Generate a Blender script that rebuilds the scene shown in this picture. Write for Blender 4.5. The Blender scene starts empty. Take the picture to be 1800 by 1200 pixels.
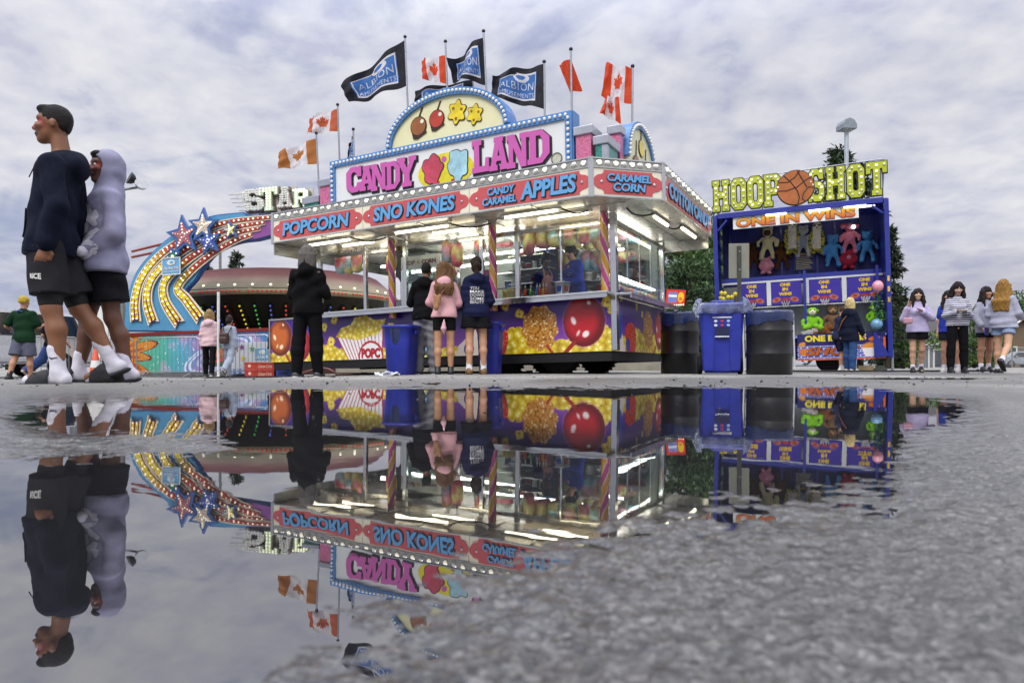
import bpy, bmesh, math, random
import numpy as np
from mathutils import Vector, Matrix, Euler
R = math.radians
SC = bpy.context.scene
COL = SC.collection
rng = np.random.default_rng(7)
random.seed(7)

# ------------------------------------------------------------------ camera, world, sun, exposure
CAM_H = 0.115
cd = bpy.data.cameras.new('camera'); cam = bpy.data.objects.new('camera', cd); COL.objects.link(cam)
cam.location = (0, 0, CAM_H); cam.rotation_euler = (R(90), 0, 0)
cd.sensor_width = 36; cd.lens = 24; cd.shift_y = 0.02444
cd.clip_start = 0.02; cd.clip_end = 3000
cd.dof.use_dof = True; cd.dof.focus_distance = 8.5; cd.dof.aperture_fstop = 10.0
SC.camera = cam
SC.view_settings.view_transform = 'Standard'; SC.view_settings.look = 'None'
SC.view_settings.exposure = 0.36; SC.view_settings.gamma = 1
SUN_EL, SUN_AZ = 48, 205            # behind the camera, a little to the left
ld = bpy.data.lights.new('sun', 'SUN'); ld.energy = 1.5; ld.angle = R(28); ld.color = (1, .96, .9)
sun = bpy.data.objects.new('sun', ld); COL.objects.link(sun)
_d = Vector((math.sin(R(SUN_AZ))*math.cos(R(SUN_EL)), math.cos(R(SUN_AZ))*math.cos(R(SUN_EL)), math.sin(R(SUN_EL))))
sun.rotation_euler = _d.to_track_quat('Z', 'Y').to_euler(); sun.location = _d*50
SC.cycles.max_bounces = 10; SC.cycles.transparent_max_bounces = 24; SC.cycles.glossy_bounces = 5
SC.cycles.caustics_reflective = False; SC.cycles.caustics_refractive = False
SC.cycles.sample_clamp_indirect = 6

W = bpy.data.worlds.new('World'); SC.world = W; W.use_nodes = True
def node(nt, kind, **kw):
    n = nt.nodes.new(kind)
    for k, v in kw.items(): setattr(n, k, v)
    return n
def lin(h, a=None):
    h = h.lstrip('#'); c = [int(h[i:i+2], 16)/255 for i in (0, 2, 4)]
    c = [x/12.92 if x <= .04045 else ((x+.055)/1.055)**2.4 for x in c]
    return c if a is None else tuple(c)+(a,)
def ramp(nt, src, stops):
    r = nt.nodes.new('ShaderNodeValToRGB'); e = r.color_ramp.elements
    while len(e) < len(stops): e.new(.5)
    for el, (p, c) in zip(e, stops):
        el.position = p; el.color = (c, c, c, 1) if isinstance(c, (int, float)) else tuple(c)[:3]+(1,)
    nt.links.new(src, r.inputs[0]); return r.outputs[0]
def mth(nt, op, a, b=None, c=None, clamp=False):
    m = nt.nodes.new('ShaderNodeMath'); m.operation = op; m.use_clamp = clamp
    for i, v in enumerate((a, b, c)):
        if v is None: continue
        if isinstance(v, (int, float)): m.inputs[i].default_value = v
        else: nt.links.new(v, m.inputs[i])
    return m.outputs[0]
def mixc(nt, f, a, b, mode='MIX'):
    m = nt.nodes.new('ShaderNodeMix'); m.data_type = 'RGBA'; m.blend_type = mode
    for i, v in ((0, f), (6, a), (7, b)):
        if isinstance(v, (int, float)): m.inputs[i].default_value = v
        elif isinstance(v, (tuple, list)): m.inputs[i].default_value = tuple(v)[:3]+(1,)
        else: nt.links.new(v, m.inputs[i])
    return m.outputs[2]
def noise(nt, vec, scale, detail=4, rough=.55, dist=0.0, dim='3D'):
    n = nt.nodes.new('ShaderNodeTexNoise'); n.noise_dimensions = dim
    n.inputs['Scale'].default_value = scale; n.inputs['Detail'].default_value = detail
    n.inputs['Roughness'].default_value = rough; n.inputs['Distortion'].default_value = dist
    if vec is not None: nt.links.new(vec, n.inputs['Vector'])
    return n.outputs[0]

def build_world():
    nt = W.node_tree; nt.nodes.clear(); L = nt.links.new
    out = node(nt, 'ShaderNodeOutputWorld'); bg = node(nt, 'ShaderNodeBackground'); L(bg.outputs[0], out.inputs[0])
    tc = node(nt, 'ShaderNodeTexCoord'); sep = node(nt, 'ShaderNodeSeparateXYZ'); L(tc.outputs['Generated'], sep.inputs[0])
    X, Y, Z = sep.outputs
    z = mth(nt, 'MAXIMUM', Z, 0.0)
    den = mth(nt, 'ADD', z, 0.21)
    cmb = node(nt, 'ShaderNodeCombineXYZ')
    L(mth(nt, 'DIVIDE', X, den), cmb.inputs[0]); L(mth(nt, 'DIVIDE', Y, den), cmb.inputs[1]); cmb.inputs[2].default_value = 3.7
    P = cmb.outputs[0]
    sky = node(nt, 'ShaderNodeTexSky'); sky.sky_type = 'NISHITA'; sky.sun_disc = False
    sky.sun_elevation = R(SUN_EL); sky.sun_rotation = R(SUN_AZ)
    blue = mixc(nt, 1.0, sky.outputs[0], (.11, .11, .11), 'MULTIPLY')
    blue = mixc(nt, .62, blue, lin('8f9cc8'))
    # cloud sheet: soft mottled cells with blue showing through a few thin spots
    n1 = noise(nt, P, 2.1, 7, .58, .5)
    n2 = noise(nt, P, .62, 4, .5, .2)
    n3 = noise(nt, P, 8.5, 4, .5, .2)
    s = mth(nt, 'ADD', mth(nt, 'MULTIPLY', n1, .42), mth(nt, 'MULTIPLY', n3, .58))
    tone = ramp(nt, s, [(.37, lin('b2b6d6')), (.44, lin('cdd0e2')), (.52, lin('dfe1eb')), (.62, lin('f4f3f6'))])
    big = ramp(nt, n2, [(.34, lin('b4b7ca')), (.5, lin('dbdde8')), (.66, lin('f4f4f7'))])
    cloud = mixc(nt, .40, tone, big)
    thin = mth(nt, 'ADD', mth(nt, 'MULTIPLY', n1, .6), mth(nt, 'MULTIPLY', n2, .4))
    leftish = mth(nt, 'MULTIPLY', X, -.10)                       # more breaks towards the left
    thin = mth(nt, 'SUBTRACT', thin, leftish)
    gap = ramp(nt, thin, [(.37, .5), (.44, 0.0)])
    col = mixc(nt, gap, cloud, blue)
    # low grey-blue bank far off
    bank = ramp(nt, mth(nt, 'ADD', z, mth(nt, 'MULTIPLY', n2, .10)), [(.09, .65), (.24, 0.0)])
    side = ramp(nt, X, [(.22, lin('a2aac8')), (.40, lin('d8d6e0')), (.6, lin('c9c8d6')), (.8, lin('b2b2c0'))])
    side.node.color_ramp.interpolation = 'EASE'
    xs = mth(nt, 'MULTIPLY_ADD', X, .5, .5); nt.links.new(xs, side.node.inputs[0])
    col = mixc(nt, bank, col, side)
    # overcast sky is brighter overhead than towards the horizon
    gain = ramp(nt, z, [(.36, .735), (.62, 1.0)])
    st = mth(nt, 'MULTIPLY', gain, mth(nt, 'MULTIPLY_ADD', ramp(nt, z, [(.42, 0.0), (.85, 1.0)]), 1.3, 1.0))
    low = ramp(nt, Z, [(0.0, 0.0), (.001, 1.0)])
    L(mixc(nt, low, lin('6a6a70'), col), bg.inputs[0]); L(st, bg.inputs[1])
build_world()

# ------------------------------------------------------------------ pixels of the survey photo -> metres
F_PX = 1200.0; CX, HOR = 900.0, 644.0
def pp(px, py, d): return Vector(((px-CX)/F_PX*d, d, CAM_H+(HOR-py)/F_PX*d))
def sstep(a, b, x):
    t = np.clip((x-a)/(b-a), 0, 1); return t*t*(3-2*t)
def gz(x, y):                                         # the lot falls away gently to the far left
    return float(.006 - .025*np.clip(-x-1, 0, 7)*sstep(5, 11, y))
def gp(px, d):
    x = (px-CX)/F_PX*d; return Vector((x, d, gz(x, d)))

# ------------------------------------------------------------------ materials
MATS = {}
def M(name, hexc='808080', rough=.5, metal=0.0, var=.18, vs=9.0, bump=0.0, bs=60.0, emit=0.0, coat=0.0, spec=.5, dirt=0.0, sub=0.0, ecol=None):
    if name in MATS: return MATS[name]
    m = bpy.data.materials.new(name); m.use_nodes = True; nt = m.node_tree; b = nt.nodes['Principled BSDF']; L = nt.links.new
    c = lin(hexc)
    tc = node(nt, 'ShaderNodeTexCoord'); vec = tc.outputs['Object']
    n = noise(nt, vec, vs, 5, .6)
    f = ramp(nt, n, [(.3, max(0, 1-var)), (.7, 1+var*.55)])
    col = mixc(nt, 1.0, c, f, 'MULTIPLY')
    if dirt:
        n2 = noise(nt, vec, 2.3, 6, .7)
        col = mixc(nt, mth(nt, 'MULTIPLY', ramp(nt, n2, [(.5, 0), (.72, 1)]), dirt), col, lin('4a4238'))
    L(col, b.inputs['Base Color'])
    L(ramp(nt, noise(nt, vec, vs*2.3, 4), [(.25, max(.02, rough-.12)), (.75, min(1, rough+.12))]), b.inputs['Roughness'])
    b.inputs['Metallic'].default_value = metal
    b.inputs['Specular IOR Level'].default_value = spec
    if coat: b.inputs['Coat Weight'].default_value = coat; b.inputs['Coat Roughness'].default_value = .12
    if sub: b.inputs['Subsurface Weight'].default_value = sub; b.inputs['Subsurface Radius'].default_value = (.012, .005, .003); b.inputs['Subsurface Scale'].default_value = 1.0
    if emit:
        b.inputs['Emission Color'].default_value = tuple(lin(ecol or hexc))+(1,); b.inputs['Emission Strength'].default_value = emit
    if bump:
        bn = node(nt, 'ShaderNodeBump'); bn.inputs['Strength'].default_value = min(1, bump); bn.inputs['Distance'].default_value = .02
        L(noise(nt, vec, bs, 5, .6), bn.inputs['Height']); L(bn.outputs[0], b.inputs['Normal'])
    MATS[name] = m; return m
def VC(name, rough=.5, bump=0.0, bs=60.0, coat=0.0, sub=0.0, metal=0.0, var=.1, vs=14.0, trans=0.0, emit=0.0):
    """colour comes from the mesh's own colour attribute (printed panels, dyed plush, skin)"""
    if name in MATS: return MATS[name]
    m = bpy.data.materials.new(name); m.use_nodes = True; nt = m.node_tree; b = nt.nodes['Principled BSDF']; L = nt.links.new
    at = node(nt, 'ShaderNodeAttribute'); at.attribute_name = 'Col'
    tc = node(nt, 'ShaderNodeTexCoord'); vec = tc.outputs['Object']
    f = ramp(nt, noise(nt, vec, vs, 5, .6), [(.3, 1-var), (.7, 1+var*.5)])
    col = mixc(nt, 1.0, at.outputs[0], f, 'MULTIPLY'); L(col, b.inputs['Base Color'])
    b.inputs['Roughness'].default_value = rough; b.inputs['Metallic'].default_value = metal
    if coat: b.inputs['Coat Weight'].default_value = coat; b.inputs['Coat Roughness'].default_value = .15
    if sub: b.inputs['Subsurface Weight'].default_value = sub; b.inputs['Subsurface Radius'].default_value = (.012, .005, .003); b.inputs['Subsurface Scale'].default_value = 1.0
    if emit: L(col, b.inputs['Emission Color']); b.inputs['Emission Strength'].default_value = emit
    if bump:
        bn = node(nt, 'ShaderNodeBump'); bn.inputs['Strength'].default_value = min(1, bump); bn.inputs['Distance'].default_value = .015
        L(noise(nt, vec, bs, 4, .6), bn.inputs['Height']); L(bn.outputs[0], b.inputs['Normal'])
    if trans:
        tb = node(nt, 'ShaderNodeBsdfTransparent'); mx = node(nt, 'ShaderNodeMixShader'); mx.inputs[0].default_value = trans
        L(b.outputs[0], mx.inputs[1]); L(tb.outputs[0], mx.inputs[2]); L(mx.outputs[0], nt.nodes['Material Output'].inputs[0])
    MATS[name] = m; return m
def GLASS(name, tint='ffffff', refl=1.0, film=0.0, filmc='c8d0e0', rough=.03, bump=0.0):
    if name in MATS: return MATS[name]
    m = bpy.data.materials.new(name); m.use_nodes = True; nt = m.node_tree; nt.nodes.remove(nt.nodes['Principled BSDF']); L = nt.links.new
    tb = node(nt, 'ShaderNodeBsdfTransparent'); tb.inputs[0].default_value = lin(tint, 1)
    gl = node(nt, 'ShaderNodeBsdfGlossy'); gl.inputs['Roughness'].default_value = rough
    fr = node(nt, 'ShaderNodeFresnel'); fr.inputs[0].default_value = 1.45
    mx = node(nt, 'ShaderNodeMixShader'); L(mth(nt, 'MULTIPLY', fr.outputs[0], refl, clamp=True), mx.inputs[0]); L(tb.outputs[0], mx.inputs[1]); L(gl.outputs[0], mx.inputs[2])
    res = mx.outputs[0]
    tc = node(nt, 'ShaderNodeTexCoord')
    if film:
        df = node(nt, 'ShaderNodeBsdfDiffuse'); df.inputs[0].default_value = lin(filmc, 1)
        m2 = node(nt, 'ShaderNodeMixShader')
        L(mth(nt, 'MULTIPLY', ramp(nt, noise(nt, tc.outputs['Object'], 9, 6, .65, 1.2), [(.35, .2), (.7, 1.0)]), film), m2.inputs[0]); L(res, m2.inputs[1]); L(df.outputs[0], m2.inputs[2]); res = m2.outputs[0]
    if bump:
        bn = node(nt, 'ShaderNodeBump'); bn.inputs['Strength'].default_value = bump; bn.inputs['Distance'].default_value = .03
        L(noise(nt, tc.outputs['Object'], 14, 5, .6, 1.0), bn.inputs['Height']); L(bn.outputs[0], gl.inputs['Normal']); L(bn.outputs[0], fr.inputs['Normal'])
    L(res, nt.nodes['Material Output'].inputs[0])
    MATS[name] = m; return m

# ------------------------------------------------------------------ objects
def meta(o, label=None, cat=None, group=None, kind=None):
    if label: o['label'] = label
    if cat: o['category'] = cat
    if group: o['group'] = group
    if kind: o['kind'] = kind
    return o
def thing(name, label, cat, loc=(0, 0, 0), rot=(0, 0, 0), group=None):
    o = bpy.data.objects.new(name, None); COL.objects.link(o); o.empty_display_size = .1
    o.location = loc; o.rotation_euler = rot if hasattr(rot, '__len__') else (0, 0, rot)
    return meta(o, label, cat, group, 'thing')
def kids(o): return [c for c in COL.objects if c.parent == o]
def copy_tree(o, loc=None, rot=None, label=None, kidmap=None):
    """a copy of a thing with copies of its parts and sub-parts"""
    if kidmap is None:
        kidmap = {}
        for c in COL.objects:
            if c.parent: kidmap.setdefault(c.parent.name, []).append(c)
    def cp(src, par):
        n = src.copy(); COL.objects.link(n)
        if par is not None: n.parent = par
        for ch in kidmap.get(src.name, []): cp(ch, n)
        return n
    n = cp(o, None)
    if loc is not None: n.location = loc
    if rot is not None: n.rotation_euler = rot
    if label: n['label'] = label
    return n

def mesh_obj(name, V, F, mats, parent=None, mi=None, col=None, smooth=False, T=None):
    me = bpy.data.meshes.new(name)
    V = np.asarray(V, dtype=np.float64).reshape(-1, 3)
    if T is not None:
        A = np.array(T); V = V @ A[:3, :3].T + A[:3, 3]
    if isinstance(F, np.ndarray):
        n, k = F.shape
        me.vertices.add(len(V)); me.vertices.foreach_set('co', V.astype(np.float32).ravel())
        me.loops.add(n*k); me.loops.foreach_set('vertex_index', F.astype(np.int32).ravel())
        me.polygons.add(n); me.polygons.foreach_set('loop_start', np.arange(0, n*k, k, dtype=np.int32))
        try: me.polygons.foreach_set('loop_total', np.full(n, k, dtype=np.int32))
        except Exception: pass
        me.update(calc_edges=True)
    else:
        me.from_pydata([tuple(v) for v in V], [], F)
    if not isinstance(mats, (list, tuple)): mats = [mats]
    for m in mats: me.materials.append(m)
    if mi is not None: me.polygons.foreach_set('material_index', np.asarray(mi, dtype=np.int32))
    if smooth is True: me.polygons.foreach_set('use_smooth', np.ones(len(me.polygons), dtype=bool))
    elif smooth is not False: me.polygons.foreach_set('use_smooth', np.asarray(smooth, dtype=bool))
    if col is not None:
        a = me.color_attributes.new('Col', 'FLOAT_COLOR', 'POINT')
        c = np.ones((len(V), 4), dtype=np.float32); c[:, :3] = col
        a.data.foreach_set('color', c.ravel())
    me.update()
    o = bpy.data.objects.new(name, me); COL.objects.link(o)
    if parent is not None: o.parent = parent
    return o

class MB:
    """collects shapes into one mesh"""
    def __init__(s): s.V = []; s.F = []; s.mi = []; s.sm = []; s.n = 0
    def geo(s, V, F, T=None, m=0, sm=False):
        V = np.asarray(V, dtype=float).reshape(-1, 3)
        if T is not None:
            A = np.array(T); V = V @ A[:3, :3].T + A[:3, 3]
        s.V.append(V); n = s.n
        for f in F: s.F.append(tuple(int(i)+n for i in f)); s.mi.append(m); s.sm.append(sm)
        s.n += len(V); return s
    def box(s, lo, hi, T=None, m=0, bev=0.0):
        x0, y0, z0 = lo; x1, y1, z1 = hi
        if x0 > x1: x0, x1 = x1, x0
        if y0 > y1: y0, y1 = y1, y0
        if z0 > z1: z0, z1 = z1, z0
        if bev:
            bm = bmesh.new(); bmesh.ops.create_cube(bm, size=1)
            for v in bm.verts: v.co = ((x0+x1)/2+v.co.x*(x1-x0), (y0+y1)/2+v.co.y*(y1-y0), (z0+z1)/2+v.co.z*(z1-z0))
            bmesh.ops.bevel(bm, geom=bm.edges[:], offset=bev, segments=2, affect='EDGES', profile=.5)
            bm.verts.index_update(); s.geo([v.co[:] for v in bm.verts], [[v.index for v in f.verts] for f in bm.faces], T, m); bm.free(); return s
        V = [(x0, y0, z0), (x1, y0, z0), (x1, y1, z0), (x0, y1, z0), (x0, y0, z1), (x1, y0, z1), (x1, y1, z1), (x0, y1, z1)]
        return s.geo(V, [(3, 2, 1, 0), (4, 5, 6, 7), (0, 1, 5, 4), (1, 2, 6, 5), (2, 3, 7, 6), (3, 0, 4, 7)], T, m)
    def prism(s, pts, z0, z1, T=None, m=0):
        n = len(pts); V = [(p[0], p[1], z0) for p in pts]+[(p[0], p[1], z1) for p in pts]
        F = [tuple(range(n-1, -1, -1)), tuple(range(n, 2*n))]+[(i, (i+1) % n, n+(i+1) % n, n+i) for i in range(n)]
        return s.geo(V, F, T, m)
    def lathe(s, prof, seg=16, T=None, m=0, cap=True, sm=True):
        V = []; F = []
        for r, z in prof:
            for k in range(seg):
                a = 2*math.pi*k/seg; V.append((r*math.cos(a), r*math.sin(a), z))
        for i in range(len(prof)-1):
            for k in range(seg):
                k2 = (k+1) % seg; F.append((i*seg+k, i*seg+k2, (i+1)*seg+k2, (i+1)*seg+k))
        s.geo(V, F, T, m, sm)
        if cap:
            n = len(prof)
            s.geo(V[:seg], [tuple(range(seg-1, -1, -1))], T, m); s.geo(V[(n-1)*seg:], [tuple(range(seg))], T, m)
        return s
    def tube(s, pts, r, seg=8, T=None, m=0, r1=None, cap=True):
        P = [Vector(p) for p in pts]; n = len(P); V = []; F = []
        up = Vector((0, 0, 1))
        t0 = (P[1]-P[0]).normalized()
        if abs(t0.dot(up)) > .95: up = Vector((1, 0, 0))
        for i, p in enumerate(P):
            t = (P[min(i+1, n-1)]-P[max(i-1, 0)]).normalized()
            a = t.cross(up)
            if a.length < 1e-5: a = t.cross(Vector((0, 1, 0)))
            a.normalize(); b = a.cross(t).normalized(); up = b
            rr = r if r1 is None else r+(r1-r)*i/max(1, n-1)
            for k in range(seg):
                th = 2*math.pi*k/seg; V.append(p+a*(rr*math.cos(th))+b*(rr*math.sin(th)))
        for i in range(n-1):
            for k in range(seg):
                k2 = (k+1) % seg; F.append((i*seg+k, (i+1)*seg+k, (i+1)*seg+k2, i*seg+k2))
        s.geo([v[:] for v in V], F, T, m, True)
        if cap:
            s.geo([v[:] for v in V[:seg]], [tuple(range(seg))], T, m); s.geo([v[:] for v in V[-seg:]], [tuple(range(seg-1, -1, -1))], T, m)
        return s
    def ball(s, c, r, seg=12, T=None, m=0):
        if not hasattr(r, '__len__'): r = (r, r, r)
        V = []; F = []; ring = seg//2
        for i in range(ring+1):
            ph = math.pi*i/ring
            for k in range(seg):
                a = 2*math.pi*k/seg; V.append((c[0]+r[0]*math.sin(ph)*math.cos(a), c[1]+r[1]*math.sin(ph)*math.sin(a), c[2]+r[2]*math.cos(ph)))
        for i in range(ring):
            for k in range(seg):
                k2 = (k+1) % seg; F.append((i*seg+k, (i+1)*seg+k, (i+1)*seg+k2, i*seg+k2))
        return s.geo(V, F, T, m, True)
    def build(s, name, mats, parent=None, T=None):
        return mesh_obj(name, np.concatenate(s.V), s.F, mats, parent, s.mi, None, s.sm, T)

# ------------------------------------------------------------------ flat shapes and lettering (x right, z up, facing -y)
def _curve_geo(cu):
    o = bpy.data.objects.new('tmp', cu); me = bpy.data.meshes.new_from_object(o)
    V = np.zeros(len(me.vertices)*3); me.vertices.foreach_get('co', V); V = V.reshape(-1, 3)
    F = [tuple(p.vertices) for p in me.polygons]
    bpy.data.objects.remove(o); bpy.data.meshes.remove(me); bpy.data.curves.remove(cu)
    return np.stack([V[:, 0], -V[:, 2], V[:, 1]], 1), F
def flat(loops, depth=.01, grow=0.0):
    """filled outline (holes allowed), depth/2 either side of y=0"""
    cu = bpy.data.curves.new('tmp', 'CURVE'); cu.dimensions = '2D'; cu.fill_mode = 'BOTH'; cu.extrude = depth/2; cu.offset = grow
    for lp in loops:
        sp = cu.splines.new('POLY'); sp.points.add(len(lp)-1)
        for q, p in zip(sp.points, lp): q.co = (p[0], p[1], 0, 1)
        sp.use_cyclic_u = True
    return _curve_geo(cu)
def text(s, w=None, h=None, bold=.02, depth=.008, shear=0.0, space=1.0):
    cu = bpy.data.curves.new('tmp', 'FONT'); cu.body = s; cu.size = 1; cu.offset = bold; cu.extrude = .5 if depth else 0; cu.shear = shear; cu.space_character = space; cu.fill_mode = 'BOTH'
    cu.resolution_u = 3
    V, F = _curve_geo(cu)
    lo, hi = V.min(0), V.max(0)
    sx = w/(hi[0]-lo[0]) if w else None; sz = h/(hi[2]-lo[2]) if h else None
    sx = sx or sz; sz = sz or sx
    V = np.stack([(V[:, 0]-lo[0])*sx, V[:, 1]*depth, (V[:, 2]-lo[2])*sz], 1)
    return V, F
def geo_obj(name, geo, mat, parent=None, T=None): return mesh_obj(name, geo[0], geo[1], mat, parent, T=T)
def Tr(x, y, z): return Matrix.Translation((x, y, z))
def Rz(a): return Matrix.Rotation(a, 4, 'Z')
def Ry(a): return Matrix.Rotation(a, 4, 'Y')
def Rx(a): return Matrix.Rotation(a, 4, 'X')
def circ(cx, cy, r, n=24, r2=None, a0=0): return [(cx+r*math.cos(a0+2*math.pi*i/n), cy+(r2 or r)*math.sin(a0+2*math.pi*i/n)) for i in range(n)]
def star(cx, cy, r, ri=.42, n=5, a0=math.pi/2): return [(cx+(r if i % 2 == 0 else r*ri)*math.cos(a0+math.pi*i/n), cy+(r if i % 2 == 0 else r*ri)*math.sin(a0+math.pi*i/n)) for i in range(2*n)]

# ------------------------------------------------------------------ printed artwork: a fine grid with a colour per point
def inpoly(P, x, y):
    r = np.zeros(x.shape, bool); n = len(P); j = n-1
    for i in range(n):
        xi, yi = P[i]; xj, yj = P[j]
        c = ((yi > y) != (yj > y)) & (x < (xj-xi)*(y-yi)/((yj-yi) or 1e-9)+xi); r ^= c; j = i
    return r
def hash2(ix, iy, sd=0):
    n = (ix.astype(np.int64)*374761393+iy.astype(np.int64)*668265263+sd*1442695041) & 0xffffffff
    n = ((n ^ (n >> 13))*1274126177) & 0xffffffff; return ((n ^ (n >> 16)) & 0xffff)/65535.0
def vnoise(x, y, sd=0):
    ix, iy = np.floor(x), np.floor(y); fx, fy = x-ix, y-iy; fx = fx*fx*(3-2*fx); fy = fy*fy*(3-2*fy)
    a = hash2(ix, iy, sd); b = hash2(ix+1, iy, sd); c = hash2(ix, iy+1, sd); d = hash2(ix+1, iy+1, sd)
    return (a*(1-fx)+b*fx)*(1-fy)+(c*(1-fx)+d*fx)*fy
def fbm(x, y, o=4, sd=0):
    s = 0; a = .5; t = 0
    for i in range(o): s = s+a*vnoise(x, y, sd+i); t += a; a *= .5; x = x*2.03+13.1; y = y*2.03+7.7
    return s/t
def worley(x, y, sd=0):
    ix, iy = np.floor(x), np.floor(y); best = np.full(x.shape, 9.0); idv = np.zeros(x.shape)
    for dx in (-1, 0, 1):
        for dy in (-1, 0, 1):
            cx, cy = ix+dx, iy+dy; px_ = cx+hash2(cx, cy, sd); py_ = cy+hash2(cx, cy, sd+5)
            d = (x-px_)**2+(y-py_)**2; k = d < best; best = np.where(k, d, best); idv = np.where(k, hash2(cx, cy, sd+9), idv)
    return np.sqrt(best), idv
class Canvas:
    def __init__(s, w, h, step, bg='ffffff'):
        s.w, s.h = w, h; s.nx, s.nz = max(2, int(w/step)+1), max(2, int(h/step)+1)
        s.x, s.z = np.meshgrid(np.linspace(0, w, s.nx), np.linspace(0, h, s.nz)); s.c = np.zeros(s.x.shape+(3,)); s.c[:] = lin(bg)
    def put(s, mask, hexc, a=1.0):
        c = np.array(lin(hexc)) if isinstance(hexc, str) else hexc
        m = (mask*a)[..., None] if mask.dtype != bool else (mask.astype(float)*a)[..., None]
        s.c = s.c*(1-m)+c*m
    def poly(s, P, hexc, a=1.0): s.put(inpoly(P, s.x, s.z), hexc, a)
    def ell(s, cx, cz, rx, rz, hexc, a=1.0, rot=0.0, soft=0.0):
        dx, dz = s.x-cx, s.z-cz; c, n = math.cos(rot), math.sin(rot); u = (dx*c+dz*n)/rx; v = (-dx*n+dz*c)/rz; d = np.sqrt(u*u+v*v)
        s.put(np.clip((1-d)/soft, 0, 1) if soft else d < 1, hexc, a); return d
    def line(s, a, b, wd, hexc, al=1.0):
        ax, az = a; bx, bz = b; dx, dz = bx-ax, bz-az; t = np.clip(((s.x-ax)*dx+(s.z-az)*dz)/(dx*dx+dz*dz+1e-9), 0, 1)
        s.put(np.hypot(s.x-ax-t*dx, s.z-az-t*dz) < wd/2, hexc, al)
    def obj(s, name, mat, parent, T=None, depth=.004, fn=None):
        V = np.stack([s.x.ravel(), np.zeros(s.x.size), s.z.ravel()], 1)
        if fn is not None: V = fn(V)
        i = np.arange((s.nz-1)*s.nx).reshape(s.nz-1, s.nx)[:, :-1].ravel()
        F = np.stack([i, i+1, i+1+s.nx, i+s.nx], 1)
        return mesh_obj(name, V, F, mat, parent, col=s.c.reshape(-1, 3), smooth=True, T=T)

# ------------------------------------------------------------------ soft bodies: smooth union of rounded primitives, meshed by surface nets
def smin(a, b, k):
    h = np.clip(k-np.abs(a-b), 0, None)/k; return np.minimum(a, b)-h*h*k*.25
class Sdf:
    def __init__(s, k=.03): s.p = []; s.k = k
    def cone(s, a, b, ra, rb=None, k=None, fl=None, op='+', m=None):
        s.p.append(('c', np.array(a, float), np.array(b, float), ra, ra if rb is None else rb, k or s.k, fl, op)); return s
    def chain(s, pts, rs, **kw):
        for i in range(len(pts)-1): s.cone(pts[i], pts[i+1], rs[i], rs[i+1], **kw)
        return s
    def ell(s, c, r, rot=None, k=None, op='+'):
        if not hasattr(r, '__len__'): r = (r, r, r)
        s.p.append(('e', np.array(c, float), np.array(r, float), None if rot is None else np.array(rot)[:3, :3], 0, k or s.k, None, op)); return s
    def boxp(s, c, r, rot=None, k=None, op='+', rd=.01):
        s.p.append(('b', np.array(c, float), np.array(r, float), None if rot is None else np.array(rot)[:3, :3], rd, k or s.k, None, op)); return s
    def bounds(s, p):
        if p[0] == 'c':
            r = max(p[3], p[4])*(max(1, p[6][1]) if p[6] else 1); return np.minimum(p[1], p[2])-r, np.maximum(p[1], p[2])+r
        r = p[2] if p[3] is None else np.full(3, np.linalg.norm(p[2]) if p[0] == 'b' else p[2].max()); return p[1]-r, p[1]+r
    def dist(s, p, X):
        if p[0] == 'c':
            a, b, ra, rb, fl = p[1], p[2], p[3], p[4], p[6]
            q = X-a; ba = b-a
            if fl is not None:
                ax, f = np.array(fl[0], float), fl[1]; q = q+(q@ax)[..., None]*ax*(1/f-1); ba = ba+(ba@ax)*ax*(1/f-1)
            t = np.clip((q@ba)/(ba@ba+1e-12), 0, 1); d = np.linalg.norm(q-t[..., None]*ba, axis=-1)-(ra+(rb-ra)*t)
            return d*(min(1, fl[1]) if fl is not None else 1)
        q = X-p[1]
        if p[3] is not None: q = q@p[3]
        if p[0] == 'e':
            k0 = np.linalg.norm(q/p[2], axis=-1); k1 = np.linalg.norm(q/(p[2]**2), axis=-1); return k0*(k0-1)/(k1+1e-9)
        q = np.abs(q)-(p[2]-p[4]); return np.linalg.norm(np.maximum(q, 0), axis=-1)+np.minimum(q.max(-1), 0)-p[4]
    def mesh(s, h=.01, disp=None, clip=None):
        B = [s.bounds(p) for p in s.p if p[7] == '+']; mg = max(.04, 3*h)
        lo = np.min([b[0] for b in B], 0)-mg; hi = np.max([b[1] for b in B], 0)+mg
        n = np.ceil((hi-lo)/h).astype(int)+1
        ax = [lo[i]+h*np.arange(n[i]) for i in range(3)]
        Fd = np.full(n, mg, dtype=np.float32)
        for p in s.p:
            b0, b1 = s.bounds(p); e = mg+p[5]
            i0 = np.clip(((b0-e-lo)/h).astype(int), 0, n); i1 = np.clip(np.ceil((b1+e-lo)/h).astype(int)+1, 0, n)
            if (i1 <= i0).any(): continue
            sl = tuple(slice(i0[i], i1[i]) for i in range(3))
            X = np.stack(np.meshgrid(*[ax[i][sl[i]] for i in range(3)], indexing='ij'), -1)
            d = s.dist(p, X)
            if p[7] == '+': Fd[sl] = smin(Fd[sl], d, p[5])
            else: Fd[sl] = -smin(-Fd[sl], d, p[5])
        if disp is not None or clip is not None:
            X = np.stack(np.meshgrid(*ax, indexing='ij'), -1)
            if disp is not None: Fd = Fd+disp(X[..., 0], X[..., 1], X[..., 2])
            if clip is not None: Fd = np.maximum(Fd, clip(X[..., 0], X[..., 1], X[..., 2]))
        return surfnet(Fd, lo, h)
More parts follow.
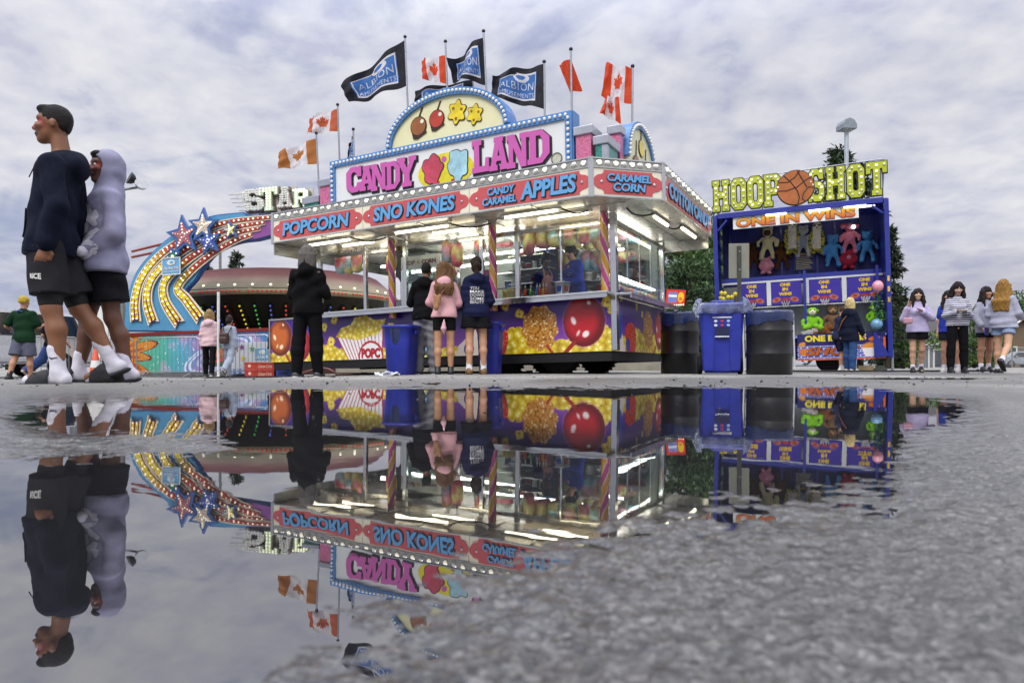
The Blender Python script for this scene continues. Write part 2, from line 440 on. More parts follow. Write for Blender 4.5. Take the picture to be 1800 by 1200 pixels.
def surfnet(Fd, lo, h):
    Fd = Fd.copy(); Fd[0], Fd[-1] = 1, 1; Fd[:, 0] = Fd[:, -1] = 1; Fd[:, :, 0] = Fd[:, :, -1] = 1
    I = Fd < 0; nx, ny, nz = Fd.shape
    cnt = np.zeros((nx-1, ny-1, nz-1), np.int8)
    offs = [(a, b, c) for a in (0, 1) for b in (0, 1) for c in (0, 1)]
    for a, b, c in offs: cnt += I[a:nx-1+a, b:ny-1+b, c:nz-1+c]
    act = np.argwhere((cnt > 0) & (cnt < 8))
    idx = np.full(cnt.shape, -1, np.int64); idx[tuple(act.T)] = np.arange(len(act))
    v = np.stack([Fd[act[:, 0]+a, act[:, 1]+b, act[:, 2]+c] for a, b, c in offs], 1)
    s = np.zeros((len(act), 3)); w = np.zeros(len(act)); O = np.array(offs, float)
    for i in range(8):
        for j in range(i+1, 8):
            if np.abs(O[i]-O[j]).sum() != 1: continue
            cr = (v[:, i] < 0) != (v[:, j] < 0); t = np.where(cr, v[:, i]/(v[:, i]-v[:, j]+1e-12), 0)
            s += np.where(cr[:, None], O[i]+t[:, None]*(O[j]-O[i]), 0); w += cr
    V = lo+h*(act+s/np.maximum(w, 1)[:, None]); Q = []
    for ax in range(3):
        A = I.take(range(0, Fd.shape[ax]-1), ax); B = I.take(range(1, Fd.shape[ax]), ax)
        e = np.argwhere(A != B); e = e[(e[:, (ax+1) % 3] > 0) & (e[:, (ax+2) % 3] > 0)]
        flip = A[tuple(e.T)]
        u = np.zeros(3, int); u[(ax+1) % 3] = 1; w2 = np.zeros(3, int); w2[(ax+2) % 3] = 1
        c = [idx[tuple((e-d).T)] for d in (u+w2, w2, 0*u, u)]
        q = np.stack(c, 1); q[~flip] = q[~flip][:, ::-1]; Q.append(q)
    return V, np.concatenate(Q)
def sdf_obj(name, sdf, mat, parent=None, h=.01, disp=None, clip=None, col=None):
    V, F = sdf.mesh(h, disp, clip)
    return mesh_obj(name, V, F, mat, parent, col=None if col is None else col(V), smooth=True)
def folds(amp=.004, f=38.0, sd=0, an=(.8, .8, .5), grow=0.0):
    r = np.random.default_rng(sd); K = r.normal(0, 1, (6, 3))*f*np.array(an); ph = r.uniform(0, 6.28, 6)
    def fn(x, y, z):
        s = 0
        for k, p in zip(K, ph): s = s+np.sin(k[0]*x+k[1]*y+k[2]*z+p+1.3*np.sin(.4*(k[1]*x-k[0]*z)))
        return (amp*(s/2.4-grow)).astype(np.float32)
    return fn
# ------------------------------------------------------------------ ground, puddle
def poly_sd(P, x, y):
    d = np.full(x.shape, 1e9); n = len(P)
    for i in range(n):
        ax, ay = P[i]; bx, by = P[(i+1) % n]; dx, dy = bx-ax, by-ay
        t = np.clip(((x-ax)*dx+(y-ay)*dy)/(dx*dx+dy*dy), 0, 1); d = np.minimum(d, np.hypot(x-ax-t*dx, y-ay-t*dy))
    return np.where(inpoly(P, x, y), -d, d)
# outline of the puddle as surveyed in the photo, brought to metres on the ground below
PUDDLE = [(15, 738), (60, 712), (230, 704), (400, 691), (560, 684), (800, 683), (1000, 683), (1200, 682), (1450, 680), (1560, 686), (1640, 700), (1705, 713), (1690, 735), (1640, 752),
          (1600, 775), (1590, 800), (1555, 862), (1400, 885), (1210, 893), (1100, 922), (1020, 965), (940, 990), (860, 1020), (720, 1060), (600, 1110), (540, 1200), (480, 1600), (400, 3000),
          (-3000, 3000), (-3000, 815), (-200, 805), (0, 797), (200, 795), (340, 796), (420, 790), (370, 775), (250, 766), (140, 768), (60, 755)]
def build_ground():
    S = math.asinh(260/.15); xs = .15*np.sinh(np.linspace(-S, S, 861))
    ys = np.concatenate([np.linspace(-40, -.5, 12), np.linspace(-.2, .15, 10), np.geomspace(.17, 7, 640), np.geomspace(7.3, 400, 90)])
    x, y = np.meshgrid(xs, ys); yy = np.maximum(y, .06)
    px = CX+F_PX*x/yy; py = HOR+F_PX*CAM_H/yy
    near = (y > .05) & (y < 6)
    sd = np.full(x.shape, 400.0); sd[near] = poly_sd(PUDDLE, px[near], py[near])
    back = y <= .05; sd[back] = np.where(x[back] < -.02, -200, 150)
    m = sd*np.minimum(yy, 4)/F_PX                                 # metres to the shore (+ on land)
    h = np.clip(np.where(m > 0, m*.06, m*.09), -.012, .0055)
    isl = (m > 0) & (px < 470) & (py > 735) & (py < 806) & near; h = np.where(isl, np.clip(m*.45, 0, .0062), h)
    damp = 1-.65*sstep(1.0, 3.2, yy)
    rag = (fbm(x*62, y*62, 4, 3)-.5)*.0070*damp + (fbm(x*9, y*5, 3, 11)-.5)*.003
    w1, id1 = worley(x*170, y*170, 2); w2, id2 = worley(x*320, y*320, 8)
    st = ((.55-w1)*.0034*(id1-.1) + (.5-w2)*.0016*(.3+id2))*(1-sstep(.8, 2.2, yy))
    edge = np.exp(-(m/.10)**2)
    h = h+rag*(.35+.65*edge)+st*np.where(m > 0, 1, .45)
    deep = sstep(.02, .07, -m); h = np.where(m < 0, np.minimum(h, h*(1-deep)-.006*deep), h)
    far = sstep(4, 7, yy)
    h = h*(1-far)+(.006+(fbm(x*.35, y*.35, 3, 5)-.5)*.012*sstep(6, 9, yy))*far
    h = h - .025*np.clip(-x-1, 0, 7)*sstep(5, 11, y)
    wet = np.clip(1-m/.55, 0, 1)*(1-.4*sstep(2.0, 4.5, yy))
    wet = np.maximum(wet, .8*(1-sstep(.5, 1.6, yy)))
    patch = sstep(.5, .62, fbm(x*.5, y*.22, 4, 21)); wet = np.maximum(wet*(1-sstep(4.5, 7.5, yy)), .75*patch*sstep(3.6, 4.4, yy)*(1-sstep(14, 26, yy)))
    V = np.stack([x.ravel(), y.ravel(), h.ravel()], 1); ny, nx = x.shape
    i = np.arange((ny-1)*nx).reshape(ny-1, nx)[:, :-1].ravel(); F = np.stack([i, i+1, i+1+nx, i+nx], 1)
    m_ = bpy.data.materials.new('asphalt'); m_.use_nodes = True; nt = m_.node_tree; b = nt.nodes['Principled BSDF']; L = nt.links.new
    at = node(nt, 'ShaderNodeAttribute'); at.attribute_name = 'Col'; sp = node(nt, 'ShaderNodeSeparateColor'); L(at.outputs[0], sp.inputs[0]); wetv = sp.outputs[0]
    geo = node(nt, 'ShaderNodeNewGeometry'); P = geo.outputs['Position']
    mp = node(nt, 'ShaderNodeMapping'); mp.inputs['Scale'].default_value = (1, .45, 1); L(P, mp.inputs[0])
    big = noise(nt, mp.outputs[0], .8, 6, .62); mid = noise(nt, P, 16, 5, .65); fine = noise(nt, P, 210, 3, .7)
    col = ramp(nt, big, [(.3, lin('7f7e7a')), (.5, lin('94928d')), (.7, lin('a8a59d'))])
    col = mixc(nt, .8, col, ramp(nt, mid, [(.28, .62), (.5, .98), (.72, 1.22)]), 'MULTIPLY')
    col = mixc(nt, .9, col, ramp(nt, fine, [(.3, .45), (.48, 1.0), (.7, 1.45)]), 'MULTIPLY')
    spots = ramp(nt, noise(nt, P, 7, 3, .5), [(.70, 1.0), (.74, .45)])
    col = mixc(nt, 1.0, col, spots, 'MULTIPLY')
    vo = node(nt, 'ShaderNodeTexVoronoi'); vo.inputs['Scale'].default_value = 185; L(P, vo.inputs['Vector']); vs_ = node(nt, 'ShaderNodeSeparateColor'); L(vo.outputs['Color'], vs_.inputs[0])
    col = mixc(nt, .85, col, ramp(nt, vs_.outputs[0], [(.0, .10), (.12, .35), (.3, .8), (.6, 1.0), (.9, 1.35), (1.0, 2.0)]), 'MULTIPLY')
    v2 = node(nt, 'ShaderNodeTexVoronoi'); v2.inputs['Scale'].default_value = 420; L(P, v2.inputs['Vector']); v2s = node(nt, 'ShaderNodeSeparateColor'); L(v2.outputs['Color'], v2s.inputs[0])
    col = mixc(nt, .8, col, ramp(nt, v2s.outputs[0], [(.0, .25), (.5, .95), (1.0, 1.7)]), 'MULTIPLY')
    wn = mth(nt, 'MULTIPLY', wetv, ramp(nt, mid, [(.25, .75), (.6, 1.0)]))
    col = mixc(nt, wn, col, mixc(nt, 1.0, col, (.135, .134, .138), 'MULTIPLY'))
    L(col, b.inputs['Base Color'])
    rg = mth(nt, 'ADD', mth(nt, 'SUBTRACT', .82, mth(nt, 'MULTIPLY', wn, .60)), mth(nt, 'MULTIPLY', vs_.outputs[1], .14)); rg = mth(nt, 'MULTIPLY', rg, ramp(nt, wetv, [(.72, 1.0), (.96, .22)])); L(rg, b.inputs['Roughness'])
    L(mth(nt, 'MULTIPLY_ADD', wn, .5, .35), b.inputs['Specular IOR Level'])
    bn = node(nt, 'ShaderNodeBump'); bn.inputs['Strength'].default_value = .8; bn.inputs['Distance'].default_value = .005
    L(mth(nt, 'ADD', fine, mth(nt, 'MULTIPLY', noise(nt, P, 70, 4, .6), 1.4)), bn.inputs['Height']); L(ramp(nt, wetv, [(.70, .8), (.97, .22)]), bn.inputs['Strength']); L(bn.outputs[0], b.inputs['Normal'])
    c = np.zeros((V.shape[0], 3)); c[:, 0] = wet.ravel()
    o = mesh_obj('ground', V, F, m_, col=c, smooth=True); meta(o, 'wet grey asphalt lot around the puddle', 'ground', kind='structure')
    # water
    wm = bpy.data.materials.new('puddle_water'); wm.use_nodes = True; nt = wm.node_tree; b = nt.nodes['Principled BSDF']; L = nt.links.new
    b.inputs['Base Color'].default_value = (.014, .014, .015, 1); b.inputs['Roughness'].default_value = .0; b.inputs['IOR'].default_value = 3.9
    geo = node(nt, 'ShaderNodeNewGeometry')
    bn = node(nt, 'ShaderNodeBump'); bn.inputs['Strength'].default_value = 1; bn.inputs['Distance'].default_value = .00022
    L(mth(nt, 'ADD', noise(nt, geo.outputs['Position'], 5, 3, .5), mth(nt, 'MULTIPLY', noise(nt, geo.outputs['Position'], 26, 2, .5), .22)), bn.inputs['Height']); L(bn.outputs[0], b.inputs['Normal'])
    nx_, ny_ = 30, 20; gx, gy = np.meshgrid(np.linspace(-6, 6, nx_), np.linspace(-2, 4.6, ny_))
    i = np.arange((ny_-1)*nx_).reshape(ny_-1, nx_)[:, :-1].ravel()
    w = mesh_obj('water', np.stack([gx.ravel(), gy.ravel(), gx.ravel()*0], 1), np.stack([i, i+1, i+1+nx_, i+nx_], 1), wm)
    meta(w, 'shallow rain puddle mirroring the fair', 'puddle', kind='structure')
build_ground()
def grit():
    g = np.random.default_rng(12); V = []; F = []
    for i in range(500):
        d = 3.65*(14/3.65)**(g.random()**1.3); px = g.uniform(-100, 1900); fl_ = i >= 420
        if fl_: d = g.uniform(1.3, 3.45); px = g.uniform(500, 1600)
        x = (px-CX)/F_PX*d; r = (.004+.011*g.random()**3)*(.4 if fl_ else 1); c = np.array([x, d, .001 if fl_ else gz(x, d)+r*.3]); n = len(V)
        for q in ((1, 0, 0), (0, 1, 0), (-1, 0, 0), (0, -1, 0), (0, 0, .6), (0, 0, -.6)): V.append(c+r*np.array(q)*g.uniform(.6, 1.3)+r*.2*g.normal(0, 1, 3))
        F += [(n, n+1, n+4), (n+1, n+2, n+4), (n+2, n+3, n+4), (n+3, n, n+4), (n+1, n, n+5), (n+2, n+1, n+5), (n+3, n+2, n+5), (n, n+3, n+5)]
    meta(mesh_obj('grit', V, F, M('dark_grit', '3c3a36', .8, 0, .6, 6)), 'loose dark grit scattered over the asphalt', 'grit', kind='stuff')
grit()
def far_puddle():
    c = pp(1615, 664, 6.0); 
    pts = [(1.0*math.cos(a)*(1+.25*math.sin(3*a))*.62, math.sin(a)*.28*(1+.2*math.sin(5*a+1))) for a in np.linspace(0, 2*math.pi, 40)[:-1]]
    V = [(c.x+p[0], c.y+p[1], .0125) for p in pts]
    o = mesh_obj('water', V, [tuple(range(len(V)))], bpy.data.materials['puddle_water']); meta(o, 'thin shallow puddle on the asphalt in front of the striped top', 'puddle', kind='structure')
far_puddle()
# ------------------------------------------------------------------ the concession trailer
class Frame:
    def __init__(s, loc, rot):
        s.loc = Vector(loc); s.rot = rot; s.m = Matrix.Translation(s.loc) @ Euler(rot).to_matrix().to_4x4(); s.i = s.m.inverted()
    def hit(s, px, py, axis, val):
        """where the sight line of a surveyed pixel meets a plane of this frame"""
        c = s.i @ Vector((0, 0, CAM_H)); d = s.i.to_3x3() @ Vector(((px-CX)/F_PX, 1, (HOR-py)/F_PX)); t = (val-c[axis])/d[axis]; return c+d*t
    def w(s, x, y, z): return s.m @ Vector((x, y, z))
TF = Frame((1.409, 9.5, 0), (0, R(-1.24), R(-28.1)))
def TX(px, y=0.0, py=600): return TF.hit(px, py, 1, y).x

ALU = M('brushed_aluminium', 'b9b9b4', .32, .85, .12, 5, dirt=.1)
CHROME = M('polished_steel', 'cfd0cf', .16, .95, .08, 6)
DARKM = M('black_chassis_paint', '17171a', .55, .2, .3, 12)
CREAM = M('cream_sign_vinyl', 'ece5cf', .4, 0, .06, 3, coat=.3)
WHITEP = M('white_sign_vinyl', 'e3e6e4', .38, 0, .05, 3, coat=.3)
WHITEW = M('white_interior_panel', 'd9dad6', .45, 0, .08, 4)
ROSE = M('rose_red_sign_vinyl', 'c75457', .4, 0, .07, 6, coat=.3)
SKYB = M('light_blue_letter_vinyl', '62a4d8', .4, 0, .06, 6, coat=.3)
BLK = M('black_vinyl', '141318', .42, 0, .2, 8)
PINKL = M('orchid_pink_letter_vinyl', 'c95aab', .4, 0, .05, 6, coat=.3)
BORD = M('blue_sign_border', '4d86c4', .4, 0, .12, 6, coat=.3)
PRINT = VC('printed_vinyl', .3, coat=.35, var=.05)
RUBBER = M('black_rubber', '121214', .8, 0, .3, 30, bump=.3)
TUBE = M('fluorescent_tube', 'fff6dc', .3, emit=5.5, ecol='fff3d2')
TUBEIN = M('interior_fluorescent_tube', 'ffffff', .3, emit=10, ecol='fbfdf6')
BULB = M('frosted_marquee_bulb', 'e6e4dc', .1, 0, .05, emit=.06, coat=.6)
BULBON = M('lit_marquee_bulb', 'fffbe8', .2, 0, .05, emit=.9, ecol='fff6d8')
PANE = GLASS('window_glass', 'eef4f2', .8)
BLACKC = M('black_cable_rubber', '0d0d0e', .5)

tr = thing('concession_trailer', 'long food trailer with purple popcorn panels and lit awning under a CANDY LAND sign', 'food trailer', TF.loc, TF.rot)
def P_(mb, name, mat, par=None): return mb.build(name, mat, par or tr)
_bulb = MB().ball((0, 0, 0), .5, 10)
_bv, _bf = np.concatenate(_bulb.V), _bulb.F
BULBS = {}; SOCK = {}
def bulb(r, loc, parent, on=False):
    key = (round(r, 4), on)
    if key not in BULBS:
        BULBS[key] = mesh_obj('bulb', _bv*2*r, _bf, BULBON if on else BULB, parent, smooth=True); o = BULBS[key]
    else:
        o = BULBS[key].copy(); COL.objects.link(o); o.parent = parent
    o.location = loc; return o

def popcorn_fill(cv, mask, sc=11, sd=3):
    d, idv = worley(cv.x*sc, cv.z*sc, sd); d2, _ = worley(cv.x*sc*2.7, cv.z*sc*2.7, sd+3)
    t = np.clip(1.15-d*.95-.25*d2+.25*(idv-.5), 0, 1)[..., None]
    c = np.array(lin('9a6408'))*(1-t)+np.array(lin('f8e23c'))*t
    c = np.where((d < .25)[..., None] & (idv > .5)[..., None], np.array(lin('fdf29a')), c)
    m = mask[..., None].astype(float); cv.c = cv.c*(1-m)+c*m
def kernel(cv, x, z, r=.05, sd=1):
    g = np.random.default_rng(sd)
    for i in range(4):
        a = i*1.6+g.uniform(0, 1); cv.ell(x+.55*r*math.cos(a), z+.6*r*math.sin(a), r*.6, r*.62, 'd9a91c')
    for i in range(4):
        a = i*1.6+g.uniform(0, 1); cv.ell(x+.5*r*math.cos(a), z+.55*r*math.sin(a)+.006, r*.46, r*.48, 'f7e35c')
    cv.ell(x, z, r*.3, r*.25, 'b97c12')
def apple(cv, x, z, rx, rz, base, dark, lite, halo='d98be0', rot=0.0):
    cv.ell(x, z, rx*1.09, rz*1.09, halo, .75, soft=.25)
    cv.ell(x, z, rx, rz, dark); cv.ell(x-.1*rx, z+.06*rz, rx*.92, rz*.92, base, 1, soft=.35)
    cv.ell(x+.25*rx, z+.6*rz, rx*.5, rz*.22, dark, .55, soft=.6)
    cv.ell(x-.5*rx, z+.05*rz, rx*.13, rz*.2, lite, .95, .4, .4); cv.ell(x+.08*rx, z-.5*rz, rx*.2, rz*.14, lite, .95, .6, .35); cv.ell(x+.25*rx, z+.72*rz, rx*.12, rz*.08, lite, .8, -.6, .4)
    cv.ell(x-.28*rx, z-.45*rz, rx*.08, rz*.16, lite, .7, -.5, .5)
def nutapple(cv, x, z, rx, rz):
    dx, dz = (cv.x-x)/rx, (cv.z-z)/rz; m = np.hypot(dx, dz)+.06*np.sin(9*np.arctan2(dz, dx)) < 1
    d, idv = worley(cv.x*26, cv.z*30, 31); t = np.clip(1.1-d*1.1, 0, 1)[..., None]
    c = np.array(lin('5d2608'))*(1-t)+np.array(lin('dc9a3e'))*t; c = np.where((idv > .8)[..., None] & (d < .4)[..., None], np.array(lin('f3d79a')), c)
    mm = m[..., None].astype(float); cv.c = cv.c*(1-mm)+c*mm
def snowcone(cv, x, z0, w, h, ice, ice2, cupz):
    cv.poly([(x-w*.42, cupz), (x+w*.42, cupz), (x+w*.2, z0-.3), (x-w*.2, z0-.3)], 'eee6e2')
    n = fbm(cv.x*60, cv.z*60, 2, 4)
    dx, dz = (cv.x-x)/(w*.5), (cv.z-cupz)/h; m = (np.hypot(dx, np.maximum(dz, dz*2.6)) < 1)
    c = np.array(lin(ice))*(.55+.6*n[..., None]); c = np.where((n > .68)[..., None], np.array(lin(ice2)), c)
    mm = m[..., None].astype(float); cv.c = cv.c*(1-mm)+c*mm
def base_print(cv, pile):
    t = np.clip(1-cv.z/cv.h*1.15, 0, 1)[..., None]**1.5
    n = fbm(cv.x*1.2, cv.z*3, 3, 9)[..., None]
    cv.c = np.array(lin('381a78'))*(1-t)+np.array(lin('9a4fb8'))*t; cv.c = cv.c*(.75+.5*n)
    e = pile(cv.x)+.06*(fbm(cv.x*6, cv.x*0, 3, 2)-.5)+.03*np.abs(np.sin(cv.x*19))
    popcorn_fill(cv, cv.z < e)

def trailer_body():
    Z0, Z1 = .335, 1.10
    # ---- printed front panel
    cv = Canvas(6.65, Z1-Z0, .0095)
    X = lambda px: TX(px)+6.65
    def pile(x):
        return .17+.12*np.exp(-((x-X(560))/.35)**2)+.22*np.exp(-((x-X(905))/.28)**2)+.16*np.exp(-((x-X(1062))/.3)**2)-.05*np.exp(-((x-X(770))/.9)**2)
    base_print(cv, pile)
    for px, py, r in ((587, 561, .055), (570, 575, .05), (582, 601, .06), (687, 575, .055), (888, 538, .05), (913, 552, .05), (1068, 531, .06), (1075, 546, .04), (553, 566, .04), (716, 590, .05)):
        p = TF.hit(px, py, 1, 0); kernel(cv, p.x+6.65, p.z-Z0, r*1.35, int(px))
    apple(cv, X(493), .44, .29, .33, 'c8641c', '6e2606', 'ffe9c0'); cv.line((X(503), .12), (X(510), -.02), .05, 'a8401e')
    apple(cv, X(528), .3, .24, .3, 'd4283c', '8a0a18', 'ffe6e6', 'ff9ac8')
    # striped popcorn box
    bx0, bx1 = X(592), X(673); topz = .43
    box = [(bx0, topz+.0), (bx1, topz+.08), (bx1-.02, -.01), (bx0+.26, -.01)]
    heap = [(bx0-.02, topz-.03), (bx0+.1, topz+.12), (bx0+.32, topz+.17), (bx0+.42, topz+.29), (bx0+.66, topz+.31), (bx0+.85, topz+.22), (bx1+.06, topz+.23), (bx1+.03, topz+.12), (bx1-.1, topz-.02), (bx0+.45, topz-.1)]
    cv.poly(box, 'f4f1f2')
    for i in range(13):
        t = i/12; a = (bx0+(bx1-bx0)*t, topz+.08*t); b = (bx0+.26+(bx1-.02-bx0-.26)*t, 0); cv.line(a, b, .017, 'b3242c')
    popcorn_fill(cv, inpoly(heap, cv.x, cv.z), 12, 5)
    cv.ell(bx0+.75, .04, .27, .27, 'b3242c'); cv.ell(bx0+.75, .035, .235, .235, 'f4f1f2')
    snowcone(cv, X(716), .0, .62, .34, 'e58fd6', 'f6c4ee', .34)
    cv.ell(X(745), .22, .28, .22, '69b3de', .9, soft=.3)
    cv.poly([(X(800), .0), (X(806), .16), (X(838), .42), (X(842), 0)], 'eadcd2'); cv.ell(X(824), .1, .09, .11, '2c3f9a'); cv.ell(X(824), .1, .06, .075, 'd23434')
    snowcone(cv, X(868), .05, .5, .4, 'd62a1e', 'ff7a5a', .28)
    nutapple(cv, X(949), .37, .29, .33); cv.line((X(962), .1), (X(972), -.02), .05, 'a83424')
    apple(cv, X(1027), .43, .32, .36, 'c01822', '6f0610', 'fff2f2', 'e58be8'); cv.line((X(1010), .14), (X(990), -.04), .06, '9c2018')
    o = cv.obj('front_panel', PRINT, tr, Tr(-6.65, 0, Z0))
    # lettering on the printed carton
    g = text('POPC', .40, .17, .06, .004); geo_obj('carton_lettering', g, M('carton_red', 'b3242c', .4), o, Tr(bx0-6.65+.55, -.004, Z0+.015))
    mb = MB().box((-6.66, -.02, Z1), (-5.9, .02, Z1+.03)); mb.box((-6.67, -.02, Z0-.01), (-6.64, .03, Z1+.03)); mb.box((-5.98, -.006, Z0), (-5.96, -.001, Z1)); P_(mb, 'panel_trim', ALU)
    # ---- printed side panel
    cv = Canvas(2.5, Z1-Z0, .0095)
    Y = lambda px: TF.hit(px, 600, 0, 0).y
    base_print(cv, lambda x: .2+.15*np.exp(-((x-Y(1121))/.3)**2)+.08*np.exp(-((x-Y(1150))/.2)**2))
    for px, py in ((1092, 524), (1119, 539), (1129, 553)):
        p = TF.hit(px, py, 0, 0); kernel(cv, p.y, p.z-Z0, .05, int(px))
    cv.poly([(Y(1088), 0), (Y(1088), .34), (Y(1093), .3), (Y(1099), 0)], 'eadcd2'); cv.ell(Y(1090), .42, .12, .25, '3a52b8')
    snowcone(cv, Y(1109), .05, .5, .46, 'd62a1e', 'ff7a5a', .26); cv.ell(Y(1104), .1, .1, .1, '2c3f9a'); cv.ell(Y(1110), .08, .08, .08, 'd23434')
    nutapple(cv, Y(1140), .37, .26, .3); apple(cv, Y(1159), .38, .26, .32, 'c01822', '6f0610', 'fff2f2'); cv.line((Y(1152), .1), (Y(1149), -.02), .06, '9c2018')
    cv.obj('side_panel', PRINT, tr, Tr(0, 0, Z0) @ Rz(R(90)))
    # ---- body core under the counter, floor, chassis
    mb = MB().box((-5.5, .012, Z0), (-.012, .06, Z1)); mb.box((-.06, .07, Z0), (-.012, 2.5, Z1)); mb.box((-5.5, 2.46, Z0), (-.07, 2.5, Z1)); mb.box((-5.5, .07, Z0), (-5.46, 2.45, Z1)); P_(mb, 'body_wall', WHITEW)
    mb = MB().box((-5.46, .07, .34), (-.07, 2.45, .40)); P_(mb, 'floor', M('rubber_floor', '4a4a4c', .7))
    mb = MB().box((-6.6, .02, Z0-.14), (-.03, .10, Z0-.004)); mb.box((-6.6, 2.4, Z0-.14), (-.03, 2.48, Z0-.004)); mb.box((-.1, .11, Z0-.14), (-.03, 2.39, Z0-.004))
    for k in range(7): mb.box((-6.4+k, .11, Z0-.12), (-6.34+k, 2.39, Z0-.02))
    mb.box((-2.5, .45, .2), (-.4, .6, .3)); mb.box((-2.5, 1.9, .2), (-.4, 2.05, .3)); P_(mb, 'chassis', DARKM)
    # nose box at the left end
    mb = MB().box((-6.62, .012, Z0), (-5.52, .05, Z1-.005)); mb.box((-6.62, .05, Z0), (-6.58, 2.2, Z1-.005)); mb.box((-6.62, .05, Z1-.04), (-5.52, 2.2, Z1-.01)); P_(mb, 'nose_box', M('grey_painted_steel', '8b8e92', .5, .3, dirt=.2))
    mb = MB(); mb.geo([(-6.0, -.01, Z1+.03), (-5.5, -.01, Z1+.20), (-5.5, .05, Z1+.20), (-6.0, .05, Z1+.03), (-6.0, -.01, Z1+.01), (-5.5, -.01, Z1+.01), (-5.5, .05, Z1+.01), (-6.0, .05, Z1+.01)], [(0, 1, 2, 3), (4, 5, 1, 0), (5, 6, 2, 1), (7, 3, 2, 6)]); P_(mb, 'sloped_cover', ALU)
    # wheels
    for x in (-.98, -1.92):
        for y in (.42, 2.0):
            wv = MB(); prof = [(.16, -.11), (.30, -.11), (.325, -.08), (.335, -.03), (.335, .03), (.325, .08), (.30, .11), (.16, .11)]
            wv.lathe(prof, 28); 
            for k in range(28): wv.box((.325, -.1, -.012), (.343, .1, .012), T=Rz(0) @ Ry(0) @ Matrix.Rotation(2*math.pi*k/28, 4, 'Z') @ Rx(R(90)))
            t = wv.build('wheel', RUBBER, tr, Tr(x, y, .343) @ Rx(R(90)))
            MB().lathe([(.02, -.07), (.1, -.085), (.16, -.10), (.165, .1)], 20).build('rim', M('grey_wheel_rim', '6f7276', .45, .6), t, Tr(x, y, .343) @ Rx(R(90)))
    mb = MB()
    for x in (-.98, -1.92): mb.tube([(x, .45, .343), (x, 2.0, .343)], .04)
    P_(mb, 'axle', DARKM)
    # ---- counter
    mb = MB().box((-5.46, -.26, 1.115), (.02, .06, 1.15), bev=.006); mb.box((-5.46, -.262, 1.06), (.02, -.245, 1.112)); mb.box((-.02, .075, 1.11), (.26, 2.62, 1.145), bev=.006); mb.box((.245, .075, 1.065), (.262, 2.62, 1.108)); P_(mb, 'counter', CHROME)
    # ---- posts
    for x, w in ((-5.42, .07), (-4.4, .06), (-3.56, .07), (-2.1, .07), (-1.48, .07)):
        MB().box((x-w/2, .0, 1.152), (x+w/2, .06, 2.252), bev=.006).build('window_post', CHROME, tr)
    MB().box((.0, -.055, .34), (.085, .07, 2.255), bev=.01).build('corner_post', CHROME, tr)
    MB().box((-.04, 2.5, .34), (.05, 2.58, 2.255), bev=.01).build('corner_post', CHROME, tr)
    MB().box((-5.5, 2.42, .34), (-5.43, 2.48, 2.255), bev=.01).build('corner_post', CHROME, tr)
    mb = MB().box((-5.46, .005, 2.12), (.0, .055, 2.18)); mb.box((0, .08, 2.12), (.05, 2.5, 2.18)); P_(mb, 'window_head_rail', CHROME)
    # ---- twisted candy poles
    CP = VC('candy_stripe_gloss', .25, coat=.5, var=.04)
    for x, y in ((-3.74, -.10), (-1.835, -.10), (-.065, -.06)):
        seg, rows, r = 28, 90, .058; V = []; C = []
        for j in range(rows+1):
            t = j/rows; z = .99+(2.255-.99)*t if y < -.08 else 1.15+1.1*t
            for k in range(seg):
                a = 2*math.pi*k/seg; ph = (a/(2*math.pi)*2+ (z*2.35)) % 1.0
                ridge = 1+.05*abs(math.sin(math.pi*ph*2)); V.append((x+r*ridge*math.cos(a), y+r*ridge*math.sin(a), z))
                C.append(lin('f2ead8') if (ph % .5) < .07 else lin('e0a21a') if ph < .5 else lin('c4468c'))
        F = [(j*seg+k, j*seg+(k+1) % seg, (j+1)*seg+(k+1) % seg, (j+1)*seg+k) for j in range(rows) for k in range(seg)]
        F.append(tuple(range(seg-1, -1, -1)))
        mesh_obj('candy_pole', V, F, CP, tr, col=np.array(C), smooth=True)
    # ---- glass
    for x0, x1 in ((-3.52, -2.92), (-1.44, -.78), (-.76, -.09), (-2.06, -1.52)):
        MB().box((x0, .028, 1.155), (x1, .034, 2.115)).build('window_pane', PANE, tr)
    for y0, y1 in ((.1, .66), (.68, 1.25), (1.27, 1.85), (1.87, 2.45)):
        MB().box((.015, y0, 1.15), (.021, y1, 2.115)).build('window_pane', GLASS('side_window_glass', 'eef4f2', .4), tr)
    mb = MB()
    for y in (.67, 1.26, 1.86): mb.box((.008, y-.012, 1.15), (.028, y+.012, 2.115))
    for x in (-.77,): mb.box((x-.012, .02, 1.155), (x+.012, .042, 2.115))
    P_(mb, 'pane_divider', CHROME)
    # ---- roof and awning
    out = [(-5.44, -.985), (.12, -.985), (.815, -.29), (.815, 2.58), (-5.44, 2.58)]
    P_(MB().prism([(x*.998, y) for x, y in out], 2.262, 2.30), 'awning_soffit', M('cream_soffit_panel', 'cfcbbd', .3, .35, .12, 2, dirt=.15))
    P_(MB().prism([(-5.42, -.95), (.10, -.95), (.78, -.27), (.78, 2.55), (-5.42, 2.55)], 2.62, 2.735), 'roof', M('grey_roof_sheet', '9a9c9f', .5, .4))
    mb = MB()
    for x in (-4.45, -3.55, -2.6, -1.67, -.75): mb.box((x-.012, -.95, 2.25), (x+.012, -.02, 2.261))
    mb.box((-5.4, -.5, 2.252), (.4, -.48, 2.261)); mb.box((.3, .3, 2.25), (.32, 2.5, 2.261)); P_(mb, 'soffit_seam', ALU)
    # end plates on the left
    mb = MB().box((-5.47, -.985, 2.07), (-5.445, 2.58, 2.735)); mb.box((-5.44, 2.56, 2.07), (.8, 2.585, 2.735)); P_(mb, 'awning_end_plate', M('mirror_steel_sheet', 'aeb0b0', .2, .9, .3, 1.5, bump=.12, bs=3))
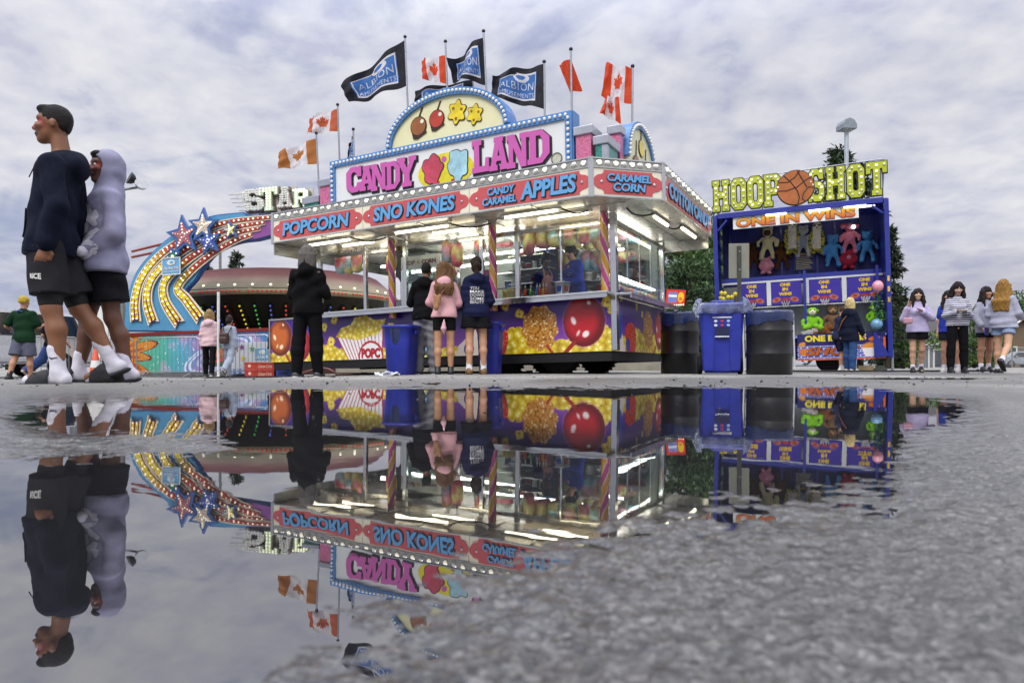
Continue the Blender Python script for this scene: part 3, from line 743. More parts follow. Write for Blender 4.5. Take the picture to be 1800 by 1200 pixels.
trailer_body()

def plaque(w, h, b=.022):
    H2 = h/2; q = .075; e = .15
    one = [(w-e, b), (w-e, b+.03), (w-e+.03, b+.055)]+[(w-e+.03+.115*math.sin(t), H2-(H2-b-.055)*math.cos(t)) for t in np.linspace(.15, math.pi-.15, 11)]+[(w-e+.03, h-b-.055), (w-e, h-b-.03), (w-e, h-b)]
    return one+[(w-x, h-z) for x, z in one]
def fascia(x0, w, T, texts, nb, name='sign_panel'):
    """a printed awning panel: cream board, rose plaque, blue letters with black shadow, bulb strip above"""
    H = .345; mb = MB().box((.004, .0, .0), (w-.004, .03, .47))
    p = mb.build(name, CREAM, tr, T)
    geo_obj('plaque', flat([plaque(w, H)], .004), ROSE, p, T @ Tr(0, -.004, .005))
    mb = MB()
    for sx in (.12, w-.12): mb.lathe([(.02, 0), (.02, .008), (.012, .012)], 10, T @ Tr(sx, -.006, .005+H/2) @ Rx(R(90)))
    mb.build('rivet', CHROME, p)
    for s, tx, tz, tw, th in texts:
        g = text(s, tw, th, .045, .012, .12, .98)
        geo_obj('letter_shadow', (g[0]*np.array([1.0, 1, 1.0]), g[1]), BLK, p, T @ Tr(tx+.011, -.011, tz-.011))
        g2 = flat_outline(s, tw, th); geo_obj('letter_outline', g2, BLK, p, T @ Tr(tx, -.0125, tz))
        geo_obj('lettering', text(s, tw, th, .035, .012, .12, .98), SKYB, p, T @ Tr(tx, -.018, tz))
    mb = MB().box((.0, -.012, .352), (w, -.002, .366)); mb.box((0, -.02, .462), (w, -.002, .478)); mb.box((0, -.012, -.012), (w, .0, .006)); mb.box((0, -.008, .366), (.012, -.002, .462)); mb.box((w-.012, -.008, .366), (w, -.002, .462))
    mb.build('metal_trim', CHROME, p, T)
    b = MB().box((.012, -.004, .367), (w-.012, -.001, .461)).build('bulb_strip', M('silver_bulb_strip', 'b4b2a8', .3, .7), p, T)
    for i in range(nb):
        v = T @ Vector((.09+(w-.18)*i/(nb-1), -.022, .414)); bulb(.029, v, b, on=(i % 2 == 0))
    # socket cups between the bulbs
    for i in range(nb):
        if 'bulb_socket' not in SOCK: SOCK['bulb_socket'] = MB().lathe([(.044, 0), (.04, .01), (.026, .012)], 10, Rx(R(90))).build('bulb_socket', CHROME, b); so = SOCK['bulb_socket']
        else: so = SOCK['bulb_socket'].copy(); COL.objects.link(so); so.parent = b
        so.matrix_basis = T @ Tr(.09+(w-.18)*i/(nb-1), -.004, .414)
def flat_outline(s, w, h): 
    V, F = text(s, w, h, .085, .004, .12, .98); c = V.mean(0); V = (V-c)*np.array([1.012, 1, 1.05])+c; return V, F
ZB = 2.262
FT = lambda x: Tr(x, -1.017, ZB)
fascia(-5.44, 1.885, FT(-5.44), [('POPCORN', .23, .075, 1.40, .215)], 13)
fascia(-3.555, 1.885, FT(-3.555), [('SNO KONES', .22, .075, 1.44, .215)], 13)
fascia(-1.67, 1.79, FT(-1.67), [('CANDY', .30, .19, .42, .10), ('CARAMEL', .22, .06, .52, .10), ('APPLES', .80, .065, .80, .235)], 13)
L2 = math.hypot(.695, .695)
TC = Tr(.12+.022, -.985-.022, ZB) @ Rz(R(45))
fascia(0, L2, TC, [('CARAMEL', .19, .185, .62, .10), ('CORN', .27, .065, .46, .105)], 8)
fascia(0, 2.87, Tr(.847, -.29, ZB) @ Rz(R(90)), [('COTTON CANDY', .2, .075, 2.48, .215)], 20)
def awning_bits():
    for x, y, a in ((.12, -1.01, 22), (.838, -.29, 67), (-5.457, -1.005, 0)): P_(MB().box((-.035, -.012, -.02), (.035, .02, .49), Tr(x, y, ZB) @ Rz(R(a))), 'fascia_corner_trim', CHROME)
    # tubes under the awning, two staggered per bay
    def tube(a, b):
        d = Vector(b)-Vector(a); e = d.normalized()
        f = MB().box((-.03, -.03, 0), (.03, d.length+.03, .028), Tr(*a) @ Rz(math.atan2(-e.x, e.y))).build('light_fitting', M('white_light_fitting', 'd8d8d2', .4), tr)
        MB().tube([Vector(a)+e*.03+Vector((0, 0, -.016)), Vector(b)-e*.03+Vector((0, 0, -.016))], .019, 8).build('light_tube', TUBE, f)
    for x0, x1 in ((-5.0, -4.05), (-4.55, -3.85), (-3.2, -2.2), (-2.75, -1.95), (-1.3, -.45), (-.95, -.15)):
        y = -.72 if x0 in (-5.0, -3.2, -1.3) else -.38
        tube((x0, y, 2.225), (x1, y, 2.225))
    tube((.52, .35, 2.225), (.52, 1.1, 2.225)); tube((.66, 1.35, 2.225), (.66, 2.25, 2.225))
    for a, b in (((-.45, -.72), (-.15, -.38)), ((-2.2, -.72), (-1.7, -.4)), ((-4.05, -.72), (-3.6, -.42)), ((.52, .3), (.3, -.2)), ((.66, 1.3), (.5, 1.1))):
        pts = [(a[0]+(b[0]-a[0])*t+.02*math.sin(7*t), a[1]+(b[1]-a[1])*t, 2.24-.06*math.sin(math.pi*t)) for t in np.linspace(0, 1, 9)]
        MB().tube(pts, .012, 6).build('light_cable', BLACKC, tr)
    # long tubes inside along the window head
    for a, b, y in ((-3.5, -2.15, .16), (-2.05, -.8, .16), (-5.3, -3.8, .16), (-.75, -.1, .16)):
        MB().tube([(a, y-.06, 2.17), (b, y-.06, 2.17)], .016, 8).build('light_tube', TUBE, tr)
    MB().tube([(-.12, .3, 2.14), (-.12, 2.3, 2.14)], .02, 8).build('light_tube', TUBEIN, tr)
    MB().tube([(-4.8, .95, 2.06), (-.4, .95, 2.06)], .022, 8).build('light_tube', TUBEIN, tr); MB().tube([(-4.8, 1.75, 2.06), (-.4, 1.75, 2.06)], .022, 8).build('light_tube', TUBEIN, tr)
    # slanted light bar over the side counter
    for z in (1.42, 1.37): MB().tube([(-.03, .15, z), (-.03, 2.2, z-.02)], .016, 8).build('light_tube', TUBEIN, tr)
    MB().box((-.02, .1, 1.30), (-.01, 2.3, 1.36)).build('light_fitting', CHROME, tr)
    cv = Canvas(2.1, .2, .02); d, idv = worley(cv.x*9, cv.z*12, 4)
    pal = np.array([lin(c) for c in ('d8432e', 'f0b92c', '4fae4a', '3f7fd0', 'e8e4d8', 'e87a2a')]); cv.c = pal[(idv*5.99).astype(int)]
    cv.obj('candy_display', PRINT, tr, Tr(-.05, .15, 1.17) @ Rz(R(90)))
    # back wall with a band of windows towards the left, shelves
    mb = MB().box((-4.7, 2.44, 1.1), (-.04, 2.48, 2.255)); P_(mb, 'back_wall', WHITEW)
    for z in (1.36, 1.62, 1.9):
        MB().box((-3.0, 2.08, z), (-.15, 2.43, z+.02)).build('shelf', CHROME, tr)
    MB().box((-2.08, .9, .41), (-1.5, 1.3, 1.12)).build('cabinet', M('steel_cabinet', '8e9296', .3, .8), tr)
    for z in (1.30, 1.52, 1.75, 1.98): MB().box((-2.16, 1.0, z), (-1.42, 1.32, z+.018)).build('shelf', CHROME, tr)
    MB().box((-2.2, 1.32, 1.12), (-1.4, 1.34, 2.25)).build('shelf_back', M('dark_blue_panel', '28305a', .5), tr)
    MB().box((-5.0, 1.2, .41), (-3.9, 1.8, 1.12)).build('cabinet', M('steel_cabinet'), tr)
    # equipment by the left window
    MB().box((-4.72, .9, 1.12), (-4.32, 1.25, 1.42), bev=.015).build('warmer_box', M('steel_cabinet'), tr)
    geo_obj('range_hood', (np.array([(-4.6, .8, 2.2), (-3.7, .8, 2.2), (-3.7, 1.8, 2.2), (-4.6, 1.8, 2.2), (-4.4, 1.0, 1.75), (-3.8, 1.0, 1.75), (-3.8, 1.7, 1.75), (-4.4, 1.7, 1.75)]), [(0, 1, 2, 3), (7, 6, 5, 4), (4, 5, 1, 0), (5, 6, 2, 1), (6, 7, 3, 2), (7, 4, 0, 3)]), M('dark_hood_steel', '5c625f', .35, .7), tr)
awning_bits()

# ---- slab-serif and block letters drawn on a grid
LET = {
 'C': [[(.3,0),(.75,0),(1,.18),(1,.36),(.72,.36),(.72,.27),(.62,.2),(.42,.2),(.32,.3),(.32,.7),(.42,.8),(.6,.8),(.7,.72),(.72,.6),(1,.6),(1,1),(.84,1),(.8,.94),(.7,1),(.3,1),(0,.8),(0,.2)]],
 'A': [[(0,0),(.42,0),(.42,.15),(.33,.15),(.37,.28),(.63,.28),(.67,.15),(.58,.15),(.58,0),(1,0),(1,.15),(.92,.15),(.68,.87),(.74,.87),(.74,1),(.26,1),(.26,.87),(.32,.87),(.08,.15),(0,.15)],[(.42,.42),(.5,.68),(.58,.42)]],
 'N': [[(0,0),(.38,0),(.38,.15),(.28,.15),(.28,.66),(.66,0),(.9,0),(.9,.85),(1,.85),(1,1),(.62,1),(.62,.85),(.7,.85),(.7,.38),(.34,1),(0,1),(0,.85),(.09,.85),(.09,.15),(0,.15)]],
 'D': [[(0,0),(.65,0),(1,.25),(1,.75),(.65,1),(0,1),(0,.85),(.11,.85),(.11,.15),(0,.15)],[(.38,.16),(.38,.84),(.58,.84),(.7,.7),(.7,.3),(.58,.16)]],
 'Y': [[(.26,0),(.74,0),(.74,.15),(.64,.15),(.64,.42),(.92,.85),(1,.85),(1,1),(.62,1),(.62,.85),(.68,.85),(.52,.6),(.36,.85),(.42,.85),(.42,1),(0,1),(0,.85),(.08,.85),(.37,.42),(.37,.15),(.26,.15)]],
 'L': [[(0,0),(1,0),(1,.42),(.82,.42),(.78,.17),(.42,.17),(.42,.85),(.56,.85),(.56,1),(0,1),(0,.85),(.13,.85),(.13,.15),(0,.15)]],
 'H': [[(0,0),(.42,0),(.42,.16),(.36,.16),(.36,.42),(.64,.42),(.64,.16),(.58,.16),(.58,0),(1,0),(1,.16),(.94,.16),(.94,.84),(1,.84),(1,1),(.58,1),(.58,.84),(.64,.84),(.64,.62),(.36,.62),(.36,.84),(.42,.84),(.42,1),(0,1),(0,.84),(.06,.84),(.06,.16),(0,.16)]],
 'O': [[(.24,0),(.76,0),(1,.16),(1,.84),(.76,1),(.24,1),(0,.84),(0,.16)],[(.34,.26),(.34,.74),(.42,.8),(.58,.8),(.66,.74),(.66,.26),(.58,.2),(.42,.2)]],
 'P': [[(0,0),(.5,0),(.5,.16),(.4,.16),(.4,.36),(.78,.36),(1,.5),(1,.86),(.78,1),(0,1),(0,.84),(.08,.84),(.08,.16),(0,.16)],[(.4,.55),(.4,.82),(.62,.82),(.68,.76),(.68,.6),(.62,.55)]],
 'S': [[(0,0),(.2,0),(.26,.08),(.36,0),(.78,0),(1,.16),(1,.46),(.78,.6),(.4,.62),(.33,.67),(.33,.76),(.4,.82),(.6,.82),(.7,.68),(.95,.68),(.95,1),(.78,1),(.72,.93),(.62,1),(.24,1),(.02,.85),(.02,.58),(.22,.44),(.6,.42),(.68,.37),(.68,.25),(.6,.19),(.38,.19),(.28,.34),(0,.34)]],
 'T': [[(.26,0),(.74,0),(.74,.16),(.66,.16),(.66,.8),(.78,.8),(.8,.66),(1,.66),(1,1),(0,1),(0,.66),(.2,.66),(.22,.8),(.34,.8),(.34,.16),(.26,.16)]],
 'R': [[(0,0),(.4,0),(.4,.16),(.36,.16),(.36,.4),(.5,.4),(.66,.0),(1,0),(1,.16),(.92,.16),(.8,.44),(.96,.56),(.96,.86),(.76,1),(0,1),(0,.84),(.08,.84),(.08,.16),(0,.16)],[(.36,.58),(.36,.82),(.6,.82),(.66,.77),(.66,.63),(.6,.58)]],
}
def letter(ch, x, z, w, h, slant=0.0): return [[(x+u*w+slant*v*h, z+v*h) for u, v in lp] for lp in LET[ch]]

def border_strip(pts, wd, depth, name, par, T, nb=0, r=.024, closed=False):
    """flat band following pts, bulbs along its middle"""
    n = len(pts); Lp = []; Rp = []
    for i, p in enumerate(pts):
        a = pts[(i-1) % n] if closed or i > 0 else p; b = pts[(i+1) % n] if closed or i < n-1 else p
        d1 = Vector((p[0]-a[0], p[1]-a[1])); d2 = Vector((b[0]-p[0], b[1]-p[1]))
        d1 = d1.normalized() if d1.length > 1e-9 else d2.normalized(); d2 = d2.normalized() if d2.length > 1e-9 else d1
        nn = Vector((-d1.y-d2.y, d1.x+d2.x)); 
        nn.normalize(); k = 1/max(.4, nn.dot(Vector((-d1.y, d1.x)))); nn *= k*wd/2
        Lp.append((p[0]+nn.x, p[1]+nn.y)); Rp.append((p[0]-nn.x, p[1]-nn.y))
    loops = [Lp, Rp] if closed else [Lp+Rp[::-1]]
    o = geo_obj(name, flat(loops, depth), BORD, par, T)
    q = list(pts)+([pts[0]] if closed else [])
    seg = [math.dist(q[i], q[i+1]) for i in range(len(q)-1)]; tot = sum(seg)
    if nb:
        for k in range(nb):
            s = (k+.5)*tot/nb; i = 0
            while i < len(seg)-1 and s > seg[i]: s -= seg[i]; i += 1
            t = s/max(1e-9, seg[i]); bulb(r, T @ Vector((q[i][0]+(q[i+1][0]-q[i][0])*t, -depth/2-.014, q[i][1]+(q[i+1][1]-q[i][1])*t)), o, on=False)
    return o
def floss_outline(cx, cz, w, h, sd):
    g = np.random.default_rng(sd); pts = []
    for i in range(48):
        a = 2*math.pi*i/48; r = 1+.11*math.sin(5*a+sd)+.05*math.sin(9*a)
        zz = math.sin(a); k = .62+.38*(zz*.5+.5)
        pts.append((cx+w/2*r*k*math.cos(a), cz+h/2*r*zz))
    return pts
def marquee():
    YS = -.45; T = Tr(0, YS, 0)
    sg = MB().box((-4.69, .0, 2.74), (-.35, .22, 3.60)).build('marquee_sign', WHITEP, tr, T)
    x0, x1, z1 = -4.64, -.40, 3.555
    border_strip([(x0, 2.76), (x0, z1), (x1, z1), (x1, 2.76)], .10, .03, 'sign_border', sg, T @ Tr(0, -.017, 0), 74)
    # side cheeks of the box in the same blue
    mb = MB().box((-.348, .0, 2.74), (-.335, .22, 3.605)); mb.box((-4.705, 0, 2.74), (-4.692, .22, 3.605)); mb.box((-4.70, .002, 3.602), (-.335, .22, 3.612)); mb.build('sign_edge', BORD, sg, T)
    # half-round topper
    cx = -2.42; arc = [(cx+1.06*math.cos(a), 3.625+.66*math.sin(a)) for a in np.linspace(math.pi, 0, 40)]
    tp = geo_obj('sign_topper', flat([arc], .2), M('pale_yellow_vinyl', 'e7e3b4', .4, coat=.3, var=.05), tr, T @ Tr(0, .12, 0))
    border_strip(arc, .10, .25, 'topper_border', tp, T @ Tr(0, .10, 0), 40)
    # apples and popcorn painted on the topper
    def ap(px, py, r, body, dark, lite):
        p = TF.hit(px, py, 1, YS); x, z = p.x, p.z
        geo_obj('apple_outline', flat([circ(x, z, r*1.13, 28)], .004), M('dark_brown_vinyl', '3a1a10', .4), tp, T @ Tr(0, .010, 0))
        geo_obj('apple_base', flat([[(x-r*.9, z-r*.75), (x+r*1.0, z-r*.6), (x+r*1.15, z-r*.85), (x-r*.2, z-r*1.45), (x-r*.75, z-r*1.35)]], .004), M('dark_brown_vinyl'), tp, T @ Tr(0, .006, 0))
        geo_obj('apple_art', flat([circ(x, z, r, 28)], .004), M(body+'_vinyl', body, .35, coat=.4, var=.3, vs=4), tp, T @ Tr(0, .004, 0))
        geo_obj('apple_highlight', flat([circ(x+r*.55, z+r*.45, r*.24, 14)], .004), M('cream_sign_vinyl'), tp, T @ Tr(0, -.001, 0))
        geo_obj('apple_stick', flat([[(x-r*.1, z+r*.9), (x+r*.14, z+r*.9), (x+r*.7, z+r*2.1), (x+r*.45, z+r*2.1)]], .004), M('dark_brown_vinyl'), tp, T @ Tr(0, .014, 0))
    ap(735, 222, .135, '9a5a22', 0, 0); ap(767, 209, .125, 'b8371e', 0, 0)
    for px, py, r in ((803, 197, .135), (834, 201, .115)):
        p = TF.hit(px, py, 1, YS); g = np.random.default_rng(int(px))
        lobes = [(p.x+r*.62*math.cos(a), p.z+r*.72*math.sin(a)) for a in np.arange(6)*1.047+.3]
        geo_obj('popcorn_outline', flat([[(p.x+r*(1.12+.2*math.sin(6*a-.3))*math.cos(a), p.z+r*(1.25+.2*math.sin(6*a-.3))*math.sin(a)) for a in np.linspace(0, 6.28, 60)[:-1]]], .004), M('dark_brown_vinyl'), tp, T @ Tr(0, .010, 0))
        geo_obj('popcorn_art', flat([[(p.x+r*(1.0+.2*math.sin(6*a-.3))*math.cos(a), p.z+r*(1.12+.2*math.sin(6*a-.3))*math.sin(a)) for a in np.linspace(0, 6.28, 60)[:-1]]], .004), M('popcorn_yellow_vinyl', 'ecd21c', .35, coat=.4, var=.3, vs=7), tp, T @ Tr(0, .004, 0))
        for k, (lx, lz) in enumerate(lobes[::2]): geo_obj('popcorn_spot', flat([circ(lx, lz, r*.17, 10)], .004), M('popcorn_brown_vinyl', '8a6410', .4), tp, T @ Tr(0, -.001, 0))
    # big slab letters: (char, left px, right px, top px at left, bottom px at left)
    rows = [('C', 611, 638, 297, 341), ('A', 634, 660, 295, 337), ('N', 654, 683, 291, 337), ('D', 680, 706, 287, 335), ('Y', 700, 735, 280, 331),
            ('L', 832, 862, 250, 306), ('A', 862, 896, 245, 302), ('N', 893, 932, 240, 298), ('D', 929, 969, 233, 291)]
    for k, (ch, a, b, t, bt) in enumerate(rows):
        p0 = TF.hit(a, bt, 1, YS); p1 = TF.hit(a, t, 1, YS); p2 = TF.hit(b, t, 1, YS); w, h = (p2.x-p0.x)*.93, p1.z-p0.z
        lp = letter(ch, p0.x, p0.z, w, h)
        geo_obj('letter_shadow', flat(lp, .006, .018), BLK, sg, T @ Tr(.02, -.007-.002*(k % 2), -.022))
        l = geo_obj('letter', flat(lp, .012, .004), PINKL, sg, T @ Tr(0, -.018-.003*(k % 2), 0))
    # cotton candy art between the words
    p = TF.hit(783, 298, 1, YS)
    geo_obj('yellow_oval', flat([circ(p.x, p.z-.02, .50, 40, .27, .0)], .004), M('lemon_vinyl', 'e2d41c', .4, coat=.3), sg, T @ Tr(0, -.004, 0))
    for px, py, w, h, c, nm, sd in ((761, 300, .42, .44, 'c9435c', 'raspberry_floss', 1), (806, 291, .42, .46, 'a9d8e6', 'pale_blue_floss', 4)):
        p = TF.hit(px, py, 1, YS)
        ol = floss_outline(p.x, p.z, w, h, sd)
        geo_obj('floss_outline', flat([ol], .004, .014), BLK, sg, T @ Tr(0, -.009, 0))
        geo_obj('floss_art', flat([ol], .004), M(nm+'_vinyl', c, .4, coat=.3, var=.35, vs=5), sg, T @ Tr(0, -.014, 0))
        s = 1 if sd == 1 else -1
        geo_obj('paper_cone', flat([[(p.x+s*.02, p.z-h*.44), (p.x+s*.12, p.z-h*.40), (p.x+s*.15, p.z-h*.62)]], .004), M('cone_stripe_vinyl', 'a83a34', .4), sg, T @ Tr(0, -.012, 0))
    p = TF.hit(781, 280, 1, YS); geo_obj('pink_dot', flat([circ(p.x, p.z, .045, 16)], .004), PINKL, sg, T @ Tr(0, -.009, 0))
    p = TF.hit(979, 279, 1, YS); geo_obj('maker_roundel', flat([circ(p.x, p.z, .085, 24)], .004), M('grey_roundel', 'c8c6b4', .4, var=.3, vs=20), sg, T @ Tr(0, -.004, 0))
    geo_obj('roundel_ring', flat([circ(p.x, p.z, .085, 24), circ(p.x, p.z, .068, 24)], .004), M('grey_ring', '6e6c60', .4), sg, T @ Tr(0, -.009, 0))
    # gift-box blocks on the roof
    GPI = M('pink_glitter', 'd9759b', .35, .25, .5, 34, coat=.4); GTE = M('teal_glitter', '3f9488', .35, .3, .55, 34, coat=.4); CAP = M('silver_cap_sheet', 'b9bcc4', .25, .75, .12, 3)
    def gift(x0, x1, y0, y1, z1, mat, ribbon=False):
        b = MB().box((x0, y0, 2.736), (x1, y1, z1-.12)).build('roof_block', mat, tr)
        mb = MB().box((x0-.03, y0-.03, z1-.12), (x1+.03, y1+.03, z1), bev=.012).build('silver_cap', CAP, b)
        if ribbon: MB().box((x1-.07, y0-.006, 2.74), (x1+.006, y0+.07, z1-.13)).build('corner_trim', CAP, b)
    gift(-.31, -.09, -.44, -.1, 3.37, GPI); gift(-.03, .13, -.43, .0, 3.20, GTE, True); gift(.0, .15, .05, .2, 3.48, GPI)
    gift(-4.98, -4.74, -.42, .0, 3.36, GPI); gift(-5.36, -5.03, -.40, .1, 3.12, GTE)
    # rounded side sign
    TS = Tr(.2, 0, 0) @ Rz(R(90))
    out = [(.27, 2.76), (1.57, 2.76), (1.57, 3.1)]+[(.92+.65*math.cos(a), 3.1+.60*math.sin(a)) for a in np.linspace(0, math.pi, 24)]
    ss = geo_obj('side_sign', flat([out], .18), M('pale_yellow_vinyl'), tr, TS @ Tr(0, .11, 0))
    border_strip(out[1:], .10, .22, 'side_sign_border', ss, TS @ Tr(0, .10, 0), 34, .022)
    for x, z, r, c in ((.66, 3.02, .17, '9a5a22'), (1.12, 3.0, .18, 'b8371e'), (.92, 3.38, .12, 'ecd21c')):
        geo_obj('apple_outline', flat([circ(x, z, r*1.1, 24)], .004), M('dark_brown_vinyl'), ss, TS @ Tr(0, .008, 0)); geo_obj('apple_art', flat([circ(x, z, r, 24)], .004), M(c+'_vinyl2', c, .35, coat=.4, var=.3, vs=4), ss, TS @ Tr(0, .003, 0))
        geo_obj('apple_stick', flat([[(x-.02, z+r), (x+.02, z+r), (x+.05, z+r+.25), (x+.02, z+r+.25)]], .004), M('dark_brown_vinyl'), ss, TS @ Tr(0, .013, 0))
marquee()

# ------------------------------------------------------------------ flags on the roof
LEAF = [(0, 1), (.13, .74), (.29, .83), (.22, .36), (.45, .62), (.51, .47), (.83, .53), (.72, .22), (.86, .12), (.43, -.22), (.48, -.42), (.05, -.34), (.04, -.72), (-.04, -.72), (-.05, -.34), (-.48, -.42), (-.43, -.22), (-.86, .12), (-.72, .22), (-.83, .53), (-.51, .47), (-.45, .62), (-.22, .36), (-.29, .83), (-.13, .74)]
FLAGMETAL = M('flag_pole_aluminium', 'a9adb2', .35, .7); FINIAL = M('black_finial', '18181b', .4)
def cloth_mat(name, h):
    if name in MATS: return MATS[name]
    m = M(name, h, .75, 0, .12, 7); nt = m.node_tree; b = nt.nodes['Principled BSDF']; tl = node(nt, 'ShaderNodeBsdfTranslucent'); tl.inputs[0].default_value = lin(h, 1)
    mx = node(nt, 'ShaderNodeMixShader'); mx.inputs[0].default_value = .38; out = nt.nodes['Material Output']; nt.links.new(b.outputs[0], mx.inputs[1]); nt.links.new(tl.outputs[0], mx.inputs[2]); nt.links.new(mx.outputs[0], out.inputs[0]); return m
def flag(kind, label, d, pole_top, pole_bot, hoist, fly, red='df5028', wave=.09, extra=None, sd=0, nw=1.6, group=None):
    base = pp(*pole_bot, d); base.z = base.z
    t = thing('flag', label, 'flag', base, 0, group)
    def lo(px, py, dd): return pp(px, py, dd)-base
    top = lo(*pole_top, d)
    pole = MB().tube([(0, 0, 0), top], .017, 8).build('flag_pole', FLAGMETAL, t)
    MB().ball(tuple(top+Vector((0, 0, .03))), .032, 10).build('finial', FINIAL, pole)
    def surf(h0, f0, asp, dz=.35, sdx=0):
        c = [lo(*h0[0], d), lo(*h0[1], d), lo(*f0[0], d+dz), lo(*f0[1], d+dz)]
        def fn(u, v):
            u = np.asarray(u)[..., None]; v = np.asarray(v)[..., None]
            p = (1-u)*((1-v)*np.array(c[1])+v*np.array(c[0]))+u*((1-v)*np.array(c[3])+v*np.array(c[2]))
            ph = 2*math.pi*nw*u+1.8*v+sd+sdx
            p = p+np.array([0.25, 1, 0.0])*wave*np.sqrt(np.clip(u, 0, 1))*np.sin(ph)*1.0+np.array([0, .5, .35])*wave*.55*u*np.sin(2*ph+3*v+sd)
            p = p+np.array([.3, 1, .2])*.022*np.sqrt(np.clip(u, 0, 1))*np.sin(19*u+6*v+sd)*np.sin(9*v-8*u+2*sd)
            return p
        return fn
    def cloth(fn, asp, name, n=(84, 44), pattern=kind):
        U, Vv = np.meshgrid(np.linspace(0, 1, n[0]), np.linspace(0, 1, n[1])); P = fn(U, Vv).reshape(-1, 3)
        i = np.arange((n[1]-1)*n[0]).reshape(n[1]-1, n[0])[:, :-1].ravel(); F = np.stack([i, i+1, i+1+n[0], i+n[0]], 1)
        uc = ((U[:-1, :-1]+U[1:, 1:])/2).ravel(); vc = ((Vv[:-1, :-1]+Vv[1:, 1:])/2).ravel()
        if pattern == 'canada':
            mi = ((uc < .25) | (uc > .75)).astype(int)
            mi |= inpoly([(.5+.2*x, .47+.40*y) for x, y in LEAF], uc, vc).astype(int)
            ms = [cloth_mat('white_flag_nylon', 'e6e2e4'), cloth_mat('red_flag_nylon_'+red, red)]
        elif pattern == 'red': mi = np.ones(len(uc), int); ms = [cloth_mat('white_flag_nylon', 'e6e2e4'), cloth_mat('red_flag_nylon_'+red, red)]
        else:
            e = lambda a: (uc > .14+a) & (uc < .86-a) & (vc > .13+a*1.5) & (vc < .87-a*1.5) & ~((uc > .5) & (vc > .8-a))
            mi = np.zeros(len(uc), int); mi[e(0)] = 1; mi[e(.012)] = 2; mi[e(.03)] = 1
            el = ((uc-.42)/.13)**2+((vc-.74)/.12)**2 < 1; mi[el] = 2; mi[((uc-.44)/.08)**2+((vc-.76)/.06)**2 < 1] = 1
            ms = [cloth_mat('black_flag_nylon', '25262d'), cloth_mat('blue_flag_nylon', '4676b8'), cloth_mat('white_flag_nylon', 'e6e2e4')]
        o = mesh_obj(name, P, F, ms, t, mi, smooth=True)
        if pattern == 'park':
            for s, v0, hh, u0, u1 in (('ALBION', .40, .20, .20, .80), ('AMUSEMENTS', .20, .12, .18, .82)):
                V, Fs = text(s, 1, 1, .0, .0, 0, 1.1)
                # reads left to right as seen from the front: the hoist is at the right
                uu = u1-V[:, 0]*(u1-u0); vv = v0+V[:, 2]*hh
                Pt = fn(uu, vv)-np.array([0, .014, 0])
                mesh_obj('lettering', Pt, Fs, M('white_flag_print', 'c3cad8', .7), o)
        return o
    cloth(surf(hoist, fly, 1.6), 1.6, 'flag_cloth')
    if extra: cloth(surf(extra[0], extra[1], .7, .12, 2.0), .7, 'flag_fold', (40, 40), 'canada')
    return t
GA = 'black and blue park flags on the roof of the food trailer'; GC = 'red and white maple leaf flags on the roof of the food trailer'
flag('park', 'largest black flag with blue ALBION panel flying at left of the half-round topper', 12.2, (712, 68), (720, 270), [(711.5, 70), (716, 150)], [(599, 152), (618, 183)], wave=.10, sd=.6, group=GA)
flag('canada', 'small maple leaf flag flying between the two black flags above the topper', 11.9, (783, 76), (788, 200), [(783, 98), (785.5, 148)], [(739, 106), (743, 141)], wave=.07, sd=2, group=GC)
flag('park', 'black and blue flag folded over itself on the tallest pole', 11.5, (850, 58), (858, 220), [(850.5, 66), (855, 149)], [(789, 106), (790, 138)], wave=.17, sd=1.4, nw=1.1, group=GA)
flag('park', 'black flag drooping half hidden behind the half-round topper', 12.1, (831, 118), (833, 220), [(831, 141), (832, 166)], [(727, 158), (728, 190)], wave=.08, sd=2.2, group=GA)
flag('park', 'black and blue flag flying at right above the end of the topper', 11.0, (956.5, 112), (958, 240), [(957, 113), (956, 192)], [(864, 130), (860, 172)], wave=.10, sd=3.4, group=GA)
flag('red', 'flag showing only its red band hanging crumpled on its pole', 10.8, (1003.5, 90), (1006, 240), [(1003.5, 104), (1024, 160)], [(982, 113), (1002, 163)], wave=.05, sd=1, nw=.8, group=GC)
flag('canada', 'maple leaf flag with a torn fold hanging below it beside the side sign', 10.5, (1112, 120), (1111, 260), [(1112, 120), (1110, 183)], [(1066, 113), (1058, 172)], wave=.08, sd=.3, extra=([(1088, 171), (1092, 219)], [(1062, 172), (1054, 200)]), group=GC)
flag('canada', 'maple leaf flag in backlit orange colour flying lowest at the left end of the roof', 13.2, (556, 237), (563, 375), [(557, 243), (559, 287)], [(489, 268), (492, 298)], 'b8743a', .07, sd=1.1, group=GC)  # backlight is put into the cloth colour, a washed orange instead of red
flag('canada', 'maple leaf flag rolled at its end above the backlit orange flag', 13.0, (593.5, 187), (599, 345), [(594, 192), (595.5, 231)], [(541, 206), (538, 236)], 'c96440', .08, sd=2.9, group=GC)
flag('park', 'black flag blown edge-on beside the top left corner of the white sign', 12.9, (621, 230), (624, 340), [(621, 236), (623.5, 280)], [(615, 255), (611, 283)], wave=.04, sd=.2, group=GA)
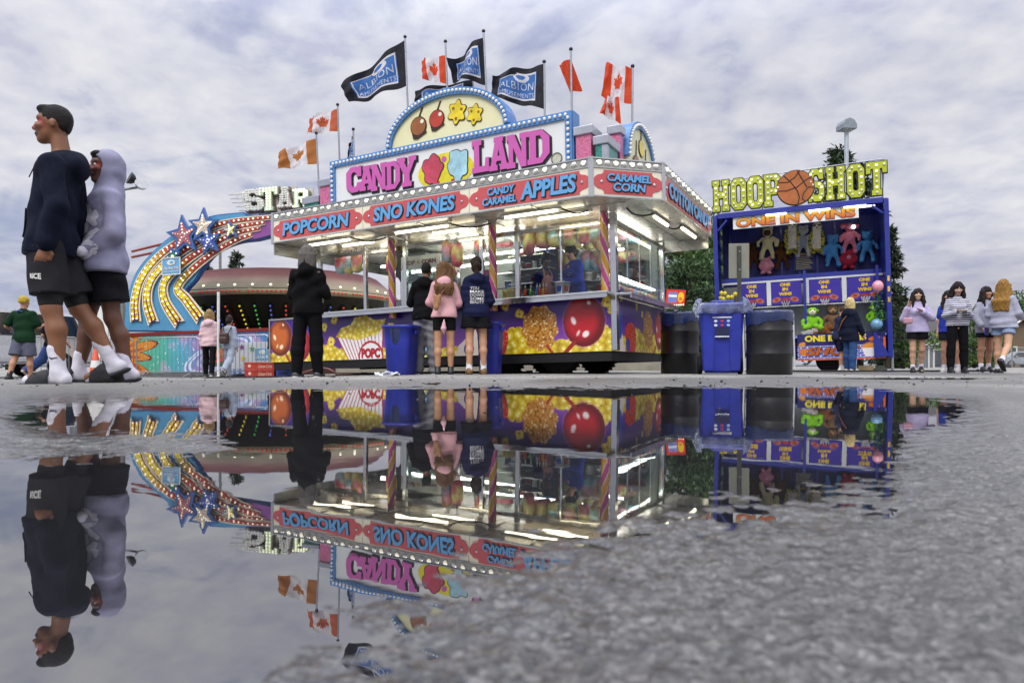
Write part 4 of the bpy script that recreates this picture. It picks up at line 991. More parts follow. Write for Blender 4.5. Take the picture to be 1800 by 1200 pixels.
# ------------------------------------------------------------------ cotton candy, popcorn machine and other goods in the trailer
FLOSS = VC('cotton_candy_in_film', .35, coat=.5, var=.25, vs=20, bump=.5, bs=30)
FILM = GLASS('clear_plastic_film', 'f6f8ff', 1.6, .28, 'e8ecf6', .12, .5)
PASTEL = [lin(c) for c in ('e88a98', 'f2dd8c', '98cbe2', 'eeb0c8', 'f2c08c', 'b8dfea', 'e2707e', 'f3ea9c')]
def floss_bag(loc, r, h, sd, label, group='bags of cotton candy hanging in the food trailer'):
    g = np.random.default_rng(sd); t = thing('cotton_candy_bag', label, 'cotton candy', loc, g.uniform(0, 6), group)
    prof = [(0.15, 0), (.6, .03), (.9, .12), (1.0, .3), (.97, .5), (.88, .68), (.66, .74), (.35, .82)]
    seg = 14; V = []; C = []; k0 = g.integers(0, 8); cols = [np.array(PASTEL[(k0+i) % 8]) for i in range(3)]
    for i, (rr, zz) in enumerate(prof):
        for k in range(seg):
            a = 2*math.pi*k/seg; w = 1+.09*math.sin(3*a+sd+zz*5)+.05*g.normal(); V.append((r*rr*w*math.cos(a), r*rr*w*math.sin(a), -h+zz*h))
            u = np.clip(zz*3.1+.35*math.sin(2*a+sd), 0, 2.99); C.append(cols[int(u)]*(.85+.3*g.random()))
    F = [(i*seg+k, i*seg+(k+1) % seg, (i+1)*seg+(k+1) % seg, (i+1)*seg+k) for i in range(len(prof)-1) for k in range(seg)]+[tuple(range(seg-1, -1, -1)), tuple(range((len(prof)-1)*seg, len(prof)*seg))]
    mesh_obj('candy_floss', V, F, FLOSS, t, col=np.clip(C, 0, 1), smooth=True)
    mb = MB(); mb.lathe([(.75*r, -.24*h), (.45*r, -.10*h), (.10*r, 0), (.2*r, .05*h), (.45*r, .12*h)], 12, cap=False)
    o = mb.build('bag_top', FILM, t); return t
def goods():
    n = 0
    hung = [(930, 394, 450, .35, 'long cotton candy bag hanging first in the big front window'), (953, 394, 438, .45, 'red topped cotton candy bag hanging second in the big front window'), (974, 396, 436, .4, 'cotton candy bag hanging third in the big front window'),
            (1001, 388, 432, .4, 'cotton candy bag hanging fourth in the big front window'), (1027, 385, 430, .45, 'cotton candy bag hanging fifth in the big front window'), (1048, 383, 430, .35, 'cotton candy bag hanging beside the corner pole inside the front window'),
            (599, 435, 482, .12, 'yellow and red cotton candy bag hanging at the open end window, outermost'), (613, 433, 483, .2, 'cotton candy bag hanging behind the post of the open end window'), (627, 433, 480, .12, 'cotton candy bag hanging on the inner side of the open end window post'),
            (786, 412, 464, .05, 'cotton candy bag hanging in front of the popcorn machine, nearer the machine'), (804, 416, 470, .05, 'pink topped cotton candy bag hanging beside the popcorn machine'), (793, 462, 488, .3, 'blue cotton candy bag low behind the pair by the popcorn machine'), (688, 436, 480, .3, 'cotton candy bag half hidden behind the candy striped pole'), (843, 414, 452, .3, 'blue cotton candy bag hanging behind the slim window post')]
    for px, y0, y1, y, lab in hung:
        a = TF.hit(px, y0, 1, y); b = TF.hit(px, y1, 1, y); h = a.z-b.z; n += 1
        floss_bag(TF.w(a.x, y, a.z), .098 if h < .52 else .10, h, n, lab)
    for k, px in enumerate((968, 984, 1003, 1014, 1032, 1049, 1060)):
        a = TF.hit(px, 432, 1, 1.6); n += 1
        floss_bag(TF.w(a.x, 1.6, a.z), .125, .42, n, 'pale cotton candy bag in the rear row above the two servers', 'rear row of cotton candy bags behind the servers')
    for k, px in enumerate((926, 940, 962, 985, 996, 1012, 1036, 1056)):
        a = TF.hit(px, 388, 1, .95); n += 1
        floss_bag(TF.w(a.x, .95, a.z), .115, .46, n, 'cotton candy bag in the middle row behind the big front window', 'middle row of cotton candy bags behind the front window')
    for k, px in enumerate((776, 812, 822, 850, 880, 893)):
        a = TF.hit(px, 392, 1, 1.2); n += 1
        floss_bag(TF.w(a.x, 1.2, a.z), .11, .42, n, 'pale cotton candy bag hanging deep inside between the two slim posts', 'cotton candy bags deep inside the trailer')
    for k, (px, y0, y1) in enumerate(((1092, 392, 424), (1104, 396, 426), (1116, 402, 428), (1128, 408, 432), (1140, 416, 436))):
        a = TF.hit(px, y0, 0, -.25); b = TF.hit(px, y1, 0, -.25); n += 1
        floss_bag(TF.w(-.25, a.y, a.z), .10, a.z-b.z, n, 'cotton candy bag hanging inside the side windows', 'cotton candy bags inside the side windows of the trailer')
    for k, (px, y0, y1) in enumerate(((1096, 432, 462), (1110, 435, 464), (1124, 437, 466), (1136, 440, 466))):
        a = TF.hit(px, y0, 0, -.5); b = TF.hit(px, y1, 0, -.5); n += 1
        floss_bag(TF.w(-.5, a.y, a.z), .11, a.z-b.z, n, 'pale cotton candy bag in the lower row inside the side windows', 'lower row of cotton candy bags inside the side windows')
    # popcorn machine
    a = TF.hit(706, 540, 1, .3); b = TF.hit(772, 424, 1, .3); x0, x1 = a.x, b.x; z1 = 2.05
    pm = thing('popcorn_machine', 'steel and glass popcorn machine lit from inside behind the front window', 'popcorn machine', TF.loc, TF.rot)
    y0, y1 = .3, .95
    MB().box((x0, y0, 1.0), (x1, y1, 1.2), bev=.01).build('base', CHROME, pm)
    mb = MB()
    for x in (x0+.02, x1-.02):
        for y in (y0+.02, y1-.02): mb.box((x-.02, y-.02, 1.2), (x+.02, y+.02, z1-.22))
    mb.build('cabinet_frame', CHROME, pm)
    MB().box((x0+.04, y1-.03, 1.2), (x1-.04, y1-.02, z1-.22)).build('back_panel', M('pale_steel_panel', 'b4bcc0', .3, .5), pm)
    hd = MB().box((x0, y0, z1-.22), (x1, y1, z1), bev=.01).build('header', WHITEW, pm)
    for s, fx in (('POP', .10), ('CORN', .55)):
        geo_obj('lettering', text(s, (x1-x0)*(.28 if s == 'POP' else .36), .075, .05, .006), M('dark_red_letter', '7a1a14', .4), hd, Tr(x0+(x1-x0)*fx, y0-.006, z1-.15))
    geo_obj('star_mark', flat([star(x0+(x1-x0)*.46, z1-.112, .045)], .006), M('gold_star', 'd8a020', .4), hd, Tr(0, y0-.006, 0))
    s = Sdf(.05); g = np.random.default_rng(4)
    for k in range(90): s.ell((x0+.08+g.random()*(x1-x0-.16), y0+.1+g.random()*.42, 1.22+g.random()*.16), .035+.02*g.random(), k=.02)
    s.boxp(((x0+x1)/2, (y0+y1)/2, 1.24), ((x1-x0)/2-.05, .27, .06))
    sdf_obj('popcorn_heap', s, M('popped_corn', 'ecd676', .7, 0, .4, 30, bump=.6, bs=40), pm, .016)
    MB().lathe([(.02, 0), (.1, .01), (.13, .06), (.13, .17), (.12, .18)], 18, Tr((x0+x1)/2+.03, .62, 1.6)).build('kettle', CHROME, pm)
    mb = MB().tube([((x0+x1)/2+.03, .62, 1.78), ((x0+x1)/2+.03, .62, z1-.22)], .015); mb.box(((x0+x1)/2-.2, .5, z1-.3), ((x0+x1)/2+.2, .8, z1-.24)); mb.build('kettle_hanger', CHROME, pm)
    MB().box((x0+.1, y0+.1, 1.52), (x1-.35, y0+.4, 1.54)).build('shelf', CHROME, pm)
    MB().tube([(x0+.08, .5, z1-.24), (x1-.08, .5, z1-.24)], .016).build('lamp', TUBEIN, pm)
    MB().box((x0+.04, y0+.005, 1.2), (x1-.04, y0+.01, z1-.22)).build('glass_front', PANE, pm)
    # stacks of cups on the shelves
    k = 0
    CUPS = [M('blue_cup_stack', '3a4a8c', .4, .0, .3, 30), M('white_cup_stack', 'd8d8d8', .4, 0, .2, 30), M('steel_can', '9a9c9e', .25, .8), M('red_cup_stack', 'b0302c', .4, 0, .25, 30)]
    for z in (1.318, 1.538, 1.768, 1.998):
        for x in np.linspace(-2.1, -1.48, 6):
            k += 1; h = .12+.06*((k*37) % 5)/5
            t = thing('cup_stack', 'stack of paper cups on the narrow shelves behind the middle candy pole', 'cups', TF.w(x, 1.12, z), 0, 'stacked cups on the trailer shelves')
            m_ = CUPS[(k*7) % 3] if k % 5 else CUPS[3]
            mb = MB(); 
            for q in range(4): mb.lathe([(.032, q*h/5), (.046, q*h/5+h/4.2), (.05, q*h/5+h/4.1), (.046, q*h/5+h/4.0)], 10)
            mb.build('cups', m_, t); MB().lathe([(.05, h*.82), (.052, h*.87), (.03, h*.87)], 10).build('top_rim', CUPS[1], t)
    for z in (1.38, 1.64):
        for x in np.linspace(-2.85, -.3, 15):
            k += 1; t = thing('cup_stack', 'stack of tubs on the long shelves along the back of the trailer', 'cups', TF.w(x, 2.25, z), 0, 'tubs on the rear shelves'); h = .12+.02*(k % 4)
            MB().lathe([(.05, 0), (.065, h), (.07, h), (.07, h+.01)], 10).build('tub', CUPS[(k*5) % 4], t); MB().lathe([(.072, h+.008), (.072, h+.02), (.02, h+.024)], 10).build('lid', CUPS[1], t)
    # bottles on the front counter
    BT = [('d8352a', 'red'), ('3a9a48', 'green'), ('3f74c8', 'blue'), ('d8352a', 'red'), ('e0a02a', 'amber'), ('c8322c', 'red')]
    for i, (c, nm) in enumerate(BT):
        px = (923, 933, 944, 949, 955, 960)[i]; p = TF.hit(px, 516, 1, .10)
        t = thing('syrup_bottle', '%s syrup bottle on the trailer counter, %s from the window frame' % (nm, ('first', 'second', 'third', 'fourth', 'fifth', 'sixth')[i]), 'bottle', TF.w(p.x, .10, 1.152), 0, 'syrup bottles on the trailer counter')
        MB().lathe([(.028, 0), (.032, .01), (.032, .12), (.014, .155), (.012, .17)], 12).build('bottle_body', M(nm+'_syrup', c, .15, coat=.6), t)
        MB().lathe([(.014, .168), (.014, .19), (.005, .205), (.004, .23)], 10).build('spout', M('white_plastic', 'e2e2e0', .4), t)
    p = TF.hit(988, 515, 1, .12); t = thing('popcorn_tub', 'white tub printed with red and blue on the counter between the two servers', 'tub', TF.w(p.x, .12, 1.152), 0)
    MB().lathe([(.085, 0), (.115, .2), (.12, .2), (.12, .212), (.105, .212), (.09, .06)], 22, cap=False).build('tub_body', M('white_paper', 'd9dbe2', .5), t)
    for a, c, nm in ((-2.1, '2a3c8a', 'blue_mark'), (-1.0, 'b8322c', 'red_mark')):
        V = [(1.006*(.09+.03*z/.2*.9)*math.cos(a+u), 1.006*(.09+.03*z/.2*.9)*math.sin(a+u), z) for u in np.linspace(-.35, .35, 6) for z in (.07, .15)]
        mesh_obj('printed_mark', np.array(V)*np.array([1.03, 1.03, 1]), [(2*i, 2*i+2, 2*i+3, 2*i+1) for i in range(5)], M(nm, c, .5), t)
    for px, y, lab in ((888, .6, 'leftmost'), (895, .5, 'middle'), (902, .55, 'rightmost')):
        p = TF.hit(px, 512, 1, y); t = thing('popcorn_bag', 'yellow and white popcorn bag on the counter behind the middle candy pole, the %s' % lab, 'popcorn bag', TF.w(p.x, y, 1.15), 0, 'popcorn bags on the counter')
        MB().box((-.05, -.03, 0), (.05, .03, .2), bev=.012).build('paper_bag', M('yellow_striped_paper', 'd8c878', .6, 0, .4, 18), t)
        s = Sdf(.02); [s.ell((-.04+.02*i, .01*(-1)**i, .205+.01*(i % 2)), .022) for i in range(5)]; sdf_obj('popcorn', s, M('popped_corn'), t, .01)
    p = TF.hit(860, 492, 1, .14); t = thing('poster', 'pink poster with a dark picture taped beside the middle candy pole', 'poster', TF.w(p.x, .14, p.z), TF.rot)
    MB().box((-.12, 0, -.17), (.08, .006, .16)).build('poster_sheet', M('hot_pink_paper', 'dc5aa8', .5), t); MB().box((-.07, -.004, -.08), (.03, -.001, .08)).build('poster_picture', M('poster_picture', '2f5a88', .5, 0, .6, 20), t)
goods()

# ------------------------------------------------------------------ plush toys
FUR = VC('plush_fur', .95, bump=.9, bs=90, var=.25, vs=40)
EYEB = M('black_glass_eye', '08080a', .1, coat=.8)
def plush(loc, rz, H, base, label, group, kind='bear', belly=None, muzzle=None, ear=None, sit=False, tilt=0.0, sd=0, cat='plush toy', h=None):
    t = thing('plush_toy', label, cat, loc, (0, tilt, rz), group)
    s = Sdf(.035*H); u = H
    if kind in ('bear', 'long', 'pig', 'monkey'):
        lg = .36 if not sit else .2
        s.ell((0, 0, .50*u), (.15*u, .12*u, .19*u)); s.ell((0, -.02*u, .80*u), (.145*u, .13*u, .14*u)); s.ell((0, -.11*u, .765*u), (.075*u, .07*u, .06*u))
        g = np.random.default_rng(sd)
        for sx in (-1, 1):
            if not sit:
                s.chain([(sx*.08*u, 0, .38*u), (sx*(.13+.02*g.random())*u, -.02*u, .2*u), (sx*.15*u, -.04*u, .06*u)], [.075*u, .062*u, .058*u]); s.ell((sx*.155*u, -.08*u, .05*u), (.055*u, .085*u, .05*u))
            else:
                s.chain([(sx*.09*u, 0, .38*u), (sx*.17*u, -.16*u, .33*u), (sx*.2*u, -.3*u, .32*u)], [.085*u, .075*u, .07*u])
            s.chain([(sx*.13*u, 0, .63*u), (sx*(.22+.04*g.random())*u, -.03*u, .52*u), (sx*.25*u, -.05*u, .42*u)], [.055*u, .05*u, .055*u])
            if kind == 'monkey': s.ell((sx*.16*u, 0, .82*u), (.05*u, .025*u, .055*u))
            elif kind == 'long': s.chain([(sx*.1*u, .0, .9*u), (sx*.2*u, 0, .86*u), (sx*.2*u, -.02*u, .8*u)], [.04*u, .055*u, .05*u])
            else: s.ell((sx*.1*u, 0, .92*u), (.055*u, .03*u, .055*u))
    elif kind == 'round':
        s.ell((0, 0, .48*u), (.36*u, .3*u, .42*u)); s.ell((0, -.28*u, .55*u), (.1*u, .07*u, .08*u))
        for sx in (-1, 1): s.ell((sx*.2*u, 0, .9*u), (.08*u, .04*u, .09*u)); s.ell((sx*.3*u, -.1*u, .45*u), (.1*u, .09*u, .16*u)); s.ell((sx*.17*u, -.12*u, .06*u), (.11*u, .13*u, .09*u))
    elif kind == 'sloth':
        s.ell((0, 0, .45*u), (.15*u, .1*u, .38*u)); s.ell((0, -.03*u, .84*u), (.15*u, .12*u, .13*u))
        for sx in (-1, 1):
            s.chain([(sx*.13*u, -.02*u, .72*u), (sx*.19*u, -.03*u, .45*u), (sx*.16*u, -.04*u, .2*u)], [.05*u, .05*u, .055*u]); s.ell((sx*.11*u, -.05*u, .08*u), (.08*u, .09*u, .08*u))
    elif kind == 'lying':
        s.ell((0, 0, .3*u), (.55*u, .3*u, .28*u)); s.ell((.5*u, -.1*u, .45*u), (.25*u, .22*u, .22*u)); s.ell((.62*u, -.28*u, .4*u), (.1*u, .1*u, .09*u))
        for sx in (-1, 1): s.ell((.5*u+sx*.18*u, 0, .65*u), (.09*u, .05*u, .09*u)); s.chain([(sx*.3*u, -.1*u, .2*u), (sx*.4*u, -.4*u, .1*u)], [.11*u, .1*u])
    b = np.array(lin(base)); bl = np.array(lin(belly)) if belly else b; mz = np.array(lin(muzzle)) if muzzle else b; er = np.array(lin(ear)) if ear else b
    hz = .80 if kind not in ('round', 'lying') else .55
    def col(V):
        C = np.tile(b, (len(V), 1)); X, Y, Z = V.T/u
        if belly: C[(np.abs(X) < .1) & (Y < -.04) & (Z > .2) & (Z < .66)] = bl
        if muzzle: C[(np.hypot(X/.1, (Z-hz+.03)/.085) < 1) & (Y < -.07)] = mz
        if ear: C[(Z > .87) & (np.abs(X) > .06)] = er
        if kind == 'sloth':
            n = vnoise(X*40, Z*40, sd); side = (np.abs(X) > .11) | (Z < .17)
            C[side & (n > .5)] = lin('c8b43c'); C[side & (n <= .5)] = lin('3f5a3a'); C[(Z > .78) & (Y > -.08)] = lin('8a7a50'); C[(np.hypot((np.abs(X)-.065)/.045, (Z-.86)/.03) < 1) & (Y < -.06)] = lin('2c2420')
        if kind == 'bear' and belly == 'jeans': pass
        return C
    body = sdf_obj('plush_body', s, FUR, t, h or max(.011, .022*u), folds(.012*u, 30/u*.5, sd), col=col)
    er_ = .018*u if kind not in ('round', 'lying') else .03*u
    fy = {'round': -.27, 'lying': -.30}.get(kind, -.135); fx0 = .6 if kind == 'lying' else 0
    for sx in (-1, 1): MB().ball((fx0*u+sx*.055*u*(1.6 if kind == 'round' else 1), fy*u, (hz+.04+(.08 if kind == 'round' else 0))*u), er_, 8).build('eye', EYEB, t)
    MB().ball((fx0*u, (fy-.04 if kind != 'lying' else -.38)*u, (hz-.02)*u), (.025*u, .02*u, .018*u), 8).build('nose', EYEB, t)
    return t

# ------------------------------------------------------------------ the basketball booth
BF = Frame((8.56, 15.5, 0), (0, R(-1.5), R(-21.3)))
def booth():
    NAVY = M('royal_blue_paint', '1f2c8c', .4, .1, .12, 4, coat=.3); DNAVY = M('deep_blue_panel', '222a7a', .5, 0, .2, 5); WHT = M('white_trailer_skin', 'd4d6da', .4, .1, .1, 2, dirt=.15)
    bt = thing('game_booth', 'blue basketball game booth with HOOP SHOT letters on its roof', 'game booth', BF.loc, BF.rot)
    XL, XR = -3.72, .05
    # shell: back wall, right side in white, ribs, ceiling
    MB().box((XL+.08, 1.45, .35), (XR, 1.5, 3.9)).build('back_wall', DNAVY, bt)
    MB().box((XR-.02, .05, .35), (XR+.02, 1.5, 3.93)).build('side_wall', NAVY, bt); MB().box((XR+.025, .12, .55), (XR+.06, 1.48, 3.9)).build('outer_skin', WHT, bt)
    MB().box((XL, .05, .35), (XL+.04, 1.5, 3.93)).build('side_wall', DNAVY, bt)
    MB().box((XL, .0, 3.90), (XR+.02, 1.5, 3.95)).build('roof', NAVY, bt)
    for k in range(9): x = XL+.25+k*.42; MB().box((x, 1.41, 2.3), (x+.05, 1.448, 3.88)).build('wall_rib', NAVY, bt)
    for z in (2.55, 2.9, 3.25, 3.6): MB().box((XL+.041, .1, z), (XL+.08, 1.4, z+.05)).build('side_rib', NAVY, bt)
    # front frame posts and beams
    for x in (XL-.03, XR-.06): MB().box((x, -.05, .32), (x+.1, .045, 3.93), bev=.01).build('front_post', NAVY, bt)
    MB().box((XL+.08, -.04, 3.84), (XR-.07, .04, 3.97), bev=.008).build('front_beam', NAVY, bt)
    MB().tube([(XR-.3, .0, 3.8), (XR-.07, .0, 3.6)], .03).build('corner_brace', NAVY, bt); MB().tube([(XL+.3, .0, 3.8), (XL+.08, .0, 3.55)], .03).build('corner_brace', NAVY, bt)
    b = MB().box((XL+.1, .72, 2.30), (XR-.03, .84, 2.44)).build('hoop_beam', NAVY, bt); MB().box((XL+.1, .70, 2.285), (XR-.03, .715, 2.33)).build('white_edge', WHT, b)
    for x in (-1.72, XR-.2): MB().box((x, .5, .9), (x+.06, .56, 2.5)).build('inner_post', NAVY, bt)
    # net of grid wire behind the lower part
    mb = MB()
    for k in range(46): x = XL+.1+k*.08; mb.box((x, 1.1, .9), (x+.008, 1.108, 2.28))
    for k in range(18): z = .9+k*.078; mb.box((XL+.1, 1.109, z), (XR-.05, 1.115, z+.008))
    mb.build('wire_grid', M('galvanised_wire', '9b9d9c', .4, .6), bt)
    MB().box((XL+.09, 1.3, .9), (XR-.03, 1.33, 2.28)).build('grid_backing', M('pale_backing', 'a9aca8', .6), bt)
    # banner ONE IN WINS
    bn = MB().box((-3.28, .02, 3.56), (-.52, .035, 3.84)).build('banner', WHITEP, bt)
    ORG = VC('orange_fade_letters', .5, var=.03)
    V, F = text('ONE IN WINS', 2.62, .22, .045, .006); lo, hi = np.array(lin('c04a1e')), np.array(lin('ecae2a')); tt = np.clip(V[:, 2:3]/.22, 0, 1)
    k = MB(); 
    geo_obj('letter_outline', (np.array(text('ONE IN WINS', 2.64, .24, .07, .004)[0]), text('ONE IN WINS', 2.64, .24, .07, .004)[1]), M('brown_outline', '5a2a10', .5), bn, Tr(-3.22, .012, 3.58))
    mesh_obj('lettering', V, F, ORG, bn, col=lo*(1-tt)+hi*tt, T=Tr(-3.21, .004, 3.59))
    for x in (-2.55, -1.6, -.85):
        MB().box((x, -.035, 3.83), (x+.5, -.0, 3.838)).build('lamp_fitting', CHROME, bt); MB().tube([(x+.02, -.06, 3.81), (x+.48, -.06, 3.81)], .02, 8).build('light_tube', M('booth_tube', 'fffbe8', .3, emit=4), bt); MB().tube([(x-.1, .3, 3.86), (x+.7, .3, 3.86)], .02, 8).build('light_tube', M('booth_tube'), bt)
    MB().ball((-.55, .9, 3.52), .05, 10).build('flood_lamp', M('small_lit_lamp', 'ffffff', .2, emit=5), bt)
    # roof letters
    YEL = M('lime_yellow_letter', 'b3bd22', .45, 0, .1, 5, coat=.2)
    rows = [('H', 1253, 1281), ('O', 1285, 1311), ('O', 1314, 1341), ('P', 1343, 1372), ('S', 1421, 1448), ('H', 1452, 1485), ('O', 1489, 1519), ('T', 1523, 1559)]
    for ch, a, b2 in rows:
        pa, pb = BF.hit(a, 340, 1, 0), BF.hit(b2, 320, 1, 0); w = pb.x-pa.x; z0, h = 4.02, .76
        lp = letter(ch, pa.x, z0, w, h)
        o = geo_obj('roof_letter', flat(lp, .06, .0), YEL, bt, Tr(0, -.02, 0)); geo_obj('letter_outline', flat(lp, .05, .022), BLK, o, Tr(0, -.005, 0))
        bars = {'H': [((.2, .08), (.2, .92)), ((.8, .08), (.8, .92)), ((.35, .52), (.65, .52))], 'O': [((.17, .2), (.17, .8)), ((.83, .2), (.83, .8)), ((.3, .1), (.7, .1)), ((.3, .9), (.7, .9))],
                'P': [((.24, .08), (.24, .92)), ((.45, .91), (.72, .91)), ((.84, .8), (.84, .56)), ((.45, .46), (.72, .46))], 'S': [((.2, .1), (.75, .1)), ((.84, .2), (.84, .42)), ((.3, .52), (.7, .52)), ((.17, .62), (.17, .84)), ((.3, .91), (.8, .91))], 'T': [((.5, .08), (.5, .72)), ((.12, .9), (.88, .9))]}[ch]
        for (u0, v0), (u1, v1) in bars:
            L_ = math.hypot((u1-u0)*w, (v1-v0)*h); nb = max(2, int(L_/.115)+1)
            for i in range(nb):
                t = i/(nb-1); bulb(.027, (pa.x+(u0+(u1-u0)*t)*w, -.062, z0+(v0+(v1-v0)*t)*h), o, on=((i*7+int(a)) % 3 == 0))
    c = BF.hit(1398, 331, 1, 0); r = .40
    ball = geo_obj('basketball_sign', flat([circ(c.x, c.z, r, 48)], .06), M('basketball_orange', 'b0632a', .5, 0, .25, 4), bt, Tr(0, -.05, 0)); geo_obj('ball_outline', flat([circ(c.x, c.z, r+.02, 48)], .05), BLK, ball, Tr(0, -.035, 0))
    def seam(pts):
        MB().tube([(c.x+x*r, -.084, c.z+z*r) for x, z in pts], .011, 5).build('ball_seam', BLK, ball)
    seam([(-.62, .77), (-.25, .35), (.1, -.2), (.2, -.6), (.12, -.98)]); seam([(-.98, -.1), (-.5, -.15), (.1, .02), (.6, .4), (.86, .5)]); seam([(.25, .96), (.0, .62), (-.4, .36), (-.9, .4)]); seam([(.98, -.1), (.7, -.05), (.42, -.4), (.35, -.7), (.5, -.86)]); seam([(.12, .98), (.3, .6), (.45, .3), (.62, -.05)])
    for x in (XL+.1, -2.6, -1.3, XR-.05): MB().tube([(x, .15, 3.95), (x, .15, 4.86 if x > -1 else 4.8)], .016, 6).build('sign_strut', FLAGMETAL, bt)
    MB().tube([(XL+.1, .15, 4.8), (XR, .15, 4.88)], .014, 6).build('sign_rail', FLAGMETAL, bt); MB().tube([(XR, .15, 4.86), (XR+.03, .9, 3.95)], .012, 6).build('sign_stay', FLAGMETAL, bt)
    # four printed backboards with hoops
    for x0, x1 in ((-3.25, -2.58), (-2.50, -1.76), (-1.62, -.88), (-.74, .0)):
        w = x1-x0; cv = Canvas(w, .56, .012, '33239a'); cv.c *= .85+.3*fbm(cv.x*5, cv.z*5, 3, 3)[..., None]
        for cx in (.22*w, .78*w):
            cv.ell(cx, .12, .12, .07, 'd8821e', 1, .3 if cx < w/2 else -.3, .5); cv.ell(cx, .12, .055, .05, 'b0451a'); cv.line((cx-.05, .13), (cx+.05, .12), .01, '30160a')
        cv.ell(w/2, .13, .13, .05, 'a03028', .9, 0, .6)
        bb = cv.obj('backboard', PRINT, bt, Tr(x0, .69, 1.71))
        for i, s in enumerate(('ONE', 'IN', 'WINS')):
            g = text(s, {'ONE': .24, 'IN': .13, 'WINS': .30}[s], .085, .07, .006); geo_obj('lettering', g, M('warm_yellow_letter', 'e2b82a', .5), bb, Tr(x0+w/2-g[0][:, 0].max()/2, .684, 1.71+.45-i*.115))
        hp = MB().tube([(x0+w/2+.11*math.cos(a), .53+.11*math.sin(a), 1.80) for a in np.linspace(0, 2*math.pi, 25)], .01, 6, cap=False).build('hoop', M('hoop_orange_red', 'c23a22', .4, .3), bb)
        mb = MB()
        for k in range(10):
            a = k*.628; q = a+.5; mb.tube([(x0+w/2+.11*math.cos(a), .53+.11*math.sin(a), 1.79), (x0+w/2+.06*math.cos(q), .53+.06*math.sin(q), 1.64)], .005, 4); mb.tube([(x0+w/2+.11*math.cos(a), .53+.11*math.sin(a), 1.79), (x0+w/2+.06*math.cos(a-.5), .53+.06*math.sin(a-.5), 1.64)], .005, 4)
        mb.build('net', M('white_net_cord', 'd6d6d2', .8), bb)
    for x in (-2.56, -1.69, -.86): MB().box((x, .66, 1.70), (x+.1, .675, 2.28)).build('white_upright', WHT, bt)
    MB().tube([(XL+.1, .66, 1.66), (XR-.04, .66, 1.66)], .018, 6).build('rail', FLAGMETAL, bt)
    # rules board
    p = BF.hit(1414, 459, 1, 1.38); rb = MB().box((p.x-.25, 1.385, p.z-.24), (p.x+.25, 1.40, p.z+.24)).build('rules_board', DNAVY, bt)
    geo_obj('lettering', text('RULES', .24, .06, .05, .004), M('warm_yellow_letter'), rb, Tr(p.x-.1, 1.382, p.z+.15))
    mb = MB()
    for i in range(8): mb.box((p.x-.2, 1.380, p.z+.1-i*.042), (p.x-.2+.4-.11*((i*3) % 4)/4, 1.383, p.z+.118-i*.042))
    mb.build('printed_lines', M('pale_yellow_letter', 'cfc27a', .5), rb)
    # counter box with toys, printed lower front
    MB().box((-2.0, .0, .84), (XR-.08, 1.05, .88)).build('toy_shelf', M('light_blue_sheet', '7fa8d8', .5), bt)
    cv = Canvas(1.85, .62, .01, '1d1c62'); cv.c[:] = lin('1d1c62')
    band = cv.z < .34; bx = ((np.floor(cv.z/.055) % 2)*.07+cv.x) % .14 < .012; bz = (cv.z % .055) < .008
    cv.put(band, '4a55b8'); cv.put(band & (bx | bz), 'd8dae8')
    cv.ell(.13, .2, .09, .09, 'd87a24'); cv.ell(1.52, .28, .2, .12, 'e0912a', 1, .2, .4); cv.poly([(1.35, .26), (1.68, .26), (1.6, .07), (1.43, .07)], 'e6e4e6'); cv.ell(.1, .38, .08, .05, 'd8921e', 1, .3); cv.ell(1.62, .47, .12, .05, 'd8701e', 1, .2)
    cv.put((cv.z < .035) | ((cv.x > 1.8) & (cv.z < .5)), 'd8642a'); cv.put((cv.z < .5) & (cv.x > 1.62) & (cv.x < 1.79) & ((cv.z*9+cv.x*9) % 1 < .35), '3b46b0')
    pr = cv.obj('printed_front', PRINT, bt, Tr(-1.9, -.004, .3)); MB().box((-1.9, .0, .3), (-.05, .05, .92)).build('front_panel', NAVY, bt)
    geo_obj('lettering', text('ONE IN WINS', 1.30, .15, .05, .006), M('bright_yellow_letter', 'e8d628', .5), pr, Tr(-1.74, -.012, .735))
    g = text('SHOT', 1.16, .21, .07, .006, .25); geo_obj('letter_outline', (g[0]+np.array([0, .004, 0]), g[1]), BLK, pr, Tr(-1.73, -.010, .40)); geo_obj('lettering', text('SHOT', 1.15, .20, .04, .006, .25), M('orange_letter', 'b85a20', .5), pr, Tr(-1.73, -.016, .405))
    # trailer skirt, wheel, jack leg, vertical letters on the right post
    MB().box((XL, .1, .33), (XR, 1.4, .42)).build('chassis', DARKM, bt)
    for x in (-1.2, -2.9):
        w = MB().lathe([(.14, -.1), (.27, -.1), (.3, -.06), (.3, .06), (.27, .1), (.14, .1)], 22).build('wheel', RUBBER, bt, Tr(x, .35, .3) @ Rx(R(90))); MB().lathe([(.02, -.06), (.14, -.08), (.145, .08)], 16).build('rim', M('grey_wheel_rim'), w, Tr(x, .35, .3) @ Rx(R(90)))
    MB().tube([(XR+.03, .06, 0.02), (XR+.03, .06, .5)], .03).tube([(XR+.03, .06, .0), (XR+.03, .06, .02)], .09).build('jack_leg', FLAGMETAL, bt)
    MB().prism([(0, 0), (.32, 0), (.05, .55), (0, .55)], -.02, .02, Tr(XR-.35, -.07, .35) @ Rx(R(90))).build('corner_gusset', NAVY, bt)
    for i, s in enumerate(('1', 'I', 'N')): geo_obj('lettering', text(s, .045, .12, .05, .006), M('warm_yellow_letter'), bt, Tr(XR-.035, -.058, 2.05-i*.24))
    # toys hung on the back wall
    G1 = 'plush prizes hanging on the back wall of the basketball booth'; rz = BF.rot[2]
